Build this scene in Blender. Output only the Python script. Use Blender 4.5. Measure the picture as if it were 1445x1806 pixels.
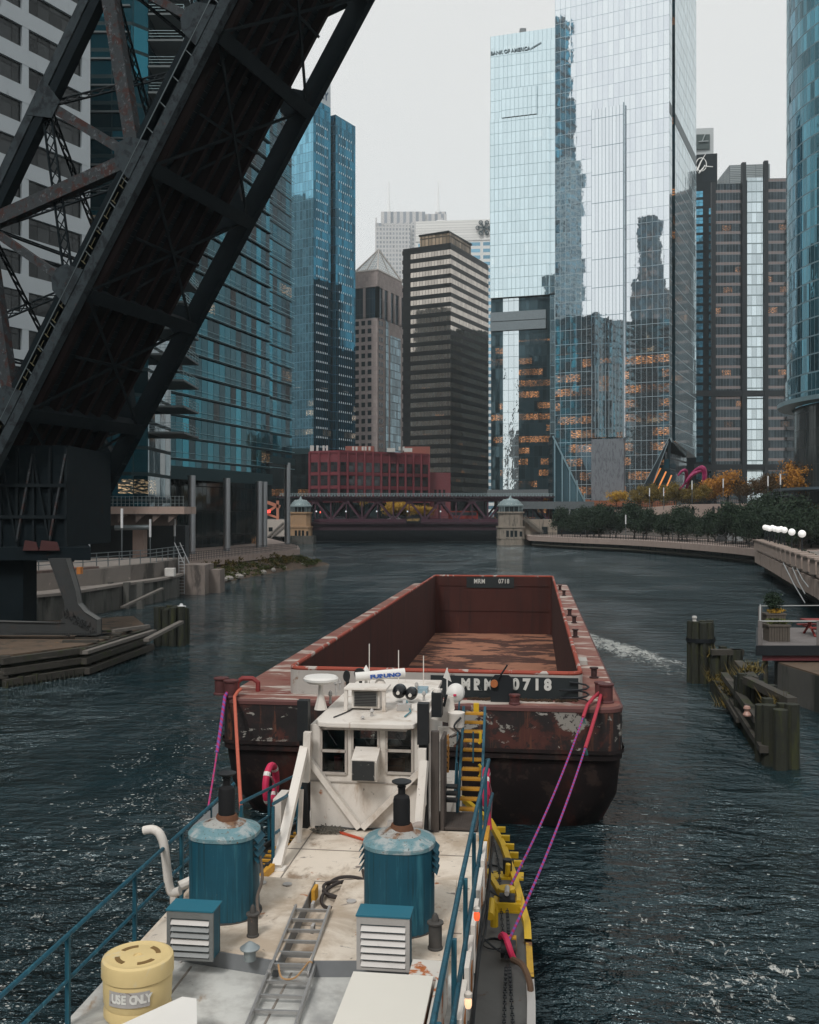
import bpy, bmesh, math, random
from mathutils import Vector, Matrix, noise as mnoise
random.seed(7)
R = math.radians; PI = math.pi
S = bpy.context.scene
for _o in list(bpy.data.objects): bpy.data.objects.remove(_o)
C = S.collection
# ---------------------------------------------------------------- camera
F = 1724.0; CZ = 8.4                       # focal length in photo pixels, eye height over the water
cam = bpy.data.objects.new('camera', bpy.data.cameras.new('camera')); C.objects.link(cam)
cam.location = (0, 0, CZ); cam.rotation_euler = (R(90), 0, 0)
cam.data.sensor_fit = 'HORIZONTAL'; cam.data.sensor_width = 36; cam.data.lens = 36*F/1445
cam.data.clip_start = 0.5; cam.data.clip_end = 6000
S.camera = cam
# ---------------------------------------------------------------- overcast sky and soft sun
SUN_EL, SUN_AZ = 48, 205                   # degrees; azimuth measured clockwise from +Y
W_ = bpy.data.worlds.new('World'); S.world = W_; W_.use_nodes = True
wn = W_.node_tree; bg = wn.nodes['Background']; bg.inputs[1].default_value = 0.1
sky = wn.nodes.new('ShaderNodeTexSky'); sky.sky_type = 'NISHITA'; sky.sun_disc = False
sky.sun_elevation = R(SUN_EL); sky.sun_rotation = R(SUN_AZ)
mx = wn.nodes.new('ShaderNodeMix'); mx.data_type = 'RGBA'; mx.inputs[0].default_value = 0.93
wn.links.new(sky.outputs[0], mx.inputs[6]); 
ctc = wn.nodes.new('ShaderNodeTexCoord'); cno = wn.nodes.new('ShaderNodeTexNoise'); cno.inputs['Scale'].default_value = 2.2; cno.inputs['Detail'].default_value = 5; wn.links.new(ctc.outputs['Generated'], cno.inputs['Vector'])
cmx = wn.nodes.new('ShaderNodeMix'); cmx.data_type = 'RGBA'; wn.links.new(cno.outputs[0], cmx.inputs[0]); cmx.inputs[6].default_value = (6.5, 6.47, 6.36, 1); cmx.inputs[7].default_value = (7.2, 7.12, 6.9, 1)   # cloud layer
wn.links.new(cmx.outputs[2], mx.inputs[7])
wn.links.new(mx.outputs[2], bg.inputs[0])
sl = bpy.data.lights.new('sun', 'SUN'); sl.energy = 1.5; sl.angle = R(14); sl.color = (1, .975, .94)
so = bpy.data.objects.new('sun', sl); C.objects.link(so)
so.rotation_euler = (R(90-SUN_EL), 0, R(180-SUN_AZ))
S.view_settings.view_transform = 'Standard'; S.view_settings.look = 'None'; S.view_settings.exposure = 0.3
S.view_settings.gamma = 1
S.cycles.max_bounces = 6; S.cycles.diffuse_bounces = 2; S.cycles.glossy_bounces = 3; S.cycles.transparent_max_bounces = 8
S.cycles.volume_bounces = 1; S.cycles.sample_clamp_indirect = 4; S.cycles.caustics_reflective = False; S.cycles.caustics_refractive = False
# ---------------------------------------------------------------- helpers: pixel measurements to metres
def at(px, py, D): return Vector(((px-722.5)/F*D, D, CZ+(902-py)/F*D))
def gx(px, D): return (px-722.5)/F*D
def gz(py, D): return CZ+(902-py)/F*D
def on(px, py, z):
    Y = (CZ-z)*F/(py-902); return Vector(((px-722.5)/F*Y, Y, z))
A = R(7.27); CA, SA = math.cos(A), math.sin(A)      # heading of tug and barge
def UV(px, py, z):
    xr = (px-722.5)/F; Y = (CZ-z)*F/(py-902); return (Y*(xr*CA-SA), Y*(xr*SA+CA))
def UZ(px, py, v):
    xr = (px-722.5)/F; Y = v/(xr*SA+CA); return (Y*(xr*CA-SA), CZ+(902-py)/F*Y)
# ---------------------------------------------------------------- helpers: things and meshes
OFF = {}
def tag(o, label=None, cat=None, group=None, kind=None):
    if label: o['label'] = label
    if cat: o['category'] = cat
    if group: o['group'] = group
    if kind: o['kind'] = kind
    return o
def thing(name, label, cat, loc=(0, 0, 0), rz=0, group=None, base=None):
    """Empty at the thing's base. base: point in the working frame that loc stands for."""
    o = bpy.data.objects.new(name, None); C.objects.link(o); o.empty_display_size = .3
    o.location = loc; o.rotation_euler = (0, 0, rz)
    OFF[o.name] = Vector(base) if base is not None else Vector((0, 0, 0))
    return tag(o, label, cat, group)
def localthing(name, label, cat, base, group=None):   # a thing given in tug/barge coordinates
    b = Vector(base)
    return thing(name, label, cat, Matrix.Rotation(-A, 3, 'Z') @ b, -A, group, b)
def worldthing(name, label, cat, base, group=None):    # a thing whose parts are given in world coordinates
    return thing(name, label, cat, base, 0, group, base)
def off_of(o):
    while o is not None:
        if o.name in OFF: return OFF[o.name]
        o = o.parent
    return Vector((0, 0, 0))
class MB:
    def __init__(s): s.v = []; s.f = []; s.uv = {}; s.sm = set()
    def face(s, pts, uv=None, smooth=False):
        n = len(s.v); s.v += [Vector(p) for p in pts]; s.f.append(list(range(n, n+len(pts))))
        if uv: s.uv[len(s.f)-1] = uv
        if smooth: s.sm.add(len(s.f)-1)
        return s
    def grid(s, rows, closed=False, smooth=True):
        n = len(s.v); w = len(rows[0])
        for r in rows: s.v += [Vector(p) for p in r]
        for i in range(len(rows)-1):
            for j in range(w if closed else w-1):
                k = (j+1) % w
                s.f.append([n+i*w+j, n+i*w+k, n+(i+1)*w+k, n+(i+1)*w+j])
                if smooth: s.sm.add(len(s.f)-1)
        return s
    def box(s, x0, x1, y0, y1, z0, z1, m=None):
        P = [Vector((x, y, z)) for z in (z0, z1) for x, y in ((x0, y0), (x1, y0), (x1, y1), (x0, y1))]
        if m is not None: P = [m @ p for p in P]
        n = len(s.v); s.v += P
        for q in ((3, 2, 1, 0), (4, 5, 6, 7), (0, 1, 5, 4), (1, 2, 6, 5), (2, 3, 7, 6), (3, 0, 4, 7)): s.f.append([n+i for i in q])
        return s
    def cbox(s, c, d, m=None):
        return s.box(c[0]-d[0]/2, c[0]+d[0]/2, c[1]-d[1]/2, c[1]+d[1]/2, c[2]-d[2]/2, c[2]+d[2]/2, m)
    def bar(s, p, q, w, h=None, up=(0, 0, 1)):
        p, q = Vector(p), Vector(q); h = h or w; d = (q-p)
        if d.length < 1e-5: return s
        d.normalize(); u = Vector(up)
        if abs(d.dot(u)) > .98: u = Vector((1, 0, 0))
        x = d.cross(u).normalized(); z = x.cross(d)
        n = len(s.v)
        for e in (p, q):
            for a, b in ((-1, -1), (1, -1), (1, 1), (-1, 1)): s.v.append(e+x*(a*w/2)+z*(b*h/2))
        for t in ((0, 1, 2, 3), (7, 6, 5, 4), (0, 4, 5, 1), (1, 5, 6, 2), (2, 6, 7, 3), (3, 7, 4, 0)): s.f.append([n+i for i in t])
        return s
    def tube(s, path, r, n=8, cap=True):
        P = [Vector(p) for p in path]; rows = []
        up = None
        for i, p in enumerate(P):
            d = (P[min(i+1, len(P)-1)]-P[max(i-1, 0)])
            d = d.normalized() if d.length > 1e-6 else Vector((0, 0, 1))
            if up is None: up = Vector((0, 0, 1)) if abs(d.z) < .9 else Vector((1, 0, 0))
            x = d.cross(up).normalized(); up = x.cross(d)
            rr = r[i] if isinstance(r, (list, tuple)) else r
            rows.append([p+(x*math.cos(2*PI*k/n)+up*math.sin(2*PI*k/n))*rr for k in range(n)])
        s.grid(rows, closed=True)
        if cap: s.face(rows[0][::-1]); s.face(rows[-1])
        return s
    def lathe(s, prof, c=(0, 0, 0), n=24, sx=1, sy=1, smooth=True, cap=True):
        c = Vector(c); rows = [[c+Vector((r*sx*math.cos(2*PI*k/n), r*sy*math.sin(2*PI*k/n), z)) for k in range(n)] for r, z in prof]
        s.grid(rows, closed=True, smooth=smooth)
        if cap:
            if prof[0][0] > 1e-3: s.face(rows[0][::-1])
            if prof[-1][0] > 1e-3: s.face(rows[-1])
        return s
    def prism(s, poly, z0, z1):
        s.face([(x, y, z1) for x, y in poly]); s.face([(x, y, z0) for x, y in poly][::-1])
        for i in range(len(poly)):
            a, b = poly[i], poly[(i+1) % len(poly)]
            s.face([(a[0], a[1], z0), (b[0], b[1], z0), (b[0], b[1], z1), (a[0], a[1], z1)])
        return s
    def plate(s, pts, d):                       # polygon pts extruded along vector d
        P = [Vector(p) for p in pts]; d = Vector(d)
        s.face(P[::-1]); s.face([p+d for p in P])
        for i in range(len(P)):
            a, b = P[i], P[(i+1) % len(P)]; s.face([a, b, b+d, a+d])
        return s
    def facade(s, p, q, z0, z1, u0=0):          # vertical wall from p to q, UV in metres
        L = math.hypot(q[0]-p[0], q[1]-p[1])
        return s.face([(p[0], p[1], z0), (q[0], q[1], z0), (q[0], q[1], z1), (p[0], p[1], z1)], [(u0, z0), (u0+L, z0), (u0+L, z1), (u0, z1)])
    def walls(s, poly, z0, z1, top=True):       # counter-clockwise footprint
        u = 0
        for i in range(len(poly)):
            a, b = poly[i], poly[(i+1) % len(poly)]; s.facade(a, b, z0, z1, u); u += math.hypot(a[0]-b[0], a[1]-b[1])
        if top: s.face([(x, y, z1) for x, y in poly], [(0.3, .6)]*len(poly))
        return s
    def ball(s, c, r, n=12, sz=1):
        return s.lathe([(max(1e-4, r*math.sin(PI*i/8)), -r*sz*math.cos(PI*i/8)) for i in range(9)], c, n)
    def mesh(s, name, mat, org, bevel=0):
        me = bpy.data.meshes.new(name)
        me.from_pydata([tuple(p-org) for p in s.v], [], s.f)
        if s.uv:
            ul = me.uv_layers.new(name='UVMap')
            for pi, uv in s.uv.items():
                ls = me.polygons[pi].loop_start
                for k, t in enumerate(uv): ul.data[ls+k].uv = t
        for i in s.sm: me.polygons[i].use_smooth = True
        if bevel:
            bm = bmesh.new(); bm.from_mesh(me); bmesh.ops.remove_doubles(bm, verts=bm.verts, dist=1e-4)
            bm.edges.ensure_lookup_table()
            ed = [e for e in bm.edges if len(e.link_faces) == 2 and e.calc_face_angle(0) > .5]
            bmesh.ops.bevel(bm, geom=ed, offset=bevel, segments=2, affect='EDGES', profile=.6, clamp_overlap=True)
            bm.to_mesh(me); bm.free()
        me.materials.append(mat); me.validate()
        if s.sm and len(s.f) < 3000: me.set_sharp_from_angle(angle=R(33))
        return me
    def build(s, name, mat, parent=None, bevel=0, label=None, kind=None, base=None):
        org = off_of(parent) if parent is not None else Vector(base or (0, 0, 0))
        o = bpy.data.objects.new(name, s.mesh(name, mat, org, bevel)); C.objects.link(o)
        if parent is not None: o.parent = parent
        else: o.location = org
        return tag(o, label, None, None, kind)
    def solo(s, name, mat, label, cat, base, group=None, bevel=0):        # a thing that is one mesh, world coordinates
        o = s.build(name, mat, None, bevel, base=base); return tag(o, label, cat, group)
    def lsolo(s, name, mat, label, cat, base, group=None, bevel=0):       # the same in tug/barge coordinates
        b = Vector(base); o = s.build(name, mat, None, bevel, base=b)
        o.location = Matrix.Rotation(-A, 3, 'Z') @ b; o.rotation_euler = (0, 0, -A)
        return tag(o, label, cat, group)
def inst(o, name, parent, loc):                 # another part that shares o's mesh, shifted
    c = o.copy(); C.objects.link(c); c.name = name; c.parent = parent; c.location = Vector(o.location)+Vector(loc); return c
def copy_tree(o, loc=None, rz=None, label=None, sc=None):
    def rec(x, par):
        c = x.copy(); C.objects.link(c)
        if par: c.parent = par
        for ch in x.children: rec(ch, c)
        return c
    r = rec(o, None); OFF[r.name] = OFF.get(o.name, Vector((0, 0, 0)))
    if loc is not None: r.location = loc
    if rz is not None: r.rotation_euler = (0, 0, rz)
    if sc: r.scale = sc
    if label: r['label'] = label
    return r
def text(name, body, mat, parent, loc, rot, size, depth=.01, width=1, bold=0, spacing=1):
    cu = bpy.data.curves.new(name, 'FONT'); cu.body = body; cu.size = size; cu.extrude = depth; cu.align_x = 'CENTER'; cu.align_y = 'CENTER'
    cu.offset = bold; cu.space_character = spacing
    t = bpy.data.objects.new(name, cu); C.objects.link(t)
    dg = bpy.context.evaluated_depsgraph_get(); me = bpy.data.meshes.new_from_object(t.evaluated_get(dg))
    bpy.data.objects.remove(t); me.name = name; me.materials.clear(); me.materials.append(mat)
    o = bpy.data.objects.new(name, me); C.objects.link(o); o.parent = parent
    o.location = Vector(loc)-off_of(parent); o.rotation_euler = rot; o.scale = (width, 1, 1)
    return o
# ---------------------------------------------------------------- materials
class NB:
    def __init__(s, name):
        s.m = bpy.data.materials.new(name); s.m.use_nodes = True; s.t = s.m.node_tree; s.b = s.t.nodes['Principled BSDF']
    def n(s, typ, **kw):
        x = s.t.nodes.new('ShaderNode'+typ)
        for k, v in kw.items(): setattr(x, k, v)
        return x
    def l(s, a, b): s.t.links.new(a, b)
    def setv(s, sock, v):
        if hasattr(v, 'links') or hasattr(v, 'is_linked'): s.l(v, sock)
        else: sock.default_value = (*v, 1) if isinstance(v, (tuple, list)) and len(v) == 3 and sock.type == 'RGBA' else v
    def math(s, op, a, b=0.0, c=None, clamp=False):
        x = s.n('Math', operation=op, use_clamp=clamp); s.setv(x.inputs[0], a); s.setv(x.inputs[1], b)
        if c is not None: s.setv(x.inputs[2], c)
        return x.outputs[0]
    def mix(s, f, a, b):
        x = s.n('Mix', data_type='RGBA'); s.setv(x.inputs[0], f); s.setv(x.inputs[6], a); s.setv(x.inputs[7], b); return x.outputs[2]
    def coord(s, which='Object', sc=(1, 1, 1)):
        tc = s.n('TexCoord'); mp = s.n('Mapping'); mp.inputs[3].default_value = sc; s.l(tc.outputs[which], mp.inputs[0]); return mp.outputs[0]
    def noise(s, vec, scale, detail=4, rough=.55, dist=0):
        x = s.n('TexNoise'); s.l(vec, x.inputs['Vector']); x.inputs['Scale'].default_value = scale; x.inputs['Detail'].default_value = detail
        x.inputs['Roughness'].default_value = rough; x.inputs['Distortion'].default_value = dist; return x.outputs[0]
    def step(s, v, lo, hi):
        x = s.n('MapRange', interpolation_type='SMOOTHSTEP'); s.setv(x.inputs[0], v); x.inputs[1].default_value = lo; x.inputs[2].default_value = hi; return x.outputs[0]
    def bump(s, h, strength=.3, dist=.02, normal=None):
        x = s.n('Bump'); x.inputs['Strength'].default_value = strength; x.inputs['Distance'].default_value = dist; s.l(h, x.inputs['Height'])
        if normal is not None: s.l(normal, x.inputs['Normal'])
        return x.outputs[0]
    def done(s, col=None, rough=None, metal=None, normal=None, spec=None):
        if col is not None: s.setv(s.b.inputs['Base Color'], col)
        if rough is not None: s.setv(s.b.inputs['Roughness'], rough)
        if metal is not None: s.setv(s.b.inputs['Metallic'], metal)
        if normal is not None: s.l(normal, s.b.inputs['Normal'])
        if spec is not None: s.b.inputs['Specular IOR Level'].default_value = spec
        return s.m
def M(name, col, rough=.6, metal=0, var=.25, scale=2.0, bump=.0, layers=(), spec=.4, sc=(1, 1, 1)):
    """col with cloudy variation; layers: (colour, noise scale, lo, hi, stretch) painted wear on top."""
    b = NB(name); v = b.coord('Object', sc)
    c = b.mix(b.noise(v, scale, 5, .6), tuple(x*(1-var) for x in col), tuple(min(1, x*(1+var)) for x in col))
    for i, L in enumerate(layers):
        lc, ls, lo, hi = L[:4]; st = L[4] if len(L) > 4 else (1, 1, 1)
        vv = b.coord('Object', st); mp = vv.node; mp.inputs[1].default_value = (3.7*(i+1), 1.3*i, 5.1*i)
        c = b.mix(b.step(b.noise(vv, ls, 6, .65, .4), lo, hi), c, lc)
    nm = b.bump(b.noise(v, scale*9, 4), bump, .02) if bump else None
    return b.done(c, rough, metal, nm, spec)
def facade_mat(name, bay=1.5, flr=4.0, glass=(.05, .12, .15), refl=.8, rough=.04, mull=(.05, .07, .08), mw=.1, sl=.15, spand=0, spcol=(.1, .15, .17),
               lit=0, litz=(0, 60), litcol=(1, .42, .14), lits=.9, tilt=.012, wave=.01, tint=.2, z0=0, colvar=0, wsc=.35):
    """Curtain wall from UVs in metres: panes, mullions, slab lines, spandrels, lit rooms, slightly uneven panes."""
    b = NB(name); uv = b.n('UVMap'); uv.uv_map = 'UVMap'; sp = b.n('SeparateXYZ'); b.l(uv.outputs[0], sp.inputs[0]); u, v = sp.outputs[0], b.math('SUBTRACT', sp.outputs[1], z0)
    us, vs = b.math('DIVIDE', u, bay), b.math('DIVIDE', v, flr)
    cu, cv = b.math('FLOOR', us), b.math('FLOOR', vs); fu, fv = b.math('FRACT', us), b.math('FRACT', vs)
    ml = b.math('MAXIMUM', b.math('LESS_THAN', fu, mw/bay), b.math('LESS_THAN', fv, sl/flr))
    cell = b.n('CombineXYZ'); b.l(cu, cell.inputs[0]); b.l(cv, cell.inputs[1]); wn_ = b.n('TexWhiteNoise', noise_dimensions='3D'); b.l(cell.outputs[0], wn_.inputs[0])
    col = b.mix(wn_.outputs[0], tuple(x*(1-tint) for x in glass), tuple(min(1, x*(1+tint)) for x in glass))
    met = refl
    if colvar:
        cw = b.n('TexWhiteNoise', noise_dimensions='1D'); b.l(b.math('ADD', cu, b.math('MULTIPLY', b.math('FLOOR', b.math('DIVIDE', cv, 9.0)), 17.3)), cw.inputs['W']); k_ = b.math('POWER', cw.outputs[0], 5.0)
        col = b.mix(b.math('MULTIPLY', k_, colvar), col, tuple(min(1, x*5) for x in glass))
    if spand:
        sm = b.math('LESS_THAN', fv, spand/flr); col = b.mix(sm, col, spcol)
    col = b.mix(ml, col, mull)
    geo = b.n('NewGeometry'); vm = b.n('VectorMath', operation='SUBTRACT'); b.l(wn_.outputs[1], vm.inputs[0]); vm.inputs[1].default_value = (.5, .5, .5)
    vs_ = b.n('VectorMath', operation='SCALE'); b.l(vm.outputs[0], vs_.inputs[0]); vs_.inputs['Scale'].default_value = tilt
    va = b.n('VectorMath', operation='ADD'); b.l(geo.outputs['Normal'], va.inputs[0]); b.l(vs_.outputs[0], va.inputs[1])
    vn = b.n('VectorMath', operation='NORMALIZE'); b.l(va.outputs[0], vn.inputs[0]); nrm = vn.outputs[0]
    nrm = b.bump(b.noise(uv.outputs[0], wsc, 3, .5), 1.0, wave, nrm)
    b.done(col, b.math('ADD', b.math('MULTIPLY', ml, .5), rough), b.math('MULTIPLY', b.math('SUBTRACT', 1.0, ml), met), nrm, .15)
    if lit:
        ru = b.math('FLOOR', b.math('ADD', b.math('DIVIDE', us, 3.0), b.math('MULTIPLY', b.math('FRACT', b.math('MULTIPLY', cv, .618)), 3.0)))
        rc = b.n('CombineXYZ'); b.l(ru, rc.inputs[0]); b.l(cv, rc.inputs[1]); rc.inputs[2].default_value = 3.3
        rn = b.n('TexWhiteNoise', noise_dimensions='3D'); b.l(rc.outputs[0], rn.inputs[0])
        on_ = b.math('GREATER_THAN', rn.outputs[0], 1-lit)
        zm = b.math('MULTIPLY', b.math('GREATER_THAN', v, litz[0]), b.math('LESS_THAN', v, litz[1]))
        band = b.math('MULTIPLY', b.math('GREATER_THAN', fv, .32), b.math('LESS_THAN', fv, .86))
        mp = b.n('Mapping'); mp.inputs[3].default_value = (.55, 2.2, 1); b.l(uv.outputs[0], mp.inputs[0])
        pat = b.step(b.noise(mp.outputs[0], 2.4, 5, .65), .46, .72); pat = b.math('MULTIPLY', pat, b.step(b.noise(uv.outputs[0], .09, 2, .5), .30, .5))
        k = b.math('MULTIPLY', b.math('MULTIPLY', on_, zm), b.math('MULTIPLY', band, pat)); k = b.math('MULTIPLY', k, b.math('SUBTRACT', 1.0, ml))
        k = b.math('MULTIPLY', k, b.math('ADD', wn_.outputs[0], .35))
        b.b.inputs['Emission Color'].default_value = (*litcol, 1); b.l(b.math('MULTIPLY', k, lits), b.b.inputs['Emission Strength'])
    return b.m
def glow(name, col, st):
    b = NB(name); b.b.inputs['Emission Color'].default_value = (*col, 1); b.b.inputs['Emission Strength'].default_value = st; return b.done(col, .6)
# ================================================================ MATERIALS shared by the setting
CONC = M('concrete', (.23, .205, .185), .85, var=.2, scale=.6, bump=.15, layers=[((.10, .09, .08), .5, .55, .72, (1, 1, .25)), ((.42, .36, .32), 1.2, .62, .72)])
PINKC = M('pink_concrete', (.36, .285, .25), .85, var=.15, scale=.8, bump=.1, layers=[((.14, .11, .10), .9, .58, .75, (1.5, 1.5, .2))])
DCONC = M('wet_concrete', (.10, .098, .09), .8, var=.35, scale=.7, bump=.2, layers=[((.03, .035, .03), .8, .5, .65, (1.2, 1.2, .2)), ((.07, .085, .03), 1.4, .62, .74, (1, 1, .4))])
TIMBER = M('old_timber', (.055, .05, .042), .85, var=.45, scale=3, bump=.35, layers=[((.045, .06, .018), 1.2, .52, .7), ((.14, .12, .10), 2.5, .62, .75, (.3, .3, 2))])
MOSSY = M('mossy_pile', (.026, .028, .02), .85, var=.4, scale=2, bump=.4, layers=[((.042, .047, .017), 1.5, .5, .66, (2, 2, .4)), ((.015, .018, .016), 1.0, .52, .7, (2, 2, .3))])
PAVE = M('paving', (.16, .15, .14), .85, var=.2, scale=.3)
EARTH = M('earth', (.12, .085, .06), .95, var=.4, scale=.9, bump=.3, layers=[((.05, .045, .035), .8, .5, .65), ((.2, .11, .06), 2.2, .6, .7)])
DARKM = M('dark_metal', (.02, .024, .028), .5, .3, var=.2)
STEELR = M('rail_steel', (.14, .16, .17), .5, .5, var=.2)
WHITEP = M('white_paint', (.78, .76, .72), .45, var=.05, scale=2)
ROADM = M('asphalt', (.05, .05, .052), .9, var=.25, scale=.5)
def water_mat():
    b = NB('river_water'); v = b.coord('Object'); tc = v.node
    rot = b.n('Mapping'); rot.inputs[2].default_value = (0, 0, A); b.l(v, rot.inputs[0]); sp = b.n('SeparateXYZ'); b.l(rot.outputs[0], sp.inputs[0]); u, w = sp.outputs[0], sp.outputs[1]
    st = b.n('Mapping'); st.inputs[3].default_value = (.75, 1.25, 1); b.l(rot.outputs[0], st.inputs[0])
    lng = b.n('Mapping'); lng.inputs[3].default_value = (1.8, .8, 1); b.l(rot.outputs[0], lng.inputs[0])
    n1 = b.noise(st.outputs[0], .35, 4, .55, .6); n2 = b.noise(st.outputs[0], 1.5, 4, .6, .3); n3 = b.noise(st.outputs[0], 5.5, 3, .6)
    n0 = b.noise(st.outputs[0], .1, 3, .5, .5); h = b.math('ADD', b.math('ADD', b.math('MULTIPLY', n1, 1.0), b.math('MULTIPLY', n0, 1.8)), b.math('ADD', b.math('MULTIPLY', n2, .55), b.math('MULTIPLY', n3, .11)))
    calm = b.step(b.noise(lng.outputs[0], .055, 3, .55), .36, .60)           # gusts: calmer and rougher patches
    nm = b.n('Bump'); nm.inputs['Distance'].default_value = 2.2; b.l(h, nm.inputs['Height']); b.l(b.math('ADD', b.math('MULTIPLY', calm, .72), .22), nm.inputs['Strength'])
    def soft(x, c, wd): return b.step(b.math('ABSOLUTE', b.math('SUBTRACT', x, c)), wd, wd*.25)
    def foam(mask, sc, lo, hi):
        f = b.noise(lng.outputs[0], sc, 6, .7, 1.0); g = b.noise(lng.outputs[0], sc*.16, 3, .6)
        return b.math('MULTIPLY', b.step(b.math('ADD', b.math('MULTIPLY', f, .72), b.math('ADD', b.math('MULTIPLY', g, .36), b.math('MULTIPLY', b.math('SUBTRACT', mask, 1.0), .3))), lo, hi), mask)
    mL = b.math('MULTIPLY', soft(u, -10.6, 5.2), soft(w, 21, 22)); mR = b.math('MULTIPLY', soft(u, 3.6, 4.2), soft(w, 17, 13))
    dw = b.math('SUBTRACT', 70.0, w); cu = b.math('ADD', b.math('MULTIPLY', dw, .30), 2.6)
    wk = b.math('MULTIPLY', soft(b.math('DIVIDE', b.math('SUBTRACT', u, cu), b.math('ADD', b.math('MULTIPLY', dw, .11), .9)), 0.0, 1.5), b.math('MULTIPLY', b.step(dw, -1.0, 1.5), b.step(dw, 30.0, 6.0)))
    cl = b.math('SUBTRACT', -8.9, b.math('MULTIPLY', b.math('SUBTRACT', 50.0, w), .12))
    wl = b.math('MULTIPLY', soft(b.math('SUBTRACT', u, cl), 0.0, 1.2), soft(w, 44, 13))
    fo = b.math('MAXIMUM', foam(mL, 3.2, .635, .68), foam(mR, 3.2, .615, .66)); fo = b.math('MAXIMUM', fo, foam(wk, 2.2, .42, .60)); fo = b.math('MAXIMUM', fo, foam(wl, 1.8, .50, .58))
    def flecks(mask, sc, big):
        vo = b.n('TexVoronoi'); vo.inputs['Scale'].default_value = sc; b.l(st.outputs[0], vo.inputs['Vector']); sp2 = b.n('SeparateXYZ'); b.l(vo.outputs['Color'], sp2.inputs[0])
        dens = b.math('MULTIPLY', b.step(b.noise(lng.outputs[0], .55, 4, .6, .8), .44, .66), mask)
        r_ = b.math('ADD', b.math('MULTIPLY', sp2.outputs[1], big), .06)
        return b.math('MULTIPLY', b.math('LESS_THAN', sp2.outputs[0], b.math('MULTIPLY', dens, .8)), b.step(vo.outputs['Distance'], r_, b.math('MULTIPLY', r_, .5)) if False else b.math('LESS_THAN', vo.outputs['Distance'], r_))
    fo = b.math('MAXIMUM', fo, b.math('MAXIMUM', flecks(b.math('MAXIMUM', mL, b.math('MULTIPLY', mR, .6)), 5.5, .22), flecks(mL, 11.0, .25)))
    fo = b.math('MULTIPLY', fo, .85)
    col = b.mix(fo, b.mix(n1, (.007, .019, .024), (.014, .034, .041)), (.62, .62, .58))
    b.b.inputs['IOR'].default_value = 1.55; b.b.inputs['Specular Tint'].default_value = (.78, .95, 1, 1)
    return b.done(col, b.math('ADD', b.math('MULTIPLY', fo, .6), .035), 0, nm.outputs[0], .5)
WATER = water_mat()
# ================================================================ WATER AND GROUND
def struct(mb, name, mat, base=(0, 0, 0)): return tag(mb.build(name, mat, base=base), kind='structure')
struct(MB().face([(-140, -160, 0), (140, -160, 0), (140, 420, 0), (-140, 420, 0)]), 'river', WATER)
gr = MB()
gr.prism([(-700, -300), (-62, -300), (-62, 60), (-58, 100), (-52, 140), (-44, 186), (-37, 240), (-37, 300), (-60, 345), (-60, 420), (-700, 420)], -.5, 6.2)
gr.prism([(700, 420), (110, 420), (60, 330), (52, 250), (64, 205), (78, 150), (72, 90), (62, -300), (700, -300)], -.5, 6.2)
gr.prism([(-700, 2100), (-700, 420), (700, 420), (700, 2100)], -.5, 6.2)
struct(gr, 'ground', PAVE); gr = MB().prism([(-36.9, 284), (54, 284), (59.9, 330.2), (109.8, 420), (-59.9, 420), (-59.9, 345.2), (-36.9, 300.2)], -.5, 6.19)
struct(gr, 'quay_end', M('shaded_quay', (.022, .026, .03), .9, var=.3, spec=.1))  # near black colour stands for the shade under the iron bridge
# left promenade and terrace
struct(MB().prism([(-61.5, 60), (-31, 72), (-26.2, 84), (-24.3, 92), (-23.6, 103.5), (-57.5, 103.5)], -.3, 3.55), 'quay_terrace', CONC)
pl = MB().prism([(-57.5, 103.6), (-29, 103.6), (-27.0, 117), (-22.5, 138), (-17.7, 158), (-20, 175), (-30, 215), (-36.5, 240), (-43.5, 186)], 1.55, 2.4)
struct(pl, 'river_walk', PINKC)
struct(MB().prism([(-57, 103.7), (-31, 103.7), (-28.6, 117), (-24.5, 138), (-20.5, 156), (-23, 172), (-33, 215), (-40, 240)], -.4, 1.54), 'quay_core', DCONC)
# right promenade
RW = [(28.8, 236), (36, 219), (44.7, 204), (50, 186), (53, 166), (53.6, 150), (51, 140), (47.5, 133)]
def arcline(P, n=4):
    out = []
    for i in range(len(P)-1):
        p0 = Vector(P[max(i-1, 0)]); p1 = Vector(P[i]); p2 = Vector(P[i+1]); p3 = Vector(P[min(i+2, len(P)-1)])
        for k in range(n):
            t = k/n; out.append(.5*((2*p1)+(p2-p0)*t+(2*p0-5*p1+4*p2-p3)*t*t+(3*p1-p0-3*p2+p3)*t**3))
    return out+[Vector(P[-1])]
RWs = arcline(RW)
struct(MB().prism([(p.x, p.y) for p in RWs]+[(82, 133), (79, 150), (65, 205), (53, 249), (30, 252)], 1.5, 2.6), 'river_walk', PINKC)
struct(MB().prism([(p.x+1.6, p.y-.2) for p in RWs]+[(81, 133.2), (78, 150), (64, 205), (52, 248), (31, 250)], -.4, 1.49), 'quay_core', DCONC)
# terrace with the stone balustrade on the right
BW = [(47.3, 132.5), (43.5, 118), (40, 105), (37.3, 95), (34.9, 86), (32, 75), (28, 62)]; BWs = arcline(BW)
struct(MB().prism([(p.x+.5, p.y) for p in BWs]+[(72, 62), (73, 92), (80, 132.5)], 1.4, 3.1), 'quay_terrace', CONC)
struct(MB().prism([(p.x+2.0, p.y+.1) for p in BWs]+[(72, 62.2), (73, 92), (80, 132.2)], -.4, 1.39), 'quay_core', DCONC)
# low stone ledge line, dark fender beam along the right quay
fb = MB(); fb.tube([(p.x+.9, p.y-.4, .55) for p in RWs], .28, 6); fb.tube([(p.x+1.1, p.y, .5) for p in BWs], .25, 6)
struct(fb, 'quay_ledge', TIMBER)
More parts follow.
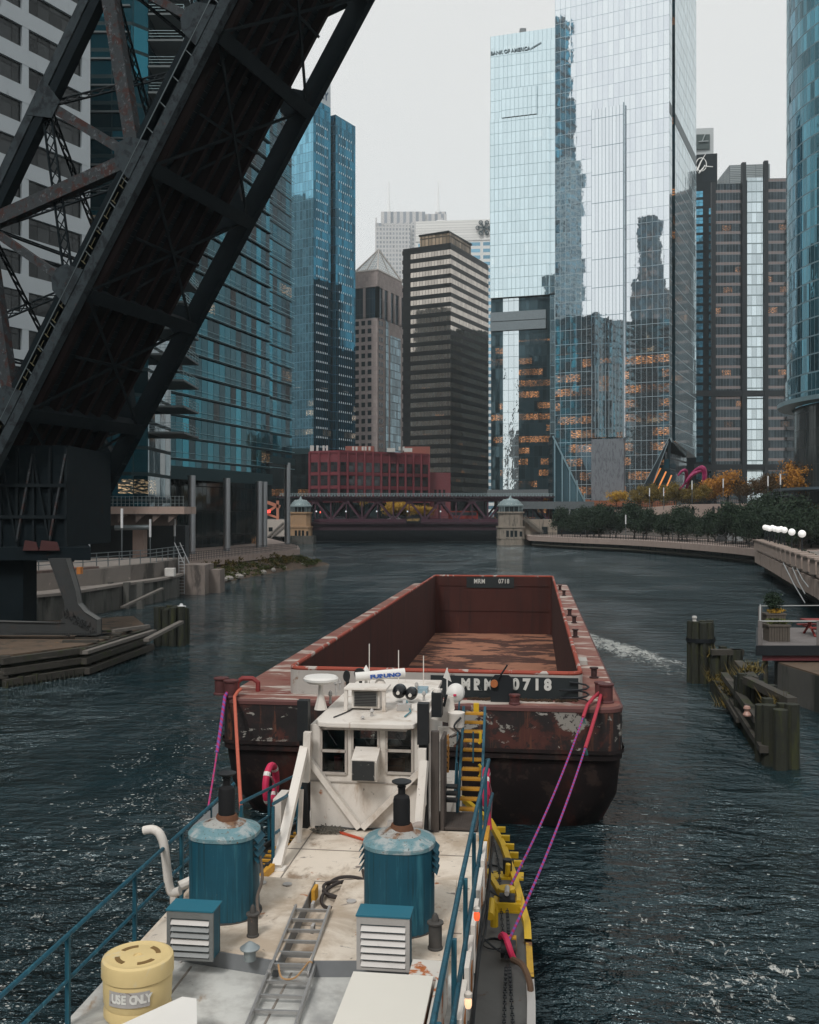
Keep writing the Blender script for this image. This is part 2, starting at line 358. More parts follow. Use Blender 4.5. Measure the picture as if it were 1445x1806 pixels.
# vegetated bank below the left walk
bank = MB(); pts = [(-24.5, 104, .2), (-23.4, 112, .2), (-21.5, 124, .2), (-18.5, 138, .2), (-15, 150, .1), (-13.6, 156, -.1)]
rows = []
for i, p in enumerate(pts):
    rows.append([(p[0]+dx+random.uniform(-.3, .3), p[1]+dx*.3, max(-.3, z+random.uniform(-.15, .15))) for dx, z in ((1.2, -.3), (.2, .25), (-1.2, .6), (-2.6, 1.0), (-5, 1.4), (-7.5, 1.45))])
bank.grid(rows); struct(bank, 'river_bank', EARTH)
def leaf_mat(name, c1, c2, tr=.25):
    b = NB(name); oi = b.n('NewGeometry'); r = oi.outputs['Random Per Island']
    n = b.noise(b.coord('Object'), .8, 3); col = b.mix(b.math('ADD', b.math('MULTIPLY', r, .6), b.math('MULTIPLY', n, .4)), c1, c2)
    return b.done(col, .7, 0, None, .2)
GRASS = leaf_mat('bank_green', (.03, .045, .012), (.11, .12, .03)); SCRUB = leaf_mat('bank_scrub', (.05, .045, .015), (.17, .12, .03))
EVER = leaf_mat('evergreen_leaf', (.011, .022, .015), (.04, .066, .036)); YEL = leaf_mat('yellow_leaf', (.28, .17, .03), (.62, .37, .05)); ORA = leaf_mat('orange_leaf', (.24, .10, .02), (.62, .29, .05))
OLIVE = leaf_mat('olive_leaf', (.09, .08, .022), (.28, .19, .045)); BROWNL = leaf_mat('brown_leaf', (.045, .03, .015), (.13, .075, .03)); BARK = M('bark', (.05, .04, .033), .9, var=.3, scale=4)
def leaves(mb, c, rad, n, size, rnd, clumps=14, zmin=-1):
    C0 = []
    for _ in range(clumps):
        while True:
            p = Vector((rnd.uniform(-1, 1), rnd.uniform(-1, 1), rnd.uniform(zmin, 1)))
            if .25 < p.length < 1: break
        C0.append(p*.8)
    for i in range(n):
        q = rnd.choice(C0); d = Vector((rnd.gauss(0, 1), rnd.gauss(0, 1), rnd.gauss(0, .8)))*.2
        p = q+d; p = Vector((p.x*rad[0], p.y*rad[1], p.z*rad[2]))+Vector(c)
        a = Vector((rnd.gauss(0, 1), rnd.gauss(0, 1), rnd.gauss(0, 1))).normalized(); b2 = a.orthogonal().normalized(); s_ = size*rnd.uniform(.6, 1.3)
        c2 = a.cross(b2)
        mb.face([p-b2*s_*.5, p+c2*s_*.32, p+b2*s_*.5, p-c2*s_*.32])
    return mb
rb = random.Random(3)
gm = MB(); rk = MB()
for i in range(90):
    t = rb.random(); k = min(int(t*5), 4); f = t*5-k; p = Vector(pts[k]).lerp(Vector(pts[k+1]), f); dx = rb.uniform(-3.5, .7)
    leaves(gm, (p.x+dx, p.y+dx*.3, .5-dx*.22), (.9, .9, .6), 60, .28, rb, 5, -.2)
tag(gm.build('bank_grass', GRASS), kind='stuff')
gm = MB()
for i in range(34):
    t = rb.random()*.75; k = min(int(t*5), 4); f = t*5-k; p = Vector(pts[k]).lerp(Vector(pts[k+1]), f); dx = rb.uniform(-3.6, -.6)
    leaves(gm, (p.x+dx, p.y+dx*.3, .9-dx*.22), (.8, .8, .8), 50, .3, rb, 5, -.2)
tag(gm.build('bank_scrub', SCRUB), kind='stuff')
STONE = M('pale_stone', (.38, .35, .32), .9, var=.25, scale=2, bump=.2)
for i in range(26):
    t = rb.random(); k = min(int(t*5), 4); f = t*5-k; p = Vector(pts[k]).lerp(Vector(pts[k+1]), f)
    rk.lathe([(.01, -.3), (.5, -.15), (.55, .1), (.3, .3), (.01, .36)], (p.x+rb.uniform(-1.4, .7), p.y, .35), 7, rb.uniform(.6, 1.3), rb.uniform(.6, 1.3), False, False)
tag(rk.build('bank_rubble', STONE), kind='stuff')
# ================================================================ BUILDINGS
def foot(N, yaw, lr, ll):
    y = R(yaw); dR = Vector((math.sin(y), math.cos(y))); dL = Vector((-math.cos(y), math.sin(y))); N = Vector(N)
    return [N, N+dR*lr, N+dR*lr+dL*ll, N+dL*ll]
def shrink(P, d):
    c = sum(P, Vector((0, 0)))/len(P); return [p+(c-p).normalized()*d for p in P]
def wins(parent, p, q, us, zs, w, h, mat, name='window', out=.06, mull=None):
    """individual windows on the wall p->q (left to right seen from outside)"""
    p, q = Vector((p[0], p[1])), Vector((q[0], q[1])); d = (q-p).normalized(); nrm = Vector((d.y, -d.x)); first = None
    for z in zs:
        for u in us:
            c = p+d*u
            if first is None:
                m = MB(); a, b = c-d*w/2+nrm*out, c+d*w/2+nrm*out
                m.facade(a, b, z, z+h, u); m.plate([(a.x, a.y, z), (b.x, b.y, z), (b.x, b.y, z+h), (a.x, a.y, z+h)], (-nrm.x*.3, -nrm.y*.3, 0)) if False else None
                if mull:
                    for k in range(1, mull): e = a.lerp(b, k/mull); m.bar((e.x, e.y, z), (e.x, e.y, z+h), .08, .08)
                first = m.build(name, mat, parent); c0 = c; z0 = z
            else: inst(first, name, parent, (c.x-c0.x, c.y-c0.y, z-z0))
    return first
def bld(name, label, cat, base, group=None): return worldthing(name, label, cat, base, group)
# ---- white framed office block on the left
WHITEC = M('shaded_white_stone', (.43, .48, .51), .7, var=.08, scale=.5, layers=[((.22, .24, .26), .6, .6, .8, (1, 1, .3))])  # white frames given a grey blue base colour for standing in shade
G_DARK = facade_mat('dark_window', 1.45, 3.6, (.045, .05, .052), .5, .06, (.02, .022, .024), .09, .1, lit=.06, litz=(4, 44), lits=.8, tint=.4)
N = Vector((-32.9, 100)); y_ = R(28.3); dA = Vector((-math.sin(y_), -math.cos(y_))); nA = Vector((math.cos(y_), -math.sin(y_)))
T = bld('office_block', 'office block with broad white frames and dark windows behind the raised bridge', 'building', (N.x, N.y, 2.4))
E = N+dA*42; B1 = E-nA*20; B2 = N-nA*20
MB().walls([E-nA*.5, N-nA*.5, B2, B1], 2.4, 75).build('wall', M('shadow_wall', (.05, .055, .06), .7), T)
fr = MB()
for k in range(20):
    z = 4.2+k*3.6; fr.plate([(E.x-nA.x*.45, E.y-nA.y*.45, z), (E.x, E.y, z), (N.x, N.y, z), (N.x-nA.x*.45, N.y-nA.y*.45, z)], (0, 0, 1.55))
for k in range(6):
    a = N+dA*(k*7.4); b = N+dA*(k*7.4+.75)
    fr.plate([(a.x-nA.x*.02, a.y-nA.y*.02, 2.4), (b.x-nA.x*.02, b.y-nA.y*.02, 2.4), (b.x-nA.x*.42, b.y-nA.y*.42, 2.4), (a.x-nA.x*.42, a.y-nA.y*.42, 2.4)], (0, 0, 72.5))
fr.plate([(N.x, N.y, 2.4), (N.x-nA.x*20, N.y-nA.y*20, 2.4), (N.x-nA.x*20-dA.x*.3, N.y-nA.y*20-dA.y*.3, 2.4), (N.x-dA.x*.3, N.y-dA.y*.3, 2.4)], (0, 0, 72.5))
fr.build('frame', WHITEC, T)
wins(T, E, N, [42-(k*7.4+4.07) for k in range(5)], [5.75+k*3.6 for k in range(19)], 6.65, 2.05, G_DARK, out=-.3)
# ---- dark glass tower with stacked balconies
G_WEST = facade_mat('balcony_tower_glass', 2.6, 3.2, (.015, .085, .115), .75, .06, (.012, .03, .035), .12, .45, lit=.1, lits=.7, litcol=(1, .7, .4), tint=.75, tilt=.02, litz=(4, 90))
T = bld('residential_tower', 'dark teal glass tower with stacked corner balconies seen through the bridge truss', 'building', (-32, 118, 2.4))
MB().walls([(-62, 118), (-33.6, 118), (-32, 119.6), (-32, 131), (-62, 131)], 2.4, 96).build('curtain_wall', G_WEST, T)
SLABM = M('slab_edge', (.10, .12, .125), .7, var=.1)
RAILG = M('balcony_rail', (.25, .34, .36), .35, .4)
b0 = MB().box(-31.98, -27.6, 119.5, 128, 18, 18.25); r0 = MB()
for z in (18.6, 18.95, 19.3): r0.bar((-27.65, 119.5, z), (-27.65, 128, z), .05); r0.bar((-31.9, 119.55, z), (-27.65, 119.55, z), .05)
for k in range(6): r0.bar((-27.65, 119.6+k*1.67, 18.25), (-27.65, 119.6+k*1.67, 19.3), .05)
bb = b0.build('balcony', SLABM, T); rr = r0.build('railing', RAILG, bb)
for k in range(1, 24):
    c = inst(bb, 'balcony', T, (0, 0, 3.2*k)); inst(rr, 'railing', c, (0, 0, 0))
sb = MB()
for k in range(28): sb.box(-62, -33.7, 117.75, 117.98, 5.4+k*3.2, 5.6+k*3.2)
sb.build('slab_line', SLABM, T)
# ---- broad teal riverside tower on columns
G_EAST = facade_mat('teal_glass', 1.9, 3.2, (.004, .054, .073), .88, .05, (.005, .02, .025), .1, .35, colvar=.7, lit=.055, litz=(0, 60), litcol=(1, .6, .3), lits=.5, tint=.95, tilt=.02, wave=.05, wsc=.18)
ra, la = Vector((-21.2, 185)), Vector((-36.9, 133.5)); dE = (ra-la).normalized(); nE = Vector((dE.y, -dE.x))
def ep(t, o=0): return la+dE*t+nE*o
LE = (ra-la).length; TS = 41.5
T = bld('riverside_tower', 'wide teal glass apartment tower raised on silver columns at the left bank', 'building', (la.x, la.y, 2.4))
cw = MB(); cw.walls([ep(0), ep(TS), ep(TS, -22), ep(0, -22)], 13.6, 89); cw.walls([ep(TS+.02, -1.2), ep(LE, -1.2), ep(LE, -22), ep(TS+.02, -22)], 17.6, 89)
cw.face([(*ep(0), 13.6), (*ep(0, -22), 13.6), (*ep(TS, -22), 13.6), (*ep(TS), 13.6)], [(0, 1)]*4); cw.face([(*ep(TS, -1.2), 17.6), (*ep(TS, -22), 17.6), (*ep(LE, -22), 17.6), (*ep(LE, -1.2), 17.6)], [(0, 1)]*4)
cw.build('curtain_wall', G_EAST, T)
SLABE = M('teal_fascia', (.02, .045, .052), .6, .1, var=.2, spec=.15)
fa = MB(); fa.plate([(*ep(-.6, .5), 13.2), (*ep(TS+.3, .5), 13.2), (*ep(TS+.3, .02), 13.2), (*ep(-.6, .02), 13.2)], (0, 0, 1.9)); fa.plate([(*ep(TS+.35, -.7), 17.2), (*ep(LE+.5, -.7), 17.2), (*ep(LE+.5, -1.18), 17.2), (*ep(TS+.35, -1.18), 17.2)], (0, 0, 1.3))
fa.build('fascia', SLABE, T)
LINEM = M('rail_line', (.22, .38, .42), .4, .3, var=.3)
for k in range(23):
    z = 16.3+k*3.2; m = MB()
    m.bar((*ep(-.3, .42), z), (*ep(TS+.2, .42), z), .055); m.bar((*ep(-.3, .42), z+.85), (*ep(TS+.2, .42), z+.85), .04)
    m.bar((*ep(TS+.3, -.8), z+.2), (*ep(LE+.4, -.8), z+.2), .07); m.bar((*ep(TS+.3, -.8), z+1.05), (*ep(LE+.4, -.8), z+1.05), .05)
    m.build('slab_rail', LINEM, T)
    MB().plate([(*ep(-.3, .4), z-.28), (*ep(TS, .4), z-.28), (*ep(TS, .02), z-.28), (*ep(-.3, .02), z-.28)], (0, 0, .12)).build('slab_edge', SLABE, T)
bq = MB().plate([(*ep(LE+.02, -2), 20), (*ep(LE+1.3, -2), 20), (*ep(LE+1.3, -6), 20), (*ep(LE+.02, -6), 20)], (0, 0, .3)); 
for z in (20.7, 21.2): bq.bar((*ep(LE+1.25, -2), z), (*ep(LE+1.25, -6), z), .06); bq.bar((*ep(LE+.05, -2), z), (*ep(LE+1.25, -2), z), .06)
o1 = bq.build('balcony', SLABM, T)
for k in range(1, 21): inst(o1, 'balcony', T, (0, 0, 3.2*k))
SILV = M('silver_column', (.42, .44, .46), .35, .75, var=.1, layers=[((.2, .21, .22), 1, .6, .8, (1, 1, .2))])
for px, D, zt in ((248, 137, 13.6), (338, 139, 13.6), (400, 150, 13.6), (457, 165, 13.6), (466, 168, 13.6), (507, 183, 17.6)):
    X = gx(px, D); m = MB().lathe([(.55, 2.4), (.55, zt)], (X, D, 0), 20)
    for z in range(4, int(zt), 3): m.lathe([(.56, z), (.57, z+.05), (.56, z+.1)], (X, D, 0), 20)
    m.build('column', SILV, T)
G_LOB = facade_mat('lobby_glass', 1.5, 4.2, (.03, .045, .05), .55, .06, (.012, .014, .016), .1, .15, lit=.1, lits=.6, tint=.5)
lb = MB().walls([ep(0, -7), ep(TS, -7), ep(TS, -21), ep(0, -21)], 2.4, 13.58); lb.walls([ep(TS+.05, -8), ep(LE, -8), ep(LE, -21), ep(TS+.05, -21)], 2.4, 17.58)
lb.build('lobby', G_LOB, T)
# ---- blue twin tower with lettered parapet
G_BLUE = facade_mat('deep_blue_glass', 1.5, 3.9, (.024, .15, .23), .75, .05, (.03, .09, .15), .12, .18, lit=.10, lits=.9, litcol=(1, .8, .6), tint=.5, tilt=.02)
G_BLU2 = facade_mat('pale_blue_glass', 1.5, 3.9, (.20, .46, .60), .8, .05, (.10, .2, .27), .1, .15, lit=.12, lits=.9, litcol=(1, .75, .5), tint=.25, tilt=.015)
T = bld('blue_tower', 'slim blue glass office tower with a lettered white parapet', 'building', (-39.3, 400, 6.2))
P1 = foot((-39.3, 400), 31, 12, 16); P2 = foot((gx(592, 412), 412), 31, 14.9, 12)
m = MB(); m.facade(P1[0], P1[1], 6, 178); m.facade(P1[1], P1[2], 6, 178); m.facade(P1[2], P1[3], 6, 178); m.face([(*p, 178) for p in P1], [(.3, 2)]*4)
m.walls(P2, 6, 176); m.build('curtain_wall', G_BLUE, T)
m = MB(); m.facade(P1[3]+(P1[3]-P1[2]).normalized()*.1, P1[0]+(P1[0]-P1[1]).normalized()*.1, 6, 178); m.build('pale_wall', G_BLU2, T)
dots = M('vent_dots', (.55, .62, .66), .5)
for (a, b, zt) in ((P1[0], P1[1], 174), (P2[0], P2[1], 172)):
    d = (b-a).normalized(); nn = Vector((d.y, -d.x)); L = (b-a).length; m = MB()
    for k in range(41):
        z = 12+k*3.9
        if z > zt: break
        for j in range(7):
            q = a+d*(L*(.18+.1*j))+nn*.06; m.cbox((q.x, q.y, z), (.34, .12, .8))
    tag(m.build('vent_slots', dots, T), kind='stuff')
q0, q1 = P1[0].lerp(P1[1], .35), P1[1]
m = MB().walls([q0, q1, q1+(P1[2]-P1[1])*.5, q0+(P1[2]-P1[1])*.5], 178, 189); m.build('parapet', M('pale_parapet', (.5, .55, .58), .5), T)
dd = (q1-q0).normalized(); ang = math.atan2(dd.y, dd.x); qc = q0.lerp(q1, .42)+Vector((dd.y, -dd.x))*.15
text('lettering', 'EY', M('sign_navy', (.05, .10, .16), .5), T, (qc.x, qc.y, 181.6), (R(90), 0, ang), 5.2, .1, .95, .06)
m = MB().plate([(*(qc-dd*1.6), 185), (*(qc+dd*2.2), 185.5), (*(qc+dd*2.2), 186.6)], (dd.y*.2, -dd.x*.2, 0)); m.build('emblem', M('sign_yellow', (.7, .45, .05), .5), T)
# ---- stone tower with glazed pyramid
STN = facade_mat('grey_pink_stone', 1.3, 1.85, (.37, .315, .30), 0, .8, (.25, .21, .20), .06, .06, tint=.12, tilt=0, wave=0)
G_SM = facade_mat('small_pane', 1.0, 3.7, (.03, .045, .055), .55, .08, (.02, .02, .02), .05, .05, lit=.25, lits=.8, tint=.4, litz=(8, 84))
T = bld('stone_tower', 'grey pink stone tower topped by a glazed pyramid', 'building', (gx(666, 440), 440, 6.2))
P = foot((gx(666, 440), 440), 25, 30, 14)
MB().walls(P, 6, 96).build('wall', STN, T)
wl_, wr_ = (P[0]-P[3]).length, (P[1]-P[0]).length
zs = [30+3.7*k for k in range(18)]
wins(T, P[3], P[0], [wl_-10.4, wl_-7.2, wl_-4.0], zs, 1.9, 2.1, G_SM)
wins(T, P[0], P[1], [2.2, 4.6], zs, 1.5, 2.1, G_SM)
m = MB(); 
for u0, u1, zt in ((8, 11, 96), (13, 24, 90)):
    a = P[0].lerp(P[1], u0/wr_); b = P[0].lerp(P[1], u1/wr_); d = (b-a).normalized(); nn = Vector((d.y, -d.x))*.1; m.facade(a+nn, b+nn, 8, zt, u0)
m.build('glass_strip', facade_mat('strip_glass', 1.6, 3.7, (.16, .24, .28), .7, .06, (.05, .06, .07), .25, .3, tint=.5), T)
Pc = shrink(P, 1.0); MB().walls(Pc, 96.02, 110).build('crown_core', facade_mat('crown_glass', 1.6, 7, (.05, .08, .10), .6, .06, (.05, .06, .07), .2, .3, tint=.3), T)
m = MB()
for (a, b) in ((P[3], P[0]), (P[0], P[1]), (P[1], P[2])):
    L = (b-a).length; d = (b-a)/L; k = 0; u = 0
    n_ = max(2, round(L/6))
    for k in range(n_+1):
        c = a+d*(L*k/n_); c = c.lerp(sum(P, Vector((0, 0)))/4, .04); m.bar((c.x, c.y, 96), (c.x, c.y, 110), 1.9 if k % 2 == 0 else 1.2)
m.walls(P, 110.02, 116); m.build('crown', STN, T)
Pq = shrink(P, 2.5); m = MB(); m.walls(Pq, 116, 118); m.build('cornice', STN, T)
c_ = sum(P, Vector((0, 0)))/4; m = MB(); a_ = (c_.x, c_.y, 131.0)
for i in range(4):
    p, q = Pq[i], Pq[(i+1) % 4]; m.face([(*p, 118.1), (*q, 118.1), a_], [(0, 0), ((q-p).length, 0), ((q-p).length/2, 14)])
m.build('pyramid', facade_mat('pyramid_glass', 2.2, 1.6, (.42, .46, .47), .6, .1, (.62, .58, .55), .3, .2, tint=.15), T)
m = MB()
for i in range(4): m.bar((*Pq[i], 118.2), a_, .6); m.bar((*Pq[i], 118.2), (*Pq[(i+1) % 4], 118.2), .6); m.bar((*(Pq[i].lerp(Pq[(i+1) % 4], .5)), 118.2), a_, .35)
m.build('pyramid_rib', M('pale_rib', (.6, .56, .52), .6), T)
# ---- far misty tower with two spires
FAR = facade_mat('far_misted_stone', 6.6, 8.8, (.16, .17, .19), .3, .5, (.44, .42, .415), 2.9, 3.8, lit=.2, lits=.5, litcol=(1, .85, .7), tint=.3, tilt=0, litz=(8, 900))  # stone paled so that part of the mist fade is in its colour
FARV = facade_mat('far_misted_strip', 13.0, 130.0, (.18, .19, .22), .3, .5, (.45, .43, .425), 7, 6, tint=.2, tilt=0)
T = bld('spire_tower', 'pale tower with two thin spires fading into mist', 'building', (gx(725, 2000), 2000, 6.2))
def bx(x0, x1, y0, y1, D, dep, mat, nm):
    X0, X1 = gx(x0, D), gx(x1, D); return MB().walls([(X0, D), (X1, D), (X1, D+dep), (X0, D+dep)], gz(y0, D), gz(y1, D)).build(nm, mat, T)
bx(662, 724, 870, 398, 2000, 100, FAR, 'wall'); bx(674, 790, 870, 392, 2012, 100, FAR, 'wall')
bx(662, 676, 398, 392, 2002, 12, FARV, 'parapet'); bx(672, 750, 392, 372, 2016, 30, FARV, 'crown'); bx(750, 788, 392, 376, 2024, 26, FARV, 'crown'); bx(768, 787, 376, 372, 2030, 20, FARV, 'parapet')
for px in (686, 773): MB().tube([(gx(px, 2032), 2032, gz(374, 2032)), (gx(px, 2032), 2032, gz(345, 2032)), (gx(px, 2032), 2032, gz(318, 2032))], [3.4, 1.9, .7], 8).build('spire', M('misted_spire', (.72, .72, .72), .6), T)  # spires coloured pale to look faded by mist
m = MB()
for k in range(12): x = gx(664+k*10.5, 2010); m.bar((x, 1998, gz(398, 2010)), (x, 1998, gz(386 if k in (0, 11) else 394, 2010)), 2.6)
m.build('pinnacle', FARV, T)
# ---- white striped tower with dark emblem
G_WST = facade_mat('white_stripes', 13.5, 4.1, (.22, .42, .55), .6, .08, (.66, .67, .66), 1.8, 1.9, tint=.25, tilt=.01)
T = bld('white_tower', 'white office tower striped with blue windows behind the brown banded tower', 'building', (gx(800, 610), 610, 6.2))
X0, X1 = gx(733, 610), gx(905, 610); zt = gz(388, 610)
MB().walls([(X0, 612), (X1, 606), (X1+8, 640), (X0+8, 646)], 6, zt-13).build('wall', G_WST, T)
MB().walls([(X0, 611.7), (X1, 605.7), (X1+8, 640.3), (X0+8, 646.3)], zt-12.9, zt).build('parapet', facade_mat('white_louvre', 40, 1.6, (.72, .72, .70), 0, .6, (.5, .5, .5), .2, .25, tint=.05, tilt=0), T)
m = MB(); ex, ez = gx(854, 605), zt-5.5
for a in range(3):
    t = R(a*60); dx, dz = math.cos(t)*4.0, math.sin(t)*4.0; m.bar((ex-dx, 606.3, ez-dz), (ex+dx, 606.3, ez+dz), .8)
    for s in (-1, 1):
        rows = [(ex+s*dx*.95+1.1*math.cos(2*PI*k/10), 606.2, ez+s*dz*.95+1.1*math.sin(2*PI*k/10)) for k in range(11)]; m.tube(rows, .35, 5, False)
m.build('emblem', M('emblem_dark', (.06, .08, .09), .5), T)
MB().lathe([(5, zt), (5, zt+4), (4.2, zt+4.6)], (gx(778, 625), 628, 0), 20).build('roof_drum', M('white_drum', (.6, .6, .6), .6), T)
# ---- brown banded tower
TANG = facade_mat('tan_ribbon_glass', 1.35, 3.7, (.55, .50, .445), .86, .05, (.10, .09, .08), .13, .01, tint=.16, tilt=.012, wave=.02, lit=.06, lits=.4)
BROWN = facade_mat('dark_spandrel', 8.0, 3.7, (.02, .021, .022), .2, .35, (.015, .016, .017), .1, .1, tint=.15, tilt=.0)
T = bld('banded_tower', 'dark tower with tan ribbon windows on every floor behind the iron bridge', 'building', (gx(795, 390), 390, 6.2))
P = foot((gx(795, 390), 390), 27, 39.6, 21.7); Ps = shrink(P, .35)
MB().walls(Ps, 6, 116).build('wall', BROWN, T)
for k in range(27):
    z = 13.0+k*3.78; m = MB(); a, b, c = P[3], P[0], P[1]
    m.facade(a.lerp(b, .17), b, z, z+2.05); m.facade(b, c, z, z+2.05, 21.7); m.build('ribbon_window', TANG, T)
m = MB()
for k in range(28): z = 11.25+k*3.78; m.facade(P[3]+Vector((-.05, -.05)), P[0]+Vector((-.0, -.08)), z, z+1.7); m.facade(P[0]+Vector((0, -.08)), P[1]+Vector((.05, -.05)), z, z+1.7)
m.build('spandrel', BROWN, T)
Pp = [P[0].lerp(P[2], .12), P[0].lerp(P[2], .12)+(P[1]-P[0])*.55, P[0].lerp(P[2], .12)+(P[1]-P[0])*.55+(P[3]-P[0])*.62, P[0].lerp(P[2], .12)+(P[3]-P[0])*.62]
MB().walls(Pp, 116, 121.5).build('penthouse', facade_mat('penthouse_panel', 1.6, 8, (.28, .22, .16), .5, .2, (.06, .05, .04), .35, .5, tint=.5), T)
m = MB().walls([Pp[0]+Vector((-.4, -.5)), Pp[1]+Vector((.5, 0)), Pp[2]+Vector((.2, .5)), Pp[3]+Vector((-.5, 0))], 121.5, 122.2); m.build('roof', BROWN, T)
# ---- tall pale glass tower with lettering (left of the angled tower)
G_PALE = facade_mat('pale_sky_glass', 1.55, 4.0, (.75, .90, .95), .95, .02, (.30, .43, .48), .13, .16, tint=.05, tilt=.006, wave=.005, lit=.05, lits=.25, litz=(60, 190), litcol=(1, .8, .6))
G_NIGHT = facade_mat('dark_lit_glass', 1.55, 4.0, (.05, .085, .10), .6, .04, (.02, .035, .04), .14, .2, tint=.4, tilt=.02, wave=.02, lit=.55, litz=(2, 70), lits=1.15)
T = bld('pale_tower', 'tall pale glass tower with roof lettering and a dark slotted base', 'building', (51, 345, 6.2))
Np = Vector((gx(979, 345), 345)); P = foot(Np, 17, 34, 23.2); zT = 179.5; zM = gz(516, 345)
m = MB(); m.facade(P[3], P[0], zM, zT-4.2); m.facade(P[0], P[1], zM, zT); m.facade(P[1], P[2], zM, zT); m.facade(P[2], P[3], zM, zT)
m.face([(*P[3], zT-4.2), (*P[0], zT-4.2), (*P[0], zT), (*P[3], zT-.01)], [(0, 1), (23, 1), (23, 3), (0, 3)]); m.face([(*p, zT) for p in P], [(.5, 1)]*4); m.face([(*p, zM) for p in P][::-1], [(.5, 1)]*4)
m.build('curtain_wall', G_PALE, T)
dl = (P[0]-P[3]).normalized(); nl = Vector((dl.y, -dl.x))
def lp(u, o=0): return P[3]+dl*u+nl*o
# projecting bays on the upper face
m = MB(); m.walls([lp(4.2, .9), lp(17, .9), lp(17, .02), lp(4.2, .02)], zT-30, zT-20); m.walls([lp(-.02, .7), lp(21.2, .7), lp(21.2, .02), lp(-.02, .02)], zM-.4, zT-30.3); m.build('bay', G_PALE, T)
zc = zT-4
text('lettering', 'BANK OF AMERICA', M('sign_slate', (.16, .22, .25), .4), T, (*lp(7.3, .3), zT-6.2), (R(90), 0, math.atan2(dl.y, dl.x)), 1.7, .12, .98, .03)
m = MB()
for k in range(5): a = lp(14.6+k*.55, .32); m.plate([(a.x, a.y, zT-6.6+.25*k), (*(a+dl*1.6), zT-5.9+.25*k), (*(a+dl*1.6), zT-5.6+.25*k), (a.x, a.y, zT-6.3+.25*k)], (nl.x*.1, nl.y*.1, 0))
m.build('emblem', bpy.data.materials['sign_slate'], T)
MB().cbox((*lp(11.2, -3), zT+1.2), (2.2, 2.2, 2.4)).build('roof_unit', M('roof_unit', (.2, .22, .23), .6), T)
# base of the pale tower
m = MB(); m.walls([lp(0, -1.0), lp(21.4, -1.0), lp(21.4, -30), lp(0, -30)], 16.5, zM-.02); m.build('base_wall', G_NIGHT, T)
m = MB(); m.facade(lp(4.4, -.6), lp(10.2, -.6), 16.5, zM-.5); m.build('bright_bay', facade_mat('white_bay_glass', 2.0, 4.0, (.78, .88, .92), .92, .02, (.3, .4, .44), .12, .15, tint=.05, tilt=.01, wave=.03), T)
m = MB().plate([(*lp(0, -.55), gz(577, 345)), (*lp(20.0, -.55), gz(577, 345)), (*lp(20.0, .25), gz(577, 345)), (*lp(0, .25), gz(577, 345))], (0, 0, 3.2)); m.plate([(*lp(0, -.55), gz(577, 345)+3.45), (*lp(20.0, -.55), gz(577, 345)+3.45), (*lp(20.0, .25), gz(577, 345)+3.45), (*lp(0, .25), gz(577, 345)+3.45)], (0, 0, 3.2))
m.build('louvre_band', M('grey_louvre', (.20, .24, .26), .5, .4), T)
m = MB(); m.walls([lp(21.5, .3), lp(23.2, .3), lp(23.2, -20), lp(21.5, -20)], 6.3, zM-.6); m.build('corner_pier', facade_mat('pier_glass', 1.6, 4.0, (.42, .60, .68), .85, .03, (.2, .3, .34), .12, .2, tint=.3), T)
m = MB(); m.plate([(*lp(-1, .8), 13.2), (*lp(23.6, .8), 13.2), (*lp(23.6, -28), 13.2), (*lp(-1, -28), 13.2)], (0, 0, 3.2)); m.build('canopy', M('grey_fascia', (.16, .18, .19), .5, .3), T)
m = MB(); m.walls([lp(.5, -4), lp(21, -4), lp(21, -25), lp(.5, -25)], 6.2, 13.18); m.build('lobby', facade_mat('pale_lobby', 1.6, 3.5, (.04, .06, .07), .5, .06, (.02, .02, .02), .1, .2, lit=.5, lits=.8, tint=.4), T)
# ---- angled glass tower cantilevered over its base
G_ANG = facade_mat('mirror_glass', 1.55, 4.05, (.85, .91, .97), .96, .02, (.34, .43, .48), .09, .12, tint=.06, tilt=.005, wave=.005, lit=.75, litz=(6, 54), lits=1.15)
G_BAY = facade_mat('mirror_bay_glass', 1.0, 8.0, (.85, .91, .96), .96, .02, (.16, .24, .29), .11, .16, tint=.05, tilt=.005, wave=.008, lit=.22, litz=(6, 52), lits=.6)
G_SIDE = facade_mat('mirror_side_glass', 1.1, 4.05, (.60, .73, .77), .9, .05, (.26, .35, .39), .2, .22, tint=.2, tilt=.01)
G_SLOT = facade_mat('slot_glass', 1.6, 4.05, (.03, .09, .12), .6, .05, (.02, .03, .035), .1, .3, tint=.5, lit=.35, lits=.8, litz=(10, 150))
Na = Vector((gx(1181, 270), 270)); T = bld('angled_tower', 'tallest mirror glass tower leaning out over a narrow base', 'building', (Na.x, Na.y, 6.2))
P = foot(Na, 25, 47.4, 32.6); zB = gz(770, 270); zH = 172
dl = (P[0]-P[3]).normalized(); nl = Vector((dl.y, -dl.x)); Lf = (P[0]-P[3]).length; dr = (P[1]-P[0]).normalized(); nr = Vector((dr.y, -dr.x))
def lp(u, o=0, r=0): return P[3]+dl*u+nl*o+dr*r
zl = 8.4
m = MB(); m.facade(P[3], P[0], zB, zH); m.facade(P[1], P[2], zB, zH); m.facade(P[2], P[3], 8, zH); m.face([(*p, zH) for p in P], [(.5, 1)]*4)
lowR = lp(22.5)                                                     # sloping lower right corner: the face narrows to the base
m.face([(*P[3], zl), (*lp(21.5), zl), (*P[0], zB), (*P[3], zB)], [(0, zl), (21.5, zl), (Lf, zB), (0, zB)])
m.build('curtain_wall', G_ANG, T)
m = MB(); s0, s1 = P[0]+dr*4.2, P[0]+dr*9.0
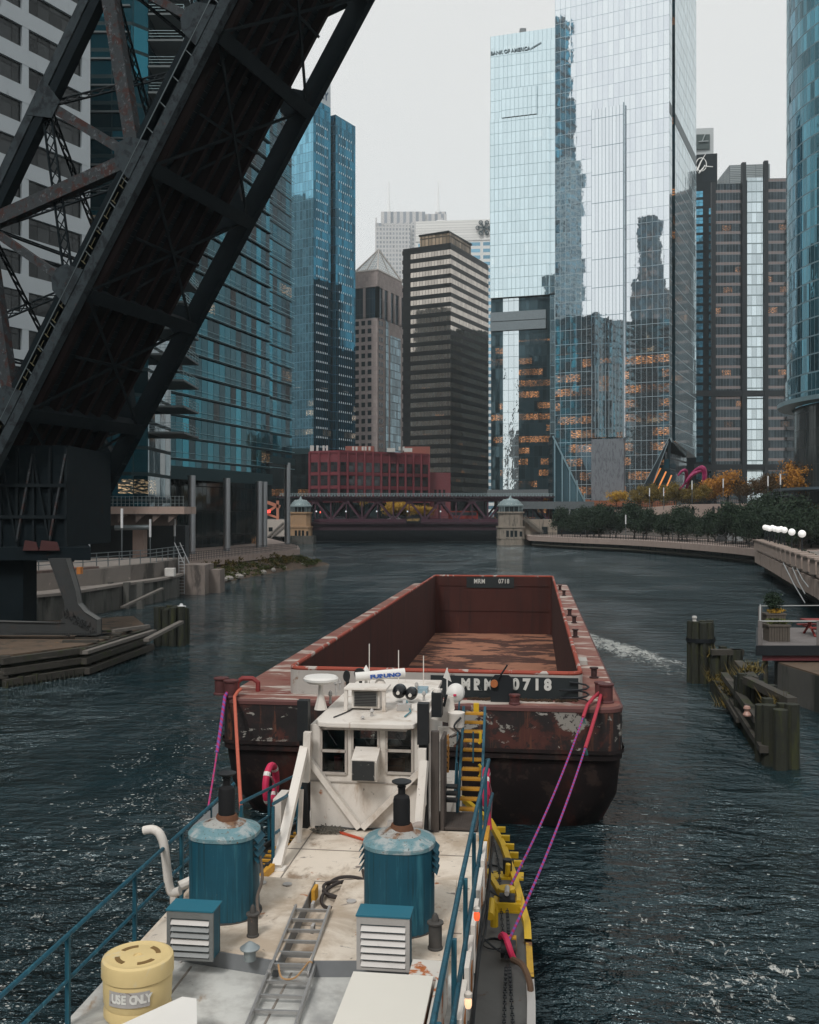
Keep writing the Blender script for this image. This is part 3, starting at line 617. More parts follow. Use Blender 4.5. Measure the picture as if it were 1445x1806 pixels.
m.facade(P[0], s0, zB, zH); m.facade(s1, P[1], zB, zH, 9.0); m.face([(*P[0], zB-.02), (*P[1], zB-3.2), (*P[2], zB-3.2), (*P[3], zB-.02)][::-1], [(.5, 1)]*4)
m.face([(*s0, zB), (*P[0], zB), (*(P[0]), zB-.3), (*s0, zB-1.3)][::-1], [(0, 1)]*4); m.face([(*s1, zB-.6), (*P[1], zB-3.2), (*P[1], zB), (*s1, zB)], [(9, zB-1), (47, zB-3), (47, zB), (9, zB)])
m.build('side_wall', G_SIDE, T)
m = MB(); i0, i1 = s0-nr*1.6, s1-nr*1.6; m.facade(i0, i1, zB-1, zH-.05); m.facade(s0, i0, zB-.2, zH-.05); m.facade(i1, s1, zB-.5, zH-.05); m.build('slot', G_SLOT, T)
m = MB(); zz = gz(640*0+192, 272); 
a, b = s1+nr*.06, P[1]+nr*.06; m.facade(a, b, zz-1.6, zz+1.6); a, b = P[0]+nr*.06, s0+nr*.06; m.facade(a, b, zz-1.6, zz+1.6); m.build('belt', M('belt_louvre', (.10, .13, .14), .5, .4), T)
u0, u1 = 11.0, 20.3
zt1 = gz(182, 274)
m = MB(); m.walls([lp(u0, 1.1), lp(u1, 1.1), lp(u1, .02), lp(u0, .02)], zB+.5, zt1); m.build('bay', G_BAY, T)
m = MB(); m.bar((*lp(u1-.05, 1.2), zB), (*lp(u1-.05, 1.2), zt1+.5), .35)
for k in range(10): m.bar((*lp(u0+.15+k*.98, 1.2), zB+.5), (*lp(u0+.15+k*.98, 1.2), gz(640, 274)), .16)
m.build('bay_fin', M('bay_fin', (.30, .38, .42), .4, .5), T)
m = MB().plate([(*lp(u0, 1.2), 6.2), (*lp(u1, 1.2), 6.2), (*lp(u1, .05), 6.2), (*lp(u0, .05), 6.2)], (0, 0, zB-6.2)); m.build('stone_panel', M('grey_granite', (.17, .19, .21), .7, var=.15, scale=.5, layers=[((.11, .12, .14), 2, .5, .6, (1, 1, .3))]), T)
# base triangle with inclined struts and orange lit fins
m = MB(); b0_, b1_ = lp(21.6, .1), P[0]+nl*.1
DST = M('dark_strut', (.03, .045, .055), .4, .5)
MB().plate([(*b0_, zl), (*(b0_+dl*3.6), zl), (*(b1_-dl*.4), zB-1.2), (*b1_, zB-.1)], (nl.x*.3, nl.y*.3, 0)).build('inclined_band', DST, T)
for o in (.1, 3.7): MB().bar((*(b0_+dl*o+nl*.35), zl), (*(b1_-dl*.2*(o > 1)+nl*.35), zB-.1-(1.1 if o > 1 else 0)), .18).build('band_trim', bpy.data.materials['bay_fin'], T)
MB().bar((*(P[0]+dr*3-dl*1.5), 6.2), (*(P[0]+dr*3-dl*.5), zB-.5), .8).build('column', DST, T)
m = MB().walls([lp(21, -3, 2), P[0]-nl*5-dl*5+dr*4, P[0]-nl*5-dl*5+dr*38, lp(21, -3, 38)], 6.2, zB-3.4); m.build('lobby', facade_mat('lobby_lit', 1.6, 4.0, (.03, .05, .06), .5, .06, (.02, .02, .02), .12, .2, tint=.5, lit=.2, lits=.6), T)
MB().walls([lp(22.5, -1.6), lp(32.4, -1.6), lp(32.4, -1.6, 9.5), lp(22.5, -1.6, 9.5)], 6.2, zB-6).build('lobby_front', G_SLOT, T)
m = MB()
for k in range(4): a = lp(24.3+k*2.2, -.6); b = lp(28.6+k*1.5, -.6); m.bar((*a, 13.4), (*b, 21.6-1.0*k), .55, .3)
m.build('lit_fin', glow('fin_glow', (.85, .30, .08), .5), T)  # fins emit light themselves to look lit; they are no lamps
m = MB().walls([P[0]+dr*10-nr*3, P[1]-nr*3, P[1]-nr*16, P[0]+dr*10-nr*16], 6.2, zB-3.3); m.build('base_block', facade_mat('base_grey', 3, 4, (.06, .07, .08), .4, .1, (.03, .035, .04), .2, .5, tint=.3), T)
# atrium wedge between the two glass towers
m = MB(); q0 = Vector((gx(975, 262), 262)); q1 = Vector((gx(1046, 262), 262))
T2 = bld('atrium', 'low glass wedge with pale ribs sloping down between two glass towers', 'building', (q0.x, 262, 6.2))
m.plate([(q0.x, 262, 6.2), (q1.x, 262, 6.2), (q0.x+.6, 262, gz(770, 262)), (q0.x, 262, gz(768, 262))], (0, 8, 0)); m.build('wall', M('atrium_glass', (.06, .12, .15), .08, .6), T2)
m = MB()
for k in range(5): x = q0.x+.5+k*2.0; m.bar((x, 261.8, 9), (x, 261.8, max(9.6, gz(772, 262)-(k*2.0+.4)*1.75)), .75, .3)
m.bar((q0.x, 261.7, gz(768, 262)), (q1.x, 261.7, 6.6), .35); m.build('rib', M('pale_blue_rib', (.28, .42, .48), .3, .6), T2)
MB().box(gx(870, 262)+1.2, q1.x, 260.2, 261.3, 9.2, 11.2).build('canopy', M('canopy_grey', (.13, .15, .16), .5, .3), T2)
m = MB()
for px in (984, 1000, 1026): m.bar((gx(px, 262), 260.6, 6.2), (gx(px+4, 262), 260.6, 9.2), .4)
m.build('post', M('post_grey', (.3, .32, .33), .5, .4), T2)
# ---- black tower with emblem and grey clock-like top
BLACKG = facade_mat('black_grid', 8.0, 5.1, (.012, .016, .02), .2, .3, (.012, .015, .018), .3, .4, tint=.2, tilt=0)
BLUW = facade_mat('blue_pane', 1.7, 2.0, (.10, .30, .42), .8, .05, (.03, .06, .08), .15, .12, tint=.4, tilt=.02)
T = bld('emblem_tower', 'narrow black tower with a looping white emblem under a grey top', 'building', (gx(1230, 430), 430, 6.2))
X0, X1 = gx(1205, 430), gx(1263, 430)
MB().walls([(X0, 431), (X1, 428), (X1+7, 460), (X0, 463)], 6, gz(272, 430)).build('wall', BLACKG, T)
zs = [gz(845-15.55*k, 430) for k in range(33)]
wins(T, (X0, 431), (X1, 428), [7.3], zs, 3.0, 2.7, BLUW); wins(T, (X0, 431), (X1, 428), [12.4], zs[:31], 2.4, 2.7, BLUW)
XA, XB = gx(1208, 430), gx(1259, 430)
MB().walls([(XA, 431.5), (XB, 430), (XB+4, 450), (XA, 452)], gz(271.5, 430), gz(224, 430)).build('top', M('grey_top', (.42, .45, .46), .6, var=.1), T)
MB().plate([(gx(1226, 430), 429.9, gz(262, 430)), (gx(1252, 430), 429.6, gz(262, 430)), (gx(1252, 430), 429.6, gz(236, 430)), (gx(1226, 430), 429.9, gz(236, 430))], (0, .5, 0)).build('louvre', facade_mat('top_louvre', 9, .6, (.16, .23, .24), .2, .4, (.08, .1, .1), .1, .25), T)
m = MB(); cx_, cz_ = gx(1239, 429), gz(248, 429); m.bar((cx_, 429.2, cz_), (cx_+1.3, 429.2, cz_+3.2), .4); m.bar((cx_-1.5, 429.2, cz_), (cx_+2.8, 429.2, cz_+.2), .35); m.build('hand', M('hand_grey', (.3, .34, .35), .5), T)
WSIGN = M('white_sign', (.8, .8, .78), .5)
m = MB(); ex, ez = gx(1238, 428), gz(288, 428); m.tube([(ex+2.3*math.cos(a), 428.6, ez+2.9*math.sin(a)) for a in [2*PI*k/20 for k in range(21)]], .22, 5, False)
m.tube([(ex+1.9, 428.4, ez+4.6), (ex-.2, 428.4, ez+1.2), (ex-1.9, 428.4, ez-2.8), (ex-1.2, 428.4, ez-3.9), (ex+.4, 428.4, ez-2.2), (ex+1.6, 428.4, ez-.3)], [.12, .3, .45, .45, .35, .15], 5); m.bar((ex+1.2, 428.4, ez-.8), (ex+5.0, 428.4, ez-1.1), .45, .3); m.build('emblem', WSIGN, T)
# ---- striped tower with glazed shaft
SPA = facade_mat('striped_floor', 1.15, 4.02, (.05, .065, .075), .55, .05, (.12, .15, .16), .1, .1, spand=1.15, spcol=(.225, .19, .185), tint=.4, tilt=.01, lit=.08, litz=(0, 200), lits=.9)
SHAFT = facade_mat('shaft_glass', 1.8, 4.02, (.66, .76, .80), .9, .03, (.26, .33, .35), .12, .5, tint=.2, tilt=.02, wave=.05)
T = bld('striped_tower', 'tower striped in pinkish floors around a bright glass shaft', 'building', (gx(1325, 380), 380, 6.2))
def sx(px): return gx(px, 380)
ys = lambda px: 380-(px-1325)*.012
zt = gz(322, 380)
for (a, b, t, nm, mt) in ((1256, 1308, 322, 'wall', SPA), (1318, 1346, 312, 'shaft', SHAFT), (1354, 1412, 314, 'wall', SPA)):
    MB().walls([(sx(a), ys(a)), (sx(b), ys(b)), (gx(b+2, 410), 410), (gx(a+4, 410), 410)], 6, gz(t, 380)).build(nm, mt, T)
MB().walls([(sx(1308)-.1, 380.6), (sx(1356), 380.6), (gx(1356, 409), 409), (gx(1312, 409), 409)], 6, gz(316, 380)).build('core', BLACKG, T)
for px, t in ((1311, 287), (1350, 284)): MB().box(sx(px)-.75, sx(px)+.75, 378.6, 380.4, 6, gz(t, 380)).build('mast', DARKM, T)
MB().walls([(sx(1296), 386), (sx(1366), 384.5), (sx(1372), 404), (sx(1300), 404)], gz(316, 380), gz(290, 386)).build('louvre_house', facade_mat('grey_louvres', 5, .7, (.32, .36, .37), .3, .4, (.12, .14, .15), .2, .25, tint=.1, tilt=0), T)
m = MB()
for y in (692, 822): m.box(sx(1225), sx(1412), 378.9, 379.8, gz(y+6, 380), gz(y-4, 380))
m.box(sx(1256)-.3, sx(1262), 379.3, 380.4, 6, zt+.3); m.build('dark_band', DARKM, T)
bq = MB().box(sx(1384), sx(1396), 377.4, 379.2, 20, 21.3); bq = bq.build('balcony', M('balcony_dark', (.06, .065, .07), .6), T)
for k in range(1, 26): inst(bq, 'balcony', T, (0, 0, 4.02*k))
# ---- curved glass tower at the right edge
G_CUR = facade_mat('curved_glass', 1.3, 3.6, (.07, .21, .27), .8, .05, (.14, .21, .24), .11, .28, tint=.55, tilt=.03, wave=.05, lit=.05, lits=.4)
T = bld('curved_tower', 'curved blue glass tower cut off by the right edge of the photo', 'building', (110, 200, 6.2))
cc = Vector((108.7, 200)); rad = 29.5
def arc(mb, r, z0, z1, a0=100, a1=330, n=46):
    u = 0
    for k in range(n):
        t0, t1 = R(a0+(a1-a0)*k/n), R(a0+(a1-a0)*(k+1)/n); p, q = cc+Vector((r*math.cos(t0), r*math.sin(t0))), cc+Vector((r*math.cos(t1), r*math.sin(t1)))
        mb.facade(p, q, z0, z1, u); u += (q-p).length
    return mb
arc(MB(), rad, 36, 132).build('curtain_wall', G_CUR, T); arc(MB(), rad+.3, 31.5, 35.9).build('wave_band', G_CUR, T)
m = MB().lathe([(rad-1, 30.2), (rad+1.8, 30.4), (rad+1.8, 31.3), (rad-1, 31.4)], (cc.x, cc.y, 0), 60, cap=False); m.build('canopy', M('teal_canopy', (.16, .25, .28), .4, .5), T)
arc(MB(), rad-1.5, 6.2, 30.2).build('base_wall', facade_mat('curved_base', 1.1, 3.6, (.045, .055, .055), .4, .15, (.03, .035, .035), .25, .1, tint=.3), T)
m = MB().lathe([(rad-1.4, 12.6), (rad+2.6, 12.8), (rad+2.6, 13.3), (rad-1.4, 13.4)], (cc.x, cc.y, 0), 60, cap=False); m.build('lower_canopy', M('slate_canopy', (.10, .14, .17), .4, .5), T)
T = bld('glass_office', 'dark glass office low behind the silver columns and the bridge house', 'building', (gx(490, 335), 335, 6.2))
MB().walls([(gx(400, 335), 335), (gx(547, 335), 335), (gx(547, 335), 350), (gx(400, 335), 350)], 6.2, gz(792, 335)).build('wall', G_LOB, T)
MB().box(gx(400, 335)-.1, gx(547, 335)+.2, 334.7, 335, gz(800, 335), gz(790, 335)).build('fascia', SLABE, T)
# ---- red brick corner building
REDB = M('red_brick', (.17, .035, .045), .85, var=.2, scale=.5, layers=[((.10, .025, .035), 1.5, .52, .7), ((.22, .06, .06), 3, .62, .75)])
G_RED = facade_mat('sash_glass', 1.4, 1.3, (.05, .055, .06), .5, .06, (.045, .02, .022), .12, .12, tint=.4, lit=.12, lits=.6)
T = bld('brick_building', 'dark red brick loft building with big windows behind the iron bridge', 'building', (gx(598, 300), 300, 6.2))
N = Vector((gx(598, 300), 300)); Lq = Vector((gx(546, 304), 304)); Rq = Vector((gx(757, 318), 318)); zt = gz(793, 300)
MB().walls([Lq, N, Rq, Rq+Vector((-4, 22)), Lq+Vector((0, 24))], 11.4, zt).build('wall', REDB, T); MB().walls([Lq+Vector((.2, .6)), N+Vector((0, .6)), Rq+Vector((-.3, .6)), Rq+Vector((-4, 21.5)), Lq+Vector((.3, 23.5))], 6, 11.39).build('dark_base', G_LOB, T)  # dark base storey put in to darken the view through the truss
for a, b, n in ((Lq, N, 3), (N, Rq, 11)):
    L = (b-a).length; w = L/n; wins(T, a, b, [w*(k+.5) for k in range(n)], [12.4, 16.6, 20.8], w*.68, 3.0, G_RED, out=.03)
    d = (b-a).normalized(); nn = Vector((d.y, -d.x)); m = MB()
    for k in range(n+1): c = a+d*(w*k)+nn*.1; m.bar((c.x, c.y, 11.4), (c.x, c.y, zt-.4), .8, .5)
    for z in (11.6, 15.8, 20.0, zt-.5): m.bar((a.x+nn.x*.08, a.y+nn.y*.08, z), (b.x+nn.x*.08, b.y+nn.y*.08, z), .35, .4)
    m.build('pier', REDB, T)
pent = MB().box(gx(610, 310), gx(660, 310), 308, 314, zt, zt+1.8); pent.box(gx(712, 312), gx(760, 312), 322, 330, zt, zt+2.6); pent.build('roof_house', M('faded_brick', (.25, .09, .07), .85), T)
m = MB(); rr_ = random.Random(5)
for px in (549, 552, 560, 571, 577, 623, 629, 640, 645, 652, 705, 712): m.cbox((gx(px, 306), 306, zt+.9), (.6, .6, 1.9 if px < 600 else 1.2))
for px in (636, 690, 720): m.cbox((gx(px, 309), 309, zt+.6), (2.6, 1.4, 1.2))
m.build('roof_unit', M('roof_white', (.5, .5, .48), .6), T)
T = bld('annex', 'small pink red annex beside the dark red brick loft', 'building', (gx(775, 322), 322, 6.2))
a, b = Vector((gx(758, 321), 321)), Vector((gx(795, 325), 325))
MB().walls([a, b, b+Vector((0, 14)), a+Vector((0, 14))], 6, gz(832, 321)).build('wall', M('pink_brick', (.22, .065, .075), .85, var=.15), T)
wins(T, a, b, [2.2, 3.9, 5.6], [9.5, 13.6], .9, 2.2, G_RED, out=.04)
G_BTL = facade_mat('deep_teal_glass', 3.0, 7.8, (.018, .11, .16), .8, .05, (.01, .03, .04), .3, 2.2, colvar=.5, tint=.6, lit=.25, lits=.6, litz=(0, 400)); G_LST = facade_mat('pale_blue_stone', 2.4, 3.9, (.12, .24, .30), .6, .1, (.30, .38, .41), .7, 1.3, tint=.7)
T = bld('slender_tower', 'tall stepped tower seen only as the dark left strip of the mirror facade', 'building', (-170, 32, 6.2))
MB().walls([(-179, 24), (-171, 24), (-171, 42), (-179, 42)], 6.2, 268).build('wall', G_BTL, T); MB().walls([(-170.9, 26), (-163, 26), (-163, 42), (-170.9, 42)], 6.2, 225).build('wing', G_LST, T); MB().walls([(-179, 24), (-174, 24), (-174, 38), (-179, 38)], 268.1, 318).build('setback', G_BTL, T)
# ---- hidden city upstream, seen only as reflections in the mirror towers
G_CDK = facade_mat('city_dark', 2.2, 3.8, (.015, .04, .052), .35, .15, (.02, .034, .04), .5, 1.2, tint=.6)
G_CITY = facade_mat('city_glass', 1.6, 3.8, (.05, .10, .13), .5, .1, (.03, .045, .05), .2, .8, tint=.6, lit=.2, lits=.5, litz=(0, 200))
G_CIT2 = facade_mat('city_stone', 2.4, 3.8, (.05, .055, .06), .3, .3, (.20, .19, .18), .9, 1.6, tint=.3)
for i, (x, y, w, d, h) in enumerate(((-100, 150, 26, 30, 120), (-95, 60, 30, 34, 78), (-80, -20, 36, 40, 92), (-130, -40, 34, 30, 150), (-60, -110, 40, 34, 84), (-150, 80, 34, 40, 112), (-170, 170, 40, 40, 90), (5, -170, 44, 30, 66), (80, -120, 40, 40, 98), (118, 70, 26, 50, 70), (128, 140, 20, 26, 60), (-215, 40, 50, 60, 170), (-84, 66, 13, 14, 165), (-190, 345, 60, 60, 182), (-76, 322, 30, 30, 112), (97, 462, 48, 40, 98))):
    T = bld('city_block', 'reflected glass block' if i % 2 else 'reflected stone block', 'building', (x, y, 6.2), 'blocks seen only in reflections')
    T['label'] = 'dark block seen only as a reflection in the mirror towers'
    MB().walls([(x-w/2, y-d/2), (x+w/2, y-d/2), (x+w/2, y+d/2), (x-w/2, y+d/2)], 6.2, h*.8).build('wall', G_CDK if i > 13 else (G_CITY, G_CIT2)[i % 2], T)
    MB().walls([(x-w*.35, y-d*.35), (x+w*.35, y-d*.35), (x+w*.35, y+d*.35), (x-w*.35, y+d*.35)], h*.8+.02, h).build('setback', G_CDK if i > 13 else (G_CITY, G_CIT2)[i % 2], T)
# ================================================================ IRON BRIDGE ACROSS THE RIVER
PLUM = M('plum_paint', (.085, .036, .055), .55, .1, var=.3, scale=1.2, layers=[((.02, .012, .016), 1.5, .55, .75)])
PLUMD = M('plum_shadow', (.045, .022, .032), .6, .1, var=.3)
BY = 262.0
T = worldthing('truss_bridge', 'plum coloured double deck iron truss bridge across the river', 'bridge', (0, BY+6, 0))
xs0, xs1 = gx(528, BY), gx(958, BY); zt, zd = gz(880, BY), gz(917, BY)
for y in (BY, BY+12):
    m = MB(); m.bar((xs0, y, zt), (xs1, y, zt), .7, .9); m.build('top_chord', PLUM, T)
    m = MB(); m.bar((xs0+4, y, zd), (xs1-3, y, zd), .7, .8); m.build('bottom_chord', PLUM, T)
    tops = [gx(p, BY) for p in (556, 611, 666, 722, 777, 833, 888, 940)]; px_ = 8.45
    for x in tops:
        m = MB()
        m.bar((x, y, zt-.2), (x-4.2, y, zd), .42, .5); m.bar((x, y, zt-.2), (x+4.2, y, zd), .42, .5)
        m.plate([(x-1.2, y-.3, zt+.3), (x+1.2, y-.3, zt+.3), (x+.9, y-.3, zt-1.1), (x-.9, y-.3, zt-1.1)], (0, .15, 0)); m.build('diagonal', PLUM, T)
        m = MB(); m.bar((x, y, zt), (x, y, zd), .25); m.bar((x+4.2, y, zt), (x+4.2, y, zd), .35); m.build('vertical', PLUM, T)
m = MB().box(xs0-6, xs1+3, BY-1.2, BY+13, zt+.5, zt+.85)
for k in range(50): x = xs0+k*(xs1-xs0)/49; m.box(x, x+.35, BY-1.2, BY+13, zt+.2, zt+.5)
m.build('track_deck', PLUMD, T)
m = MB()
for k in range(110): x = xs0-5+k*(xs1-xs0+7)/109; m.bar((x, BY-1.15, zt+.85), (x, BY-1.15, zt+1.6), .09)
for z in (zt+1.25, zt+1.62): m.bar((xs0-5, BY-1.15, z), (xs1+3, BY-1.15, z), .12)
for k in range(75): x = xs0-5+k*(xs1-xs0+7)/74; m.cbox((x, BY-1.3, zt+.95), (.35, .2, .2))
m.build('railing', M('pale_rail', (.28, .36, .38), .5, .3), T)
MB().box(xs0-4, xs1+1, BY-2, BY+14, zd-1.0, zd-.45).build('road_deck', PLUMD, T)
m = MB()
for y in (BY-1, BY+6, BY+13): m.box(xs0+2, xs1-4, y-.3, y+.3, zd-2.6, zd-1.0)
for k in range(14): x = xs0+4+k*4.3; m.box(x, x+.3, BY-1, BY+13, zd-2.2, zd-1.0)
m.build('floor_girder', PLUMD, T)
m = MB()
for z in (zd+.15, zd+.6, zd+1.05): m.bar((xs0+6, BY-2, z), (xs1-4, BY-2, z), .06)
for k in range(60): x = xs0+6+k*.96; m.bar((x, BY-2, zd-.4), (x, BY-2, zd+1.1), .05)
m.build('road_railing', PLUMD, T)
gd = M('gold_letters', (.55, .36, .12), .5)
MB().box(gx(716, BY), gx(742, BY), BY-2.35, BY-2.2, gz(920.5, BY), gz(911.5, BY)).build('name_board', DARKM, T)
text('lettering', 'LAKE STREET', gd, T, (gx(729, BY), BY-2.4, gz(916, BY)), (R(90), 0, 0), .8, .03, .72, .02)
m = MB()
for px in (559, 611, 665, 719, 777): m.ball((gx(px, BY), BY-1.4, zt-3.2), .22)
m.build('deck_lamp', glow('deck_lamp_glow', (.8, .85, .9), .35), T)
MB().cbox((gx(566, BY), BY-1.5, zt-3.4), (.3, .3, .5)).build('signal', glow('signal_red', (.9, .12, .08), .9), T)
# traffic on the bridge
def bus(px, col, label, w=9, mat=None):
    b = worldthing('bus', label, 'bus', (gx(px, BY+3), BY+3, zd-.45)); x = gx(px, BY+3)
    m = MB().box(x-w/2, x+w/2, BY+1.8, BY+4.2, zd, zd+2.6); m.build('body', mat, b, .15)
    m = MB().box(x-w/2+.4, x+w/2-.4, BY+1.77, BY+1.79, zd+1.3, zd+2.2); m.build('window', M('bus_window', (.03, .04, .05), .2, .3), b)
    for dx in (-w*.33, w*.33): MB().tube([(x+dx, BY+1.75, zd+.05), (x+dx, BY+2.1, zd+.05)], .5, 12).build('wheel', DARKM, b)
bus(817, None, 'red bus crossing the iron bridge behind the truss', 8, M('bus_red', (.30, .03, .02), .5))
def carx(px, y, mat, label):
    x = gx(px, y); b = worldthing('car', label, 'car', (x, y, zd-.45)); prof = [(-2.1, .3), (2.1, .3), (2.1, .8), (1.5, .95), (.9, 1.45), (-.9, 1.45), (-1.6, .95), (-2.1, .85)]
    MB().plate([(x+a, y-.8, zd-.45+z) for a, z in prof], (0, 1.6, 0)).build('body', mat, b)
    MB().plate([(x+a, y-.83, zd-.45+z) for a, z in ((1.2, .98), (.8, 1.38), (-.8, 1.38), (-1.3, .98))], (0, .02, 0)).build('window', bpy.data.materials['bus_window'], b)
    for dx in (-1.3, 1.3): MB().tube([(x+dx, y-.82, zd-.12), (x+dx, y-.6, zd-.12)], .33, 10).build('wheel', DARKM, b)
carx(696, BY+3, M('car_white', (.6, .6, .6), .4), 'white car on the iron bridge beside the street name board')
carx(600, BY+3, M('car_grey', (.12, .13, .15), .4), 'dark grey car on the left part of the iron bridge')
carx(628, BY+3, M('car_black', (.03, .03, .035), .4), 'black car on the iron bridge between two diagonals')
# ---------------------------------------------------------------- bridge houses
TANST = M('tan_limestone', (.40, .26, .155), .8, var=.15, scale=1, bump=.1, layers=[((.2, .13, .08), 1.3, .58, .75, (1, 1, .3))])
GREYST = M('grey_limestone', (.27, .235, .195), .85, var=.25, scale=1, bump=.1, layers=[((.09, .085, .07), 1.0, .5, .7, (1.5, 1.5, .25))])
DOME = M('green_grey_dome', (.20, .26, .27), .5, .3, var=.15)
PANEB = M('dark_pane', (.03, .04, .045), .12, .4)
def bridge_house(x, y, mat, label, z0, zb, s):
    T = worldthing('bridge_house', label, 'bridge house', (x, y, z0))
    m = MB(); ch = lambda w, c: [(x-w+c, y-w), (x+w-c, y-w), (x+w, y-w+c), (x+w, y+w-c), (x+w-c, y+w), (x-w+c, y+w), (x-w, y+w-c), (x-w, y-w+c)]
    m.prism(ch(3.1*s, .6), z0, zb+2.9); m.prism(ch(3.3*s, .6), zb+2.9, zb+3.3); m.prism(ch(2.85*s, .9), zb+3.3, zb+6.6); m.prism(ch(3.15*s, .9), zb+6.6, zb+7.0); m.build('wall', mat, T)
    m = MB(); m.prism(ch(2.7*s, 1.1), zb+7.0, zb+8.3); m.build('lantern', PANEB, T)
    m = MB(); P8 = ch(2.75*s, 1.1)
    for i in range(8):
        a, b = P8[i], P8[(i+1) % 8]
        for k in range(3): m.bar((a[0]+(b[0]-a[0])*k/3, a[1]+(b[1]-a[1])*k/3, zb+7), (a[0]+(b[0]-a[0])*k/3, a[1]+(b[1]-a[1])*k/3, zb+8.3), .14)
    m.build('lantern_post', DOME, T)
    m = MB().lathe([(3.3*s, zb+8.3), (3.3*s, zb+8.6), (2.9*s, zb+8.8), (2.5*s, zb+9.5), (1.6*s, zb+10.1), (.5*s, zb+10.35), (.25, zb+10.8), (.05, zb+11.2)], (x, y, 0), 16); m.build('dome', DOME, T)
    m = MB()
    for k in range(16): t = 2*PI*k/16; m.bar((x+3.0*s*math.cos(t), y+3.0*s*math.sin(t), zb+8.75), (x+1.6*s*math.cos(t), y+1.6*s*math.sin(t), zb+10.15), .12)
    m.build('dome_rib', M('dome_rib', (.35, .4, .4), .5), T)
    for dx in (-1.0, 0, 1.0):
        w = MB().box(x+(dx-.33)*s, x+(dx+.33)*s, y-3.13*s, y-3.05*s, zb+.6, zb+2.2); w.build('window', PANEB, T)
    MB().box(x+1.9*s, x+2.5*s, y-3.13*s, y-3.04*s, zb+.7, zb+2.0).build('window', PANEB, T)
    m = MB()
    for k in range(5): m.box(x-3.14*s, x+3.14*s, y-3.14*s, y-3.06*s, zb-1.9+k*.95*0+(-.0 if k else 0)+k*.0, zb-1.85) if k == 0 else None
    m.box(x-3.2*s, x+3.2*s, y-3.2*s, y+3.2*s, zb+.1, zb+.35); m.build('stone_course', mat, T)
    return T
def bh(px, D, *a): return bridge_house(gx(px, D), D, *a)
bh(530.5, 258, TANST, 'warm tan bridge house with a green dome at the left end of the iron bridge', -.5, 1.4, .92)
bh(900.5, 250, GREYST, 'weathered grey bridge house with a dome at the right end of the iron bridge', -.5, 1.5, 1.05)
# left pier block, ramp and stair house
MB().box(gx(510, 253), gx(552, 253), 254.6, 262, -.5, 2.2).solo('pier', DCONC, 'dark stained pier under the left end of the iron bridge', 'pier', (gx(530, 253), 258, -.5))
b = worldthing('stair_house', 'white stair enclosure with a diagonal flight beside the tan bridge house', 'stair house', (gx(487, 240), 242, 2.4))
MB().box(gx(466, 240), gx(505, 240), 240, 246, 2.4, gz(916, 240)).build('wall', M('cream_wall', (.52, .47, .42), .8, var=.1), b)
m = MB(); m.bar((gx(472, 240), 239.8, gz(946, 240)), (gx(500, 240), 239.8, gz(920, 240)), .35, .3); m.bar((gx(478, 240), 239.8, gz(948, 240)), (gx(505, 240), 239.8, gz(924, 240)), .2, .3); m.build('stair', M('stair_grey', (.25, .23, .21), .7), b)
MB().box(gx(474, 240), gx(481, 240), 239.9, 240.1, gz(936, 240), gz(929, 240)).build('window', PANEB, b)
b = worldthing('signal_gantry', 'peach coloured signal post with a red light left of the bridge house', 'signal', (gx(490, 246), 246, 6))
m = MB(); xg = gx(490, 246); m.bar((xg, 246, 6), (xg, 246, gz(882, 246)), .8, .6); m.bar((xg-3, 246, gz(884, 246)), (xg+.6, 246, gz(893, 246)), .8); m.bar((xg-3, 246, gz(904, 246)), (xg, 246, gz(890, 246)), .6); m.bar((xg-3, 246, gz(905, 246)), (xg, 246, gz(912, 246)), .5); m.build('frame', M('peach_paint', (.48, .20, .13), .6), b)
MB().cbox((xg-2.2, 245.3, gz(901, 246)), (.9, .3, .8)).build('light', glow('red_lamp', (1, .08, .06), 1.2), b)
# right abutment with stairs
b = worldthing('abutment', 'stone abutment with a sloping stair right of the grey bridge house', 'abutment', (gx(955, 248), 250, -.5))
MB().box(gx(925, 250), gx(983, 250), 250, 256, -.5, gz(915, 250)).build('wall', GREYST, b)
m = MB(); xa, xb = gx(925, 248), gx(958, 248); m.bar((xa, 248.6, gz(914, 248)), (xb, 248.6, gz(940, 248)), .9, .8); m.bar((xa, 247.6, gz(908, 248)), (xb, 247.6, gz(935, 248)), .12, .12); m.bar((xa, 247.6, gz(911, 248)), (xb, 247.6, gz(938, 248)), .08, .08)
for k in range(6): t = k/5; m.bar((xa+(xb-xa)*t, 247.6, gz(914+26*t, 248)), (xa+(xb-xa)*t, 247.6, gz(908+27*t, 248)), .08)
m.build('stair', M('stone_stair', (.16, .15, .13), .8), b)
MB().box(gx(956, 250), gx(966, 250), 249.9, 250.05, gz(941, 250), gz(928, 250)).build('door', PANEB, b)
# elevated rusty steel viaduct to the right of the bridge
ORS = M('rust_steel', (.30, .11, .055), .7, .1, var=.25, scale=.8)
T = worldthing('rail_viaduct', 'orange brown elevated steel viaduct right of the iron bridge', 'viaduct', (gx(1050, 272), 272, 6.2))
xa, xb = gx(955, 270), gx(1190, 270); MB().box(xa, xb, 268, 276, gz(893, 270), gz(882, 270)).build('girder', ORS, T)
for px in (967, 1031): MB().box(gx(px-3, 268), gx(px+3, 268), 267.3, 267.9, 6.2, gz(881, 268)).build('column', ORS, T)
m = MB().box(gx(962, 268), gx(1040, 268), 267.2, 267.9, gz(886, 268), gz(880, 268)); m.build('edge_beam', ORS, T)
m = MB()
for z in (gz(878, 268), gz(874, 268)): m.bar((xa, 267.4, z), (gx(1040, 268), 267.4, z), .1)
for k in range(13): x = xa+k*1.0; m.bar((x, 267.4, gz(882, 268)), (x, 267.4, gz(874, 268)), .08)
m.build('railing', STEELR, T)
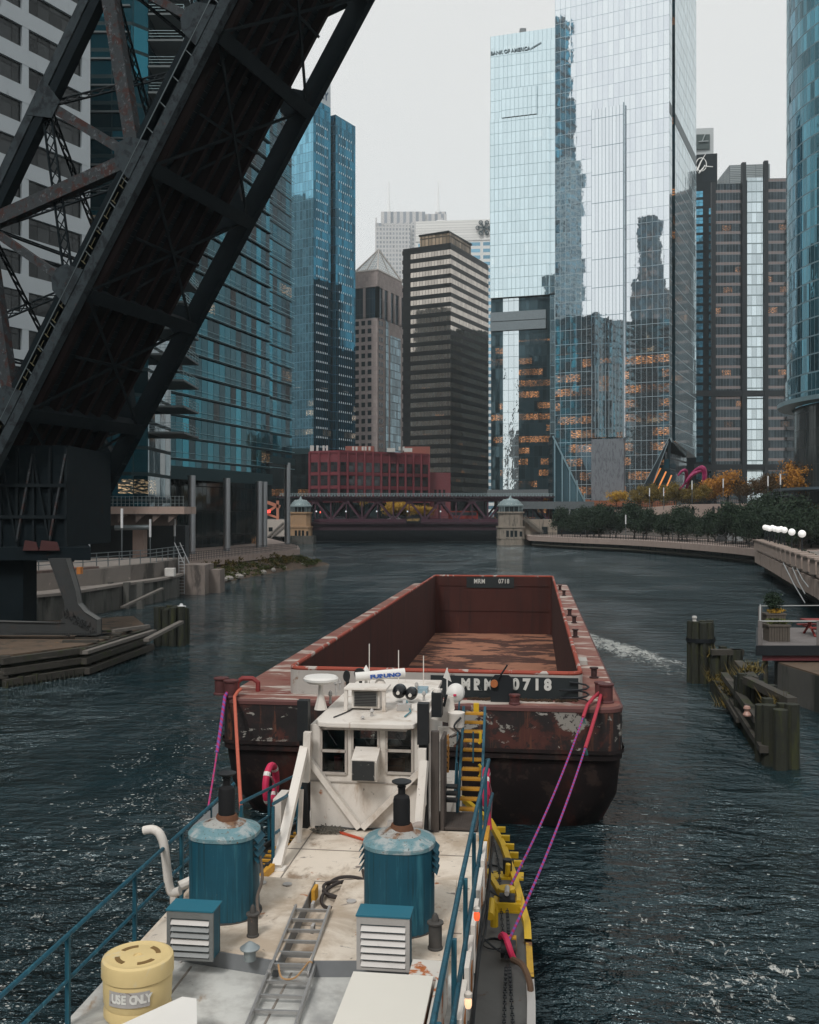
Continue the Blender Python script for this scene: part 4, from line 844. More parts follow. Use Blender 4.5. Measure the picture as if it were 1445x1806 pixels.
for px in (1018,): MB().cbox((gx(px, 267), 266.8, gz(872, 267)), (.9, .4, 1.1)).build('signal_box', glow('amber_box', (.8, .3, .03), .6), T)
MB().box(gx(994, 266), gx(1020, 266), 270, 275, 6.2, gz(894, 270)).solo('kiosk', M('pale_kiosk', (.42, .41, .37), .7), 'pale flat roofed hut under the orange viaduct', 'hut', (gx(1007, 268), 272, 6.2))
# ---------------------------------------------------------------- plaza wall with oval holes on the right
PL = [(47, 258), (56, 246), (62, 234), (66.5, 220), (69, 205), (69.5, 190), (67.5, 176), (64, 164), (61, 154)]; PLs = arcline(PL, 5)
T = worldthing('plaza_viaduct', 'curved pinkish plaza wall pierced by paired oval openings', 'viaduct', (69, 200, 2.6))
n_ = len(PLs); m = MB(); zT_ = [8.6+min(1, i/12)*1.6 for i in range(n_)]; zB_ = [8.4-min(1, i/14)*1.2 for i in range(n_)]
m.grid([[(p.x, p.y, zB_[i]), (p.x, p.y, zT_[i]), (p.x+.6, p.y+.3, zT_[i]), (p.x+.6, p.y+.3, zB_[i])] for i, p in enumerate(PLs)], smooth=False); m.build('wall', facade_mat_dummy if False else M('pink_block', (.40, .31, .27), .8, var=.12, scale=.6, layers=[((.25, .19, .17), 1.4, .6, .75, (1, 1, .2))]), T)
L = [0]
for i in range(1, n_): L.append(L[-1]+(PLs[i]-PLs[i-1]).length)
def pla(s):
    for i in range(1, n_):
        if L[i] >= s: t = (s-L[i-1])/(L[i]-L[i-1]); return PLs[i-1].lerp(PLs[i], t), (PLs[i]-PLs[i-1]).normalized(), zB_[i], zT_[i]
    return PLs[-1], (PLs[-1]-PLs[-2]).normalized(), zB_[-1], zT_[-1]
for s in (36, 38.4, 47, 49.4, 58, 60.4, 69, 71.4, 80, 82.4, 90, 92.4, 100, 102.4):
    p, d, zb, zt2 = pla(s); nn = Vector((d.y, -d.x)); nn = -nn if nn.x > 0 else nn; c = p+nn*.06; zc = (zb+zt2)/2; pts_ = [(c.x+d.x*.62*math.cos(t), c.y+d.y*.62*math.cos(t), zc+1.0*math.sin(t)) for t in [2*PI*k/18 for k in range(18)]]
    MB().plate(pts_, (nn.x*.05, nn.y*.05, 0)).build('oval_opening', DARKM, T)
m = MB()
for i in range(n_-1):
    for h in (.35, .7, 1.1): m.bar((PLs[i].x+.2, PLs[i].y, zT_[i]+h), (PLs[i+1].x+.2, PLs[i+1].y, zT_[i+1]+h), .09)
for k in range(120): p, d, zb, z2 = pla(k*L[-1]/120); m.bar((p.x+.2, p.y, z2), (p.x+.2, p.y, z2+1.1), .09)
m.build('railing', DARKM, T)
m = MB(); m.face([(p.x+.3, p.y, zB_[i]+.02) for i, p in enumerate(PLs)]+[(100, 154, 7.2), (100, 258, 8.4)]); m.face([(p.x+.5, p.y+.2, zT_[i]-.3) for i, p in enumerate(PLs)]+[(100, 154, 9.9), (100, 258, 8.3)]); m.build('deck', PAVE, T)
m = MB(); q = gx(1290, 192)
m.face([(gx(1262, 196), 196, 2.5), (gx(1305, 196), 194, 2.5), (gx(1300, 196), 194, 7.6), (gx(1280, 196), 196, 7.8)]); m.face([(gx(1305, 196), 194, 2.5), (gx(1320, 196), 205, 2.5), (gx(1312, 196), 205, 7.6), (gx(1300, 196), 194, 7.6)]); m.build('support', M('pale_grey_wall', (.30, .32, .33), .8, var=.12), T)
MB().walls([(73, 150), (75, 165), (76, 205), (66, 240), (55, 262), (90, 262), (96, 150)][::-1] if False else [(56, 262), (67, 240), (77, 205), (76, 165), (74, 150), (98, 150), (98, 262)], 2.5, 7.1).build('back_wall', DARKM, T)
# ---------------------------------------------------------------- trees
def tree_proto(name, seed, h, rad, leafm, n, size, trunk_h, label, cat='tree', loc=(0, 0, 0), clumps=16, group=None, flat=.75):
    rnd = random.Random(seed); T = thing(name, label, cat, loc, 0, group)
    m = MB(); top = trunk_h+rad*.6; m.tube([(0, 0, -.1), (.05, .02, trunk_h*.6), (.0, .08, trunk_h), (.1, 0, top)], [.17, .13, .11, .04], 6)
    for k in range(6):
        t = rnd.uniform(0, 6.28); z = rnd.uniform(trunk_h*.7, top); r = rad*rnd.uniform(.5, .85); m.tube([(0, 0, z), (r*.5*math.cos(t), r*.5*math.sin(t), z+rad*.25), (r*math.cos(t), r*math.sin(t), z+rad*.4)], [.07, .045, .015], 5)
    m.build('trunk', BARK, T)
    leaves(MB(), (0, 0, (h+trunk_h)/2), (rad, rad, (h-trunk_h)/2), n, size, rnd, clumps).build('crown', leafm, T)
    return T
def put(proto, first, loc, rz, sc, label):
    if not first[0]: first[0] = True; proto.location = loc; proto.rotation_euler = (0, 0, rz); proto.scale = (sc, sc, sc); proto['label'] = label; return proto
    return copy_tree(proto, loc, rz, label, (sc, sc, sc))
rt = random.Random(21)
ev = [tree_proto('evergreen', 30+k, 7.0, 2.6, EVER, 4200, .34, .9, 'x', 'tree', group='dark evergreens along the right river walk', clumps=22) for k in range(2)]; ef = [[False], [False]]
def rwpt(t):
    i = min(int(t*(len(RWs)-1)), len(RWs)-2); f = t*(len(RWs)-1)-i; return RWs[i].lerp(RWs[i+1], f)
spots = []
for k in range(17):
    t = .05+.62*k/16; p = rwpt(t); q = rwpt(min(1, t+.02)); d = (q-p).normalized(); n2 = Vector((-d.y, d.x)); n2 = n2 if n2.x > 0 else -n2
    for r, o in enumerate((6.5, 11)): spots.append((p+n2*(o+rt.uniform(-1, 1))+d*rt.uniform(-1, 1), k, r))
for i, (p, k, r) in enumerate(spots):
    if p.x > 66: p.x = 66+rt.uniform(-1, 1)
    put(ev[i % 2], ef[i % 2], (p.x, p.y, 2.6), rt.uniform(0, 6), rt.uniform(.78, 1.22), 'dark evergreen in the long row along the right river walk')
for k, (px, D, s) in enumerate(((1330, 178, 1.25), (1352, 172, 1.45), (1322, 160, .9), (1390, 158, 1.15), (1412, 150, 1.2), (1375, 166, 1.0), (1400, 140, .9))):
    put(ev[k % 2], ef[k % 2], (gx(px, D), D, 2.6), k, s, 'dark evergreen in front of the oval holed wall' )
AG = 'autumn trees on the plaza'
pr = {}
for nm, (lm, seed) in dict(olive=(OLIVE, 41), orange=(ORA, 42), yellow=(YEL, 43), brown=(BROWNL, 44)).items(): pr[nm] = (tree_proto(nm+'_tree' if nm not in ('olive',) else 'autumn_tree', seed, 6.5, 2.7, lm, 2800, .32, 1.8, 'x', 'tree', group=AG, clumps=18), [False])
AT = [('yellow', 1088, 246, .95, 8.6), ('olive', 1130, 248, 1.05, 8.6), ('olive', 1150, 246, 1.1, 8.6), ('olive', 1172, 244, 1.05, 8.6), ('olive', 1190, 240, 1.1, 8.8), ('brown', 1205, 244, .9, 8.8), ('olive', 1222, 238, 1.0, 9), ('orange', 1262, 232, 1.25, 9.3), ('orange', 1284, 228, 1.45, 9.5), ('orange', 1248, 236, 1.05, 9.4), ('brown', 1305, 226, 1.1, 9.6), ('olive', 1240, 228, .9, 9.3), ('brown', 1325, 222, 1.0, 9.8), ('brown', 1348, 216, 1.1, 10), ('brown', 1368, 214, 1.1, 10), ('orange', 1404, 206, 1.5, 10), ('orange', 1420, 200, 1.3, 10), ('brown', 1385, 208, .95, 10), ('orange', 1425, 158, .9, 4.5), ('yellow', 1212, 246, .8, 8.8)]
for i, (kd, px, D, s, z) in enumerate(AT):
    lab = {'olive': 'olive green autumn tree in the row behind the evergreens', 'orange': 'bright orange autumn tree on the plaza', 'yellow': 'golden yellow round tree on the plaza', 'brown': 'thin brown leaved tree on the plaza below the striped tower'}[kd]
    put(pr[kd][0], pr[kd][1], (gx(px, D), D, z-.3), i*1.3, s, lab)
for i, (px, D, s) in enumerate(((688, 289, .95), (699, 286, 1.15), (707, 290, 1.1), (717, 288, .9), (741, 288, .95), (755, 290, .85))):
    lab = 'yellow tree glowing behind the truss of the iron bridge'
    x_ = copy_tree(pr['yellow'][0], (gx(px, D), D, 6.2-1.2), i*1.1, lab, (s, s, s)); x_['group'] = 'yellow trees behind the iron bridge'
x_ = copy_tree(pr['yellow'][0], (gx(640, 290), 290, 7.5), 2.2, 'slender yellow treetop above the bridge railing', (.55, .55, 1.0)); x_['group'] = 'yellow trees behind the iron bridge'
# ---------------------------------------------------------------- lamps
LAMPW = M('lamp_white', (.75, .76, .77), .4)
def tube_lamp(x, y, z, h, label, group, prot=[None]):
    if prot[0] is None:
        T = thing('lamp_post', label, 'street lamp', (x, y, z), 0, group); MB().tube([(0, 0, 0), (0, 0, h*.62)], .07, 8).build('pole', M('lamp_pole', (.12, .14, .15), .5, .4), T); MB().tube([(0, 0, h*.62), (0, 0, h)], .13, 8).build('lamp_tube', LAMPW, T); prot[0] = T; return T
    return copy_tree(prot[0], (x, y, z), None, label)
LG = 'slim white topped lamp posts'
for i, (px, py) in enumerate(((1033, 942), (1104, 950), (1187, 950), (1290, 956))):
    p = on(px, py, 2.6); tube_lamp(p.x, p.y, 2.6, 5.2, 'slim river walk lamp ' + ('before the low evergreens next to the stone abutment', 'below the golden yellow round tree', 'left of the pink sculpture', 'before the pale grey support wall')[i], LG)
for i, (px, D) in enumerate(((1146, 232), (1171, 228), (1221, 218), (1276, 205), (1355, 190), (1377, 180))):
    tube_lamp(gx(px, D), D, 10.2-(1.3 if px < 1200 else 0), 4.3 if px != 1146 else 3, 'slim white lamp on the plaza ' + ('before the leftmost olive trees', 'left of the pink sculpture', 'under the right loop of the pink sculpture', 'before the brightest orange tree', 'before the brown trees near the right edge', 'nearest the right edge')[i], LG)
for i, (px, py) in enumerate(((215, 990), (265, 982), (308, 980))):
    D = (CZ-3.55)*F/(py-902) if i == 0 else 112; tube_lamp(gx(px, 99 if i == 0 else 104+i*4), 99 if i == 0 else 104+i*4, 3.55 if i == 0 else 2.4, 3.0 if i == 0 else 3.6, 'slim white lamp on the left terrace ' + ('nearest the bridge leg', 'beside the concrete column', 'left of the silver columns')[i], LG)
GLB = NB('globe_glass'); GLB.b.inputs['Emission Color'].default_value = (1, .97, .92, 1); GLB.b.inputs['Emission Strength'].default_value = .35; GLB = GLB.done((.8, .8, .78), .3)
gl = None; GG = 'white globe lamps on the stone terrace'
for i, (px, D) in enumerate(((1350, 130), (1354, 126), (1358, 121), (1363, 127), (1367, 119), (1373, 114), (1378, 117), (1384, 111), (1397, 100), (1415, 92))):
    z = gz(938+(2 if i in (1, 2, 5) else 0), D)
    lab = ('white globe lamp beside the right frame edge', 'white globe lamp standing alone second from the right')[9-i] if i > 7 else 'white globe lamp in the close cluster on the stone terrace'
    if gl is None:
        gl = thing('globe_lamp', lab, 'street lamp', (gx(px, D), D, 3.1), 0, GG); MB().tube([(0, 0, 0), (0, 0, 3.0)], .07, 8).build('pole', DARKM, gl); MB().ball((0, 0, 3.25), .36, 14).build('globe', GLB, gl)
    else: copy_tree(gl, (gx(px, D), D, 3.1), None, lab)
# ---------------------------------------------------------------- magenta sculpture
MAG = M('magenta_enamel', (.27, .01, .085), .25, .1, var=.25, scale=1)
T = worldthing('sculpture', 'tall magenta ribbon sculpture curling above the plaza trees', 'sculpture', (gx(1225, 236), 236, 8.8))
def ribbon(pix, D, w):
    P_ = [Vector((gx(a, D+dd), D+dd, gz(b_, D+dd))) for a, b_, dd in pix]; P2_ = arcline3(P_); n = len(P2_); MB().tube(P2_, [w*(.35+.65*math.sin(PI*min(1, (i+1)/n*1.02))) for i in range(n)], 8).build('ribbon', MAG, T)
def arcline3(P, n=5):
    out = []
    for i in range(len(P)-1):
        p0, p1, p2, p3 = P[max(i-1, 0)], P[i], P[i+1], P[min(i+2, len(P)-1)]
        for k in range(n):
            t = k/n; out.append(.5*((2*p1)+(p2-p0)*t+(2*p0-5*p1+4*p2-p3)*t*t+(3*p1-p0-3*p2+p3)*t**3))
    return out+[P[-1]]
ribbon([(1196, 838, 0), (1203, 830, 0), (1210, 829, 0), (1211, 840, 1), (1208, 852, 2), (1198, 863, 2)], 236, .42)
ribbon([(1212, 862, 3), (1214, 848, 2), (1222, 835, 1), (1232, 827, 0), (1240, 825, -1), (1243, 834, -1), (1242, 852, -1), (1238, 868, 0), (1230, 884, 1)], 236, .7)
ribbon([(1210, 850, 0), (1219, 838, 0), (1230, 832, 0), (1238, 830, -1)], 234, .45)
# ---------------------------------------------------------------- terrace balustrade on the right
BST = M('balustrade_stone', (.36, .29, .25), .8, var=.2, scale=1.2, bump=.1, layers=[((.16, .13, .11), 1.5, .55, .72, (1.5, 1.5, .3))])
T = worldthing('balustrade', 'weathered stone balustrade with square posts along the right terrace', 'balustrade', (40, 105, 1.4))
BL = [0]
for i in range(1, len(BWs)): BL.append(BL[-1]+(BWs[i]-BWs[i-1]).length)
def bpt(s):
    for i in range(1, len(BWs)):
        if BL[i] >= s: t = (s-BL[i-1])/(BL[i]-BL[i-1]); return BWs[i-1].lerp(BWs[i], t), (BWs[i]-BWs[i-1]).normalized()
    return BWs[-1], (BWs[-1]-BWs[-2]).normalized()
m = MB(); m.grid([[(p.x+.45, p.y, 1.3), (p.x-.1, p.y, 1.5), (p.x-.1, p.y, 3.0), (p.x-.25, p.y, 3.15), (p.x-.25, p.y, 3.35), (p.x+.4, p.y, 3.35), (p.x+.4, p.y, 1.4)] for p in BWs], smooth=False); m.build('base_wall', BST, T)
m = MB(); s = 0
while s < BL[-1]: p, d = bpt(s); m.bar((p.x-.2, p.y, 1.55), (p.x-.2, p.y, 3.0), .45 if int(s/.9) % 4 else .75, .3); s += .9
m.build('pilaster', BST, T)
m = MB(); m.grid([[(p.x-.2, p.y, 4.0), (p.x-.2, p.y, 4.2), (p.x+.35, p.y, 4.2), (p.x+.35, p.y, 4.0)] for p in BWs], smooth=False); m.build('coping', BST, T)
first = None; s = .5
while s < BL[-1]:
    p, d = bpt(s)
    if first is None: first = MB().cbox((p.x+.08, p.y, 3.95), (1.1, 1.1, 1.2)).cbox((p.x+.08, p.y, 4.62), (1.35, 1.35, .16)).build('post', BST, T); fp = p
    else: inst(first, 'post', T, (p.x-fp.x, p.y-fp.y, 0))
    s += 4.2
m = MB(); s = 1.8
while s < BL[-1]-1: p, d = bpt(s); m.lathe([(.10, 3.35), (.2, 3.55), (.1, 3.9), (.12, 4.0)], (p.x+.08, p.y, 0), 8, cap=False); s += .42 if int(s*10) % 42 > 12 else 1.3
tag(m.build('baluster', BST, T), kind='stuff')
rr2 = random.Random(8); s = 2.6; k = 0
lv = leaves(MB(), (0, 0, 0), (.7, .7, .6), 260, .2, rr2, 6); shm = None
while s < BL[-1]:
    p, d = bpt(s)
    if shm is None: shm = lv.solo('shrub', EVER, 'small dark shrub behind the stone balustrade', 'shrub', (0, 0, 0), 'dark shrubs behind the stone balustrade'); shm.location = (p.x+1.2, p.y, 4.1)
    else: copy_tree(shm, (p.x+1.2, p.y, 4.1), s)
    s += 4.2
T = worldthing('mooring_cable', 'bundle of pale steel cables slanting from the stone balustrade to the water', 'cable', (36, 88, 1))
m = MB()
for (a, b) in (((1382, 992), (1420, 1062)), ((1398, 1000), (1420, 1046)), ((1406, 1002), (1426, 1034))): m.tube([at(*a, 84), at((a[0]+b[0])/2, (a[1]+b[1])/2+3, 76), at(*b, 66)], .04, 5)
m.build('strand', M('pale_cable', (.4, .42, .42), .5, .4), T)
# railing of the right river walk
RT = worldthing('walk_railing', 'low dark railing along the right river walk', 'railing', (50, 190, 2.6)); m = MB()
for i in range(len(RWs)-1):
    for h in (.25, .5, .75, 1.0): m.bar((RWs[i].x+.5, RWs[i].y, 2.6+h), (RWs[i+1].x+.5, RWs[i+1].y, 2.6+h), .07)
    for k in range(5): q = RWs[i].lerp(RWs[i+1], k/5); m.bar((q.x+.5, q.y, 2.6), (q.x+.5, q.y, 3.65), .06)
m.build('rail', DARKM, RT)
# ---------------------------------------------------------------- wooden landing deck with planters at right
GREYW = M('grey_decking', (.17, .155, .15), .8, var=.2, scale=2, bump=.2, layers=[((.10, .09, .085), 3, .5, .7, (8, .4, 1))])
D0 = on(1341, 1137, 2.4); dx, dy = D0.x, D0.y
T = worldthing('landing_deck', 'grey wooden landing deck with post railing at the right bank', 'deck', (dx+4, dy+3, 0))
m = MB()
for k in range(16): m.box(dx-.1, dx+9, dy+k*.42, dy+k*.42+.39, 2.3, 2.4)
m.build('decking', GREYW, T)
m = MB().box(dx-.15, dx+9, dy-.12, dy-.02, 1.95, 2.39); m.box(dx-.2, dx-.11, dy-.1, dy+6.7, 1.95, 2.39); m.build('edge_board', DARKM, T)
MB().box(dx+.1, dx+9, dy-.0, dy+.25, 1.7, 1.94).build('red_beam', M('red_beam', (.11, .025, .03), .7, var=.3), T)
for x, y in ((dx+.25, dy+.4), (dx+4.6, dy+.4), (dx+.25, dy+6), (dx+4.6, dy+6)): MB().tube([(x, y, -.5), (x, y, 2.25)], .11 if x < dx+1 else .35, 8).build('pile', TIMBER, T)
for x, y in ((dx, dy+.05), (dx+2.65, dy+.05), (dx+5.3, dy+.05), (dx, dy+6.5), (dx+3.4, dy+6.6)): MB().box(x-.1, x+.1, y-.1, y+.1, 2.4, 3.5).build('post', GREYW, T)
m = MB(); m.bar((dx, dy+.05, 3.48), (dx+9, dy+.05, 3.48), .09, .05); m.bar((dx, dy+.05, 3.48), (dx, dy+6.5, 3.6), .05); m.bar((dx, dy+6.5, 3.55), (dx+9, dy+6.6, 3.6), .04)
for z in (2.7, 3.0, 3.25): m.bar((dx, dy+.05, z), (dx, dy+6.5, z), .02)
m.build('rail', M('pale_rail_wood', (.42, .43, .42), .5), T)
def shear(o):
    for c in o.children:
        for v_ in c.data.vertices: v_.co.x += (v_.co.y+o.location.y-dy)*.36
shear(T)
WOODP = M('planter_wood', (.10, .085, .07), .8, var=.3, scale=3, bump=.2)
def planter(px, py, w, label, ball):
    p = on(px, py, 2.4); b = worldthing('planter', label, 'planter', (p.x, p.y, 2.4)); m = MB()
    for k in range(8): m.box(p.x-w/2+k*w/8, p.x-w/2+(k+1)*w/8-.02, p.y, p.y+.06, 2.4, 3.1); m.box(p.x-w/2+k*w/8, p.x-w/2+(k+1)*w/8-.02, p.y+.74, p.y+.8, 2.4, 3.1)
    m.box(p.x-w/2, p.x-w/2+.06, p.y+.07, p.y+.73, 2.4, 3.1); m.box(p.x+w/2-.08, p.x+w/2-.02, p.y+.07, p.y+.73, 2.4, 3.1); m.box(p.x-w/2-.05, p.x+w/2+.03, p.y-.04, p.y+.84, 3.1, 3.18); m.build('box', WOODP, b)
    r4 = random.Random(px); leaves(MB(), (p.x, p.y+.4, 3.28), (w*.5, .4, .2), 420, .12, r4, 12).build('flowers', YEL if ball else GRASS, b)
    if ball: leaves(MB(), (p.x, p.y+.4, 3.75), (.52, .52, .6), 1600, .11, r4, 40).build('bush', EVER, b)
planter(1376, 1131, .98, 'slatted wooden planter with low greenery at the near edge of the deck', False)
planter(1370, 1108, 1.0, 'slatted wooden planter with a round clipped bush on the landing deck', True)
b = worldthing('picnic_table', 'red picnic table cut by the right edge on the landing deck', 'table', (dx+4.2, dy+3.5, 2.4)); x, y = dx+4.3, dy+3.6
REDT = M('red_table', (.25, .04, .035), .6, var=.2)
MB().box(x-.9, x+.9, y-.4, y+.4, 3.12, 3.18).build('tabletop', REDT, b); MB().box(x-.9, x+.9, y-.85, y-.6, 2.82, 2.87).build('bench', REDT, b); MB().box(x-.9, x+.9, y+.6, y+.85, 2.82, 2.87).build('bench', REDT, b)
for s_ in (-.6, .6): MB().bar((x+s_, y-.7, 2.4), (x+s_, y+.25, 3.12), .08).bar((x+s_, y+.7, 2.4), (x+s_, y-.25, 3.12), .08).bar((x+s_, y-.75, 2.78), (x+s_, y+.75, 2.78), .08).build('leg', REDT, b)
# ---------------------------------------------------------------- old mooring piles at right
def cluster(name, label, pilesp, zt, r=.24, band=None, mat=MOSSY, cat='piles', group=None):
    c = sum((Vector((p[0], p[1], 0)) for p in pilesp), Vector((0, 0, 0)))/len(pilesp); T = worldthing(name, label, cat, (c.x, c.y, 0)); r5 = random.Random(int(c.x*10)); first = None
    for p in pilesp:
        h = zt+r5.uniform(-.12, .12); MB().tube([(p[0], p[1], -.6), (p[0]+r5.uniform(-.05, .05), p[1], h*.5), (p[0], p[1], h)], [r*1.05, r, r*.94], 9).build('pile', mat, T)
    if band: m = MB(); m.lathe([(band[0], band[1]), (band[0]+.02, band[1]+.2)], (c.x, c.y, 0), 18, cap=False); m.build('band', DARKM, T)
    return T
def ring(cx, cy, r, n, inner=0): return [(cx+r*math.cos(2*PI*k/n), cy+r*math.sin(2*PI*k/n)) for k in range(n)]+[(cx+.1, cy)]*(1 if inner else 0)
p = on(1241, 1205, 0); cluster('pile_cluster', 'tallest round cluster of mossy piles bound by a dark band', ring(p.x, p.y+.5, .46, 8, 1), 2.95, .21, (.7, 2.0))
MB().lathe([(.12, 2.98), (.09, 3.1), (.13, 3.2), (.1, 3.28), (.01, 3.3)], (p.x-.35, p.y+.3, 0), 10).solo('navigation_light', M('small_lamp', (.5, .48, .46), .4), 'small pale lamp on top of the tallest pile cluster', 'lamp', (p.x-.35, p.y+.3, 2.95))
T = worldthing('timber_fender', 'long broken timber fender of mossy planks and weeds at the right', 'fender', (12.3, 36, 0))
line = [on(a, b_, 0) for a, b_ in ((1232, 1212), (1262, 1222), (1300, 1262), (1345, 1335), (1394, 1352))]
def fence_run(a, b, z, w=.34, r=None):
    a, b = Vector(a), Vector(b); n = max(2, int((b-a).length/w)); m = MB(); r6 = random.Random(int(a.x*100))
    for k in range(n+1):
        q = a.lerp(b, k/n); hh = z+r6.uniform(-.18, .18); m.box(q.x-.15, q.x+.15, q.y-.16, q.y+.16, -.6, hh)
    return m
p1, p2 = on(1300, 1205, 0), on(1254, 1205, 0)
fence_run((p2.x, p2.y-.6, 0), (p1.x, p1.y-.3, 0), 1.75).build('plank_wall', MOSSY, T)
q1 = on(1300, 1218, 0); MB().tube([(q1.x, q1.y, -.5), (q1.x, q1.y, 1.95)], .27, 9).build('pile', MOSSY, T); MB().tube([(q1.x-.95, q1.y+.2, -.5), (q1.x-.95, q1.y+.2, 1.9)], .23, 9).build('pile', MOSSY, T)
m = MB(); m.box(q1.x-1.2, q1.x+.3, q1.y-.15, q1.y+.25, 1.7, 1.95); m.build('cap', TIMBER, T)
a1, a2 = on(1312, 1268, 0), on(1372, 1352, 0)
fence_run((line[1].x, line[1].y, 0), (line[2].x, line[2].y, 0), .55, .3).build('plank_wall', MOSSY, T)
fence_run((line[2].x, line[2].y, 0), (line[3].x, line[3].y, 0), 1.2, .3).build('plank_wall', MOSSY, T)
fence_run((line[3].x+.1, line[3].y-.2, 0), (line[4].x, line[4].y, 0), 1.9, .3).build('plank_wall', MOSSY, T)
e1, e2 = on(1322, 1290, 0), on(1400, 1330, 0)
fence_run((e1.x, e1.y+1.2, 0), (e2.x, e2.y+.9, 0), 1.95, .3).build('plank_wall', MOSSY, T)
for (a, b, z, w, nm) in (((1278, 1240), (1338, 1330), 1.25, .3, 'log'), ((1292, 1262), (1348, 1352), .62, .28, 'log'), ((1318, 1292), (1398, 1340), 2.02, .34, 'log'), ((1303, 1240), (1330, 1275), 1.75, .36, 'log'), ((1266, 1225), (1305, 1290), .5, .25, 'log')):
    A_, B_ = on(*a, 0), on(*b, 0); MB().bar((A_.x, A_.y, z), (B_.x, B_.y, z-.05), w, w*.8).build(nm, TIMBER, T)
for (px, py, z) in ((1352, 1345, 2.0), (1392, 1350, 2.1), (1340, 1338, 1.9), (1372, 1352, 1.95)): q = on(px, py, 0); MB().tube([(q.x, q.y-.25, -.6), (q.x, q.y-.25, z)], .24, 9).build('pile', MOSSY, T)
r7 = random.Random(4); wm = MB()
for (px, py, z) in ((1258, 1215, .8), (1270, 1222, .75), (1280, 1232, .7), (1290, 1245, .8), (1300, 1262, 1.1), (1262, 1208, 1.6), (1318, 1262, 1.9), (1285, 1255, .4), (1368, 1330, 1.9), (1330, 1255, 1.9)):
    q = on(px, py, 0)
    for k in range(60):
        a_ = r7.uniform(0, 6.28); l_ = r7.uniform(.25, .8); d_ = Vector((math.cos(a_)*.5, math.sin(a_)*.5, 1)).normalized(); s0 = Vector((q.x+r7.gauss(0, .22), q.y+r7.gauss(0, .22), z-.2)); sd = Vector((-math.sin(a_), math.cos(a_), 0))*.025
        wm.face([s0-sd, s0+sd, s0+d_*l_+Vector((math.cos(a_), math.sin(a_), -.4))*.2])
    leaves(wm, (q.x, q.y, z), (.4, .4, .25), 40, .14, r7, 5)
tag(wm.build('fender_weeds', SCRUB, None), kind='stuff')
q = on(1320, 1258, .9); MB().lathe([(.13, 1.25), (.15, 1.3), (.08, 1.42), (.13, 1.52), (.1, 1.6), (.01, 1.62)], (on(1318, 1262, 1.25).x, on(1318, 1262, 1.25).y, 0), 10).solo('navigation_light', M('red_white_lamp', (.42, .25, .2), .4), 'small red and white lamp on the broken timber fender', 'lamp', (on(1318, 1262, 1.25).x, on(1318, 1262, 1.25).y, 1.25))
# dark concrete groin at the right edge
g0, g1 = on(1372, 1230, 0), on(1440, 1290, 0)
T = worldthing('dock_wall', 'dark stained old dock wall running out of the right edge', 'wall', (g0.x+2, g0.y-3, 0)); MB().prism([(g0.x, g0.y), (g0.x+.9, g0.y-7), (g0.x+5, g0.y-6), (g0.x+5, g0.y+2), (g0.x+.6, g0.y+2)], -.5, 1.55).build('wall', DCONC, T)
MB().prism([(g0.x+.02, g0.y+.02), (g0.x+.9, g0.y-6.9), (g0.x+4.9, g0.y-6), (g0.x+4.9, g0.y+1.9), (g0.x+.6, g0.y+1.9)], 1.551, 1.62).build('cap', EARTH, T)
# ---------------------------------------------------------------- left bank: sheet pile wall, retaining wall, canopy, railing
T = worldthing('sheet_pile_wall', 'stained corrugated quay wall with a ledge below the left terrace', 'wall', (-26, 85, 0))
SP = [(-34, 68), (-29.2, 72), (-26.6, 76), (-25.0, 84), (-23.2, 92), (-22.9, 104)]; m = MB(); rows = []
SPs = arcline(SP, 12); pr_ = []
for i, p in enumerate(SPs):
    o = .32 if (i//2) % 2 else 0; pr_.append((p.x-o, p.y, p))
m.grid([[(x, y, -.6), (x, y, 2.15)] for x, y, _ in pr_], smooth=False); m.build('sheeting', DCONC, T)
m = MB(); m.grid([[(x+.12, y, 1.98), (x+.12, y, 2.2), (x-3.2, y+.8, 2.2)] for x, y, _ in [(p.x, p.y, 0) for p in SPs]], smooth=False); m.build('ledge', CONC, T)
m = MB()
for px in (196, 226, 250): q = on(px, 1068, 0.2); m.box(q.x-.25, q.x+.25, q.y-.7, q.y-.1, -.5, 2.3)
m.build('buttress', DCONC, T)
BRW = M('brown_wall', (.16, .115, .10), .85, var=.15, scale=.5, layers=[((.08, .065, .06), .6, .5, .7, (1, 1, .3))])
T = worldthing('retaining_wall', 'brown and concrete retaining wall holding the left terrace', 'wall', (-30, 78, 2.2))
m = MB(); WL = [(-46, 67.5), (-31.2, 72.4), (-26.9, 84)]; m.walls([Vector(WL[0])+Vector((0, -.3)), Vector(WL[1])+Vector((.3, -.3)), Vector(WL[2])+Vector((.3, -.3)), Vector(WL[2])+Vector((-.5, .4)), Vector(WL[1])+Vector((-.5, .5)), Vector(WL[0])+Vector((0, .5))], 2.2, 3.75); m.build('brown_panel', BRW, T)
m = MB(); m.walls([Vector((-26.6, 83.8)), Vector((-24, 92)), Vector((-23.3, 103.4)), Vector((-24.2, 103.4)), Vector((-25, 92)), Vector((-27.4, 84))], 1.2, 3.6); m.build('concrete_panel', M('mottled_concrete', (.17, .15, .135), .85, var=.2, scale=.5, layers=[((.06, .055, .05), .35, .48, .6, (1, 1, .4))]), T)
m = MB().cbox((gx(335, 100), 101.5, 1.0), (3.4, 4.5, 4.0)); m.cbox((gx(350, 101), 102.5, .6), (4.4, 2.5, 3.6)); m.build('end_block', M('block_concrete', (.21, .175, .155), .85, var=.2, scale=.8, bump=.15, layers=[((.07, .06, .055), .7, .5, .66, (1.3, 1.3, .3))]), T)
RLG = M('grey_rail', (.20, .23, .24), .5, .4)
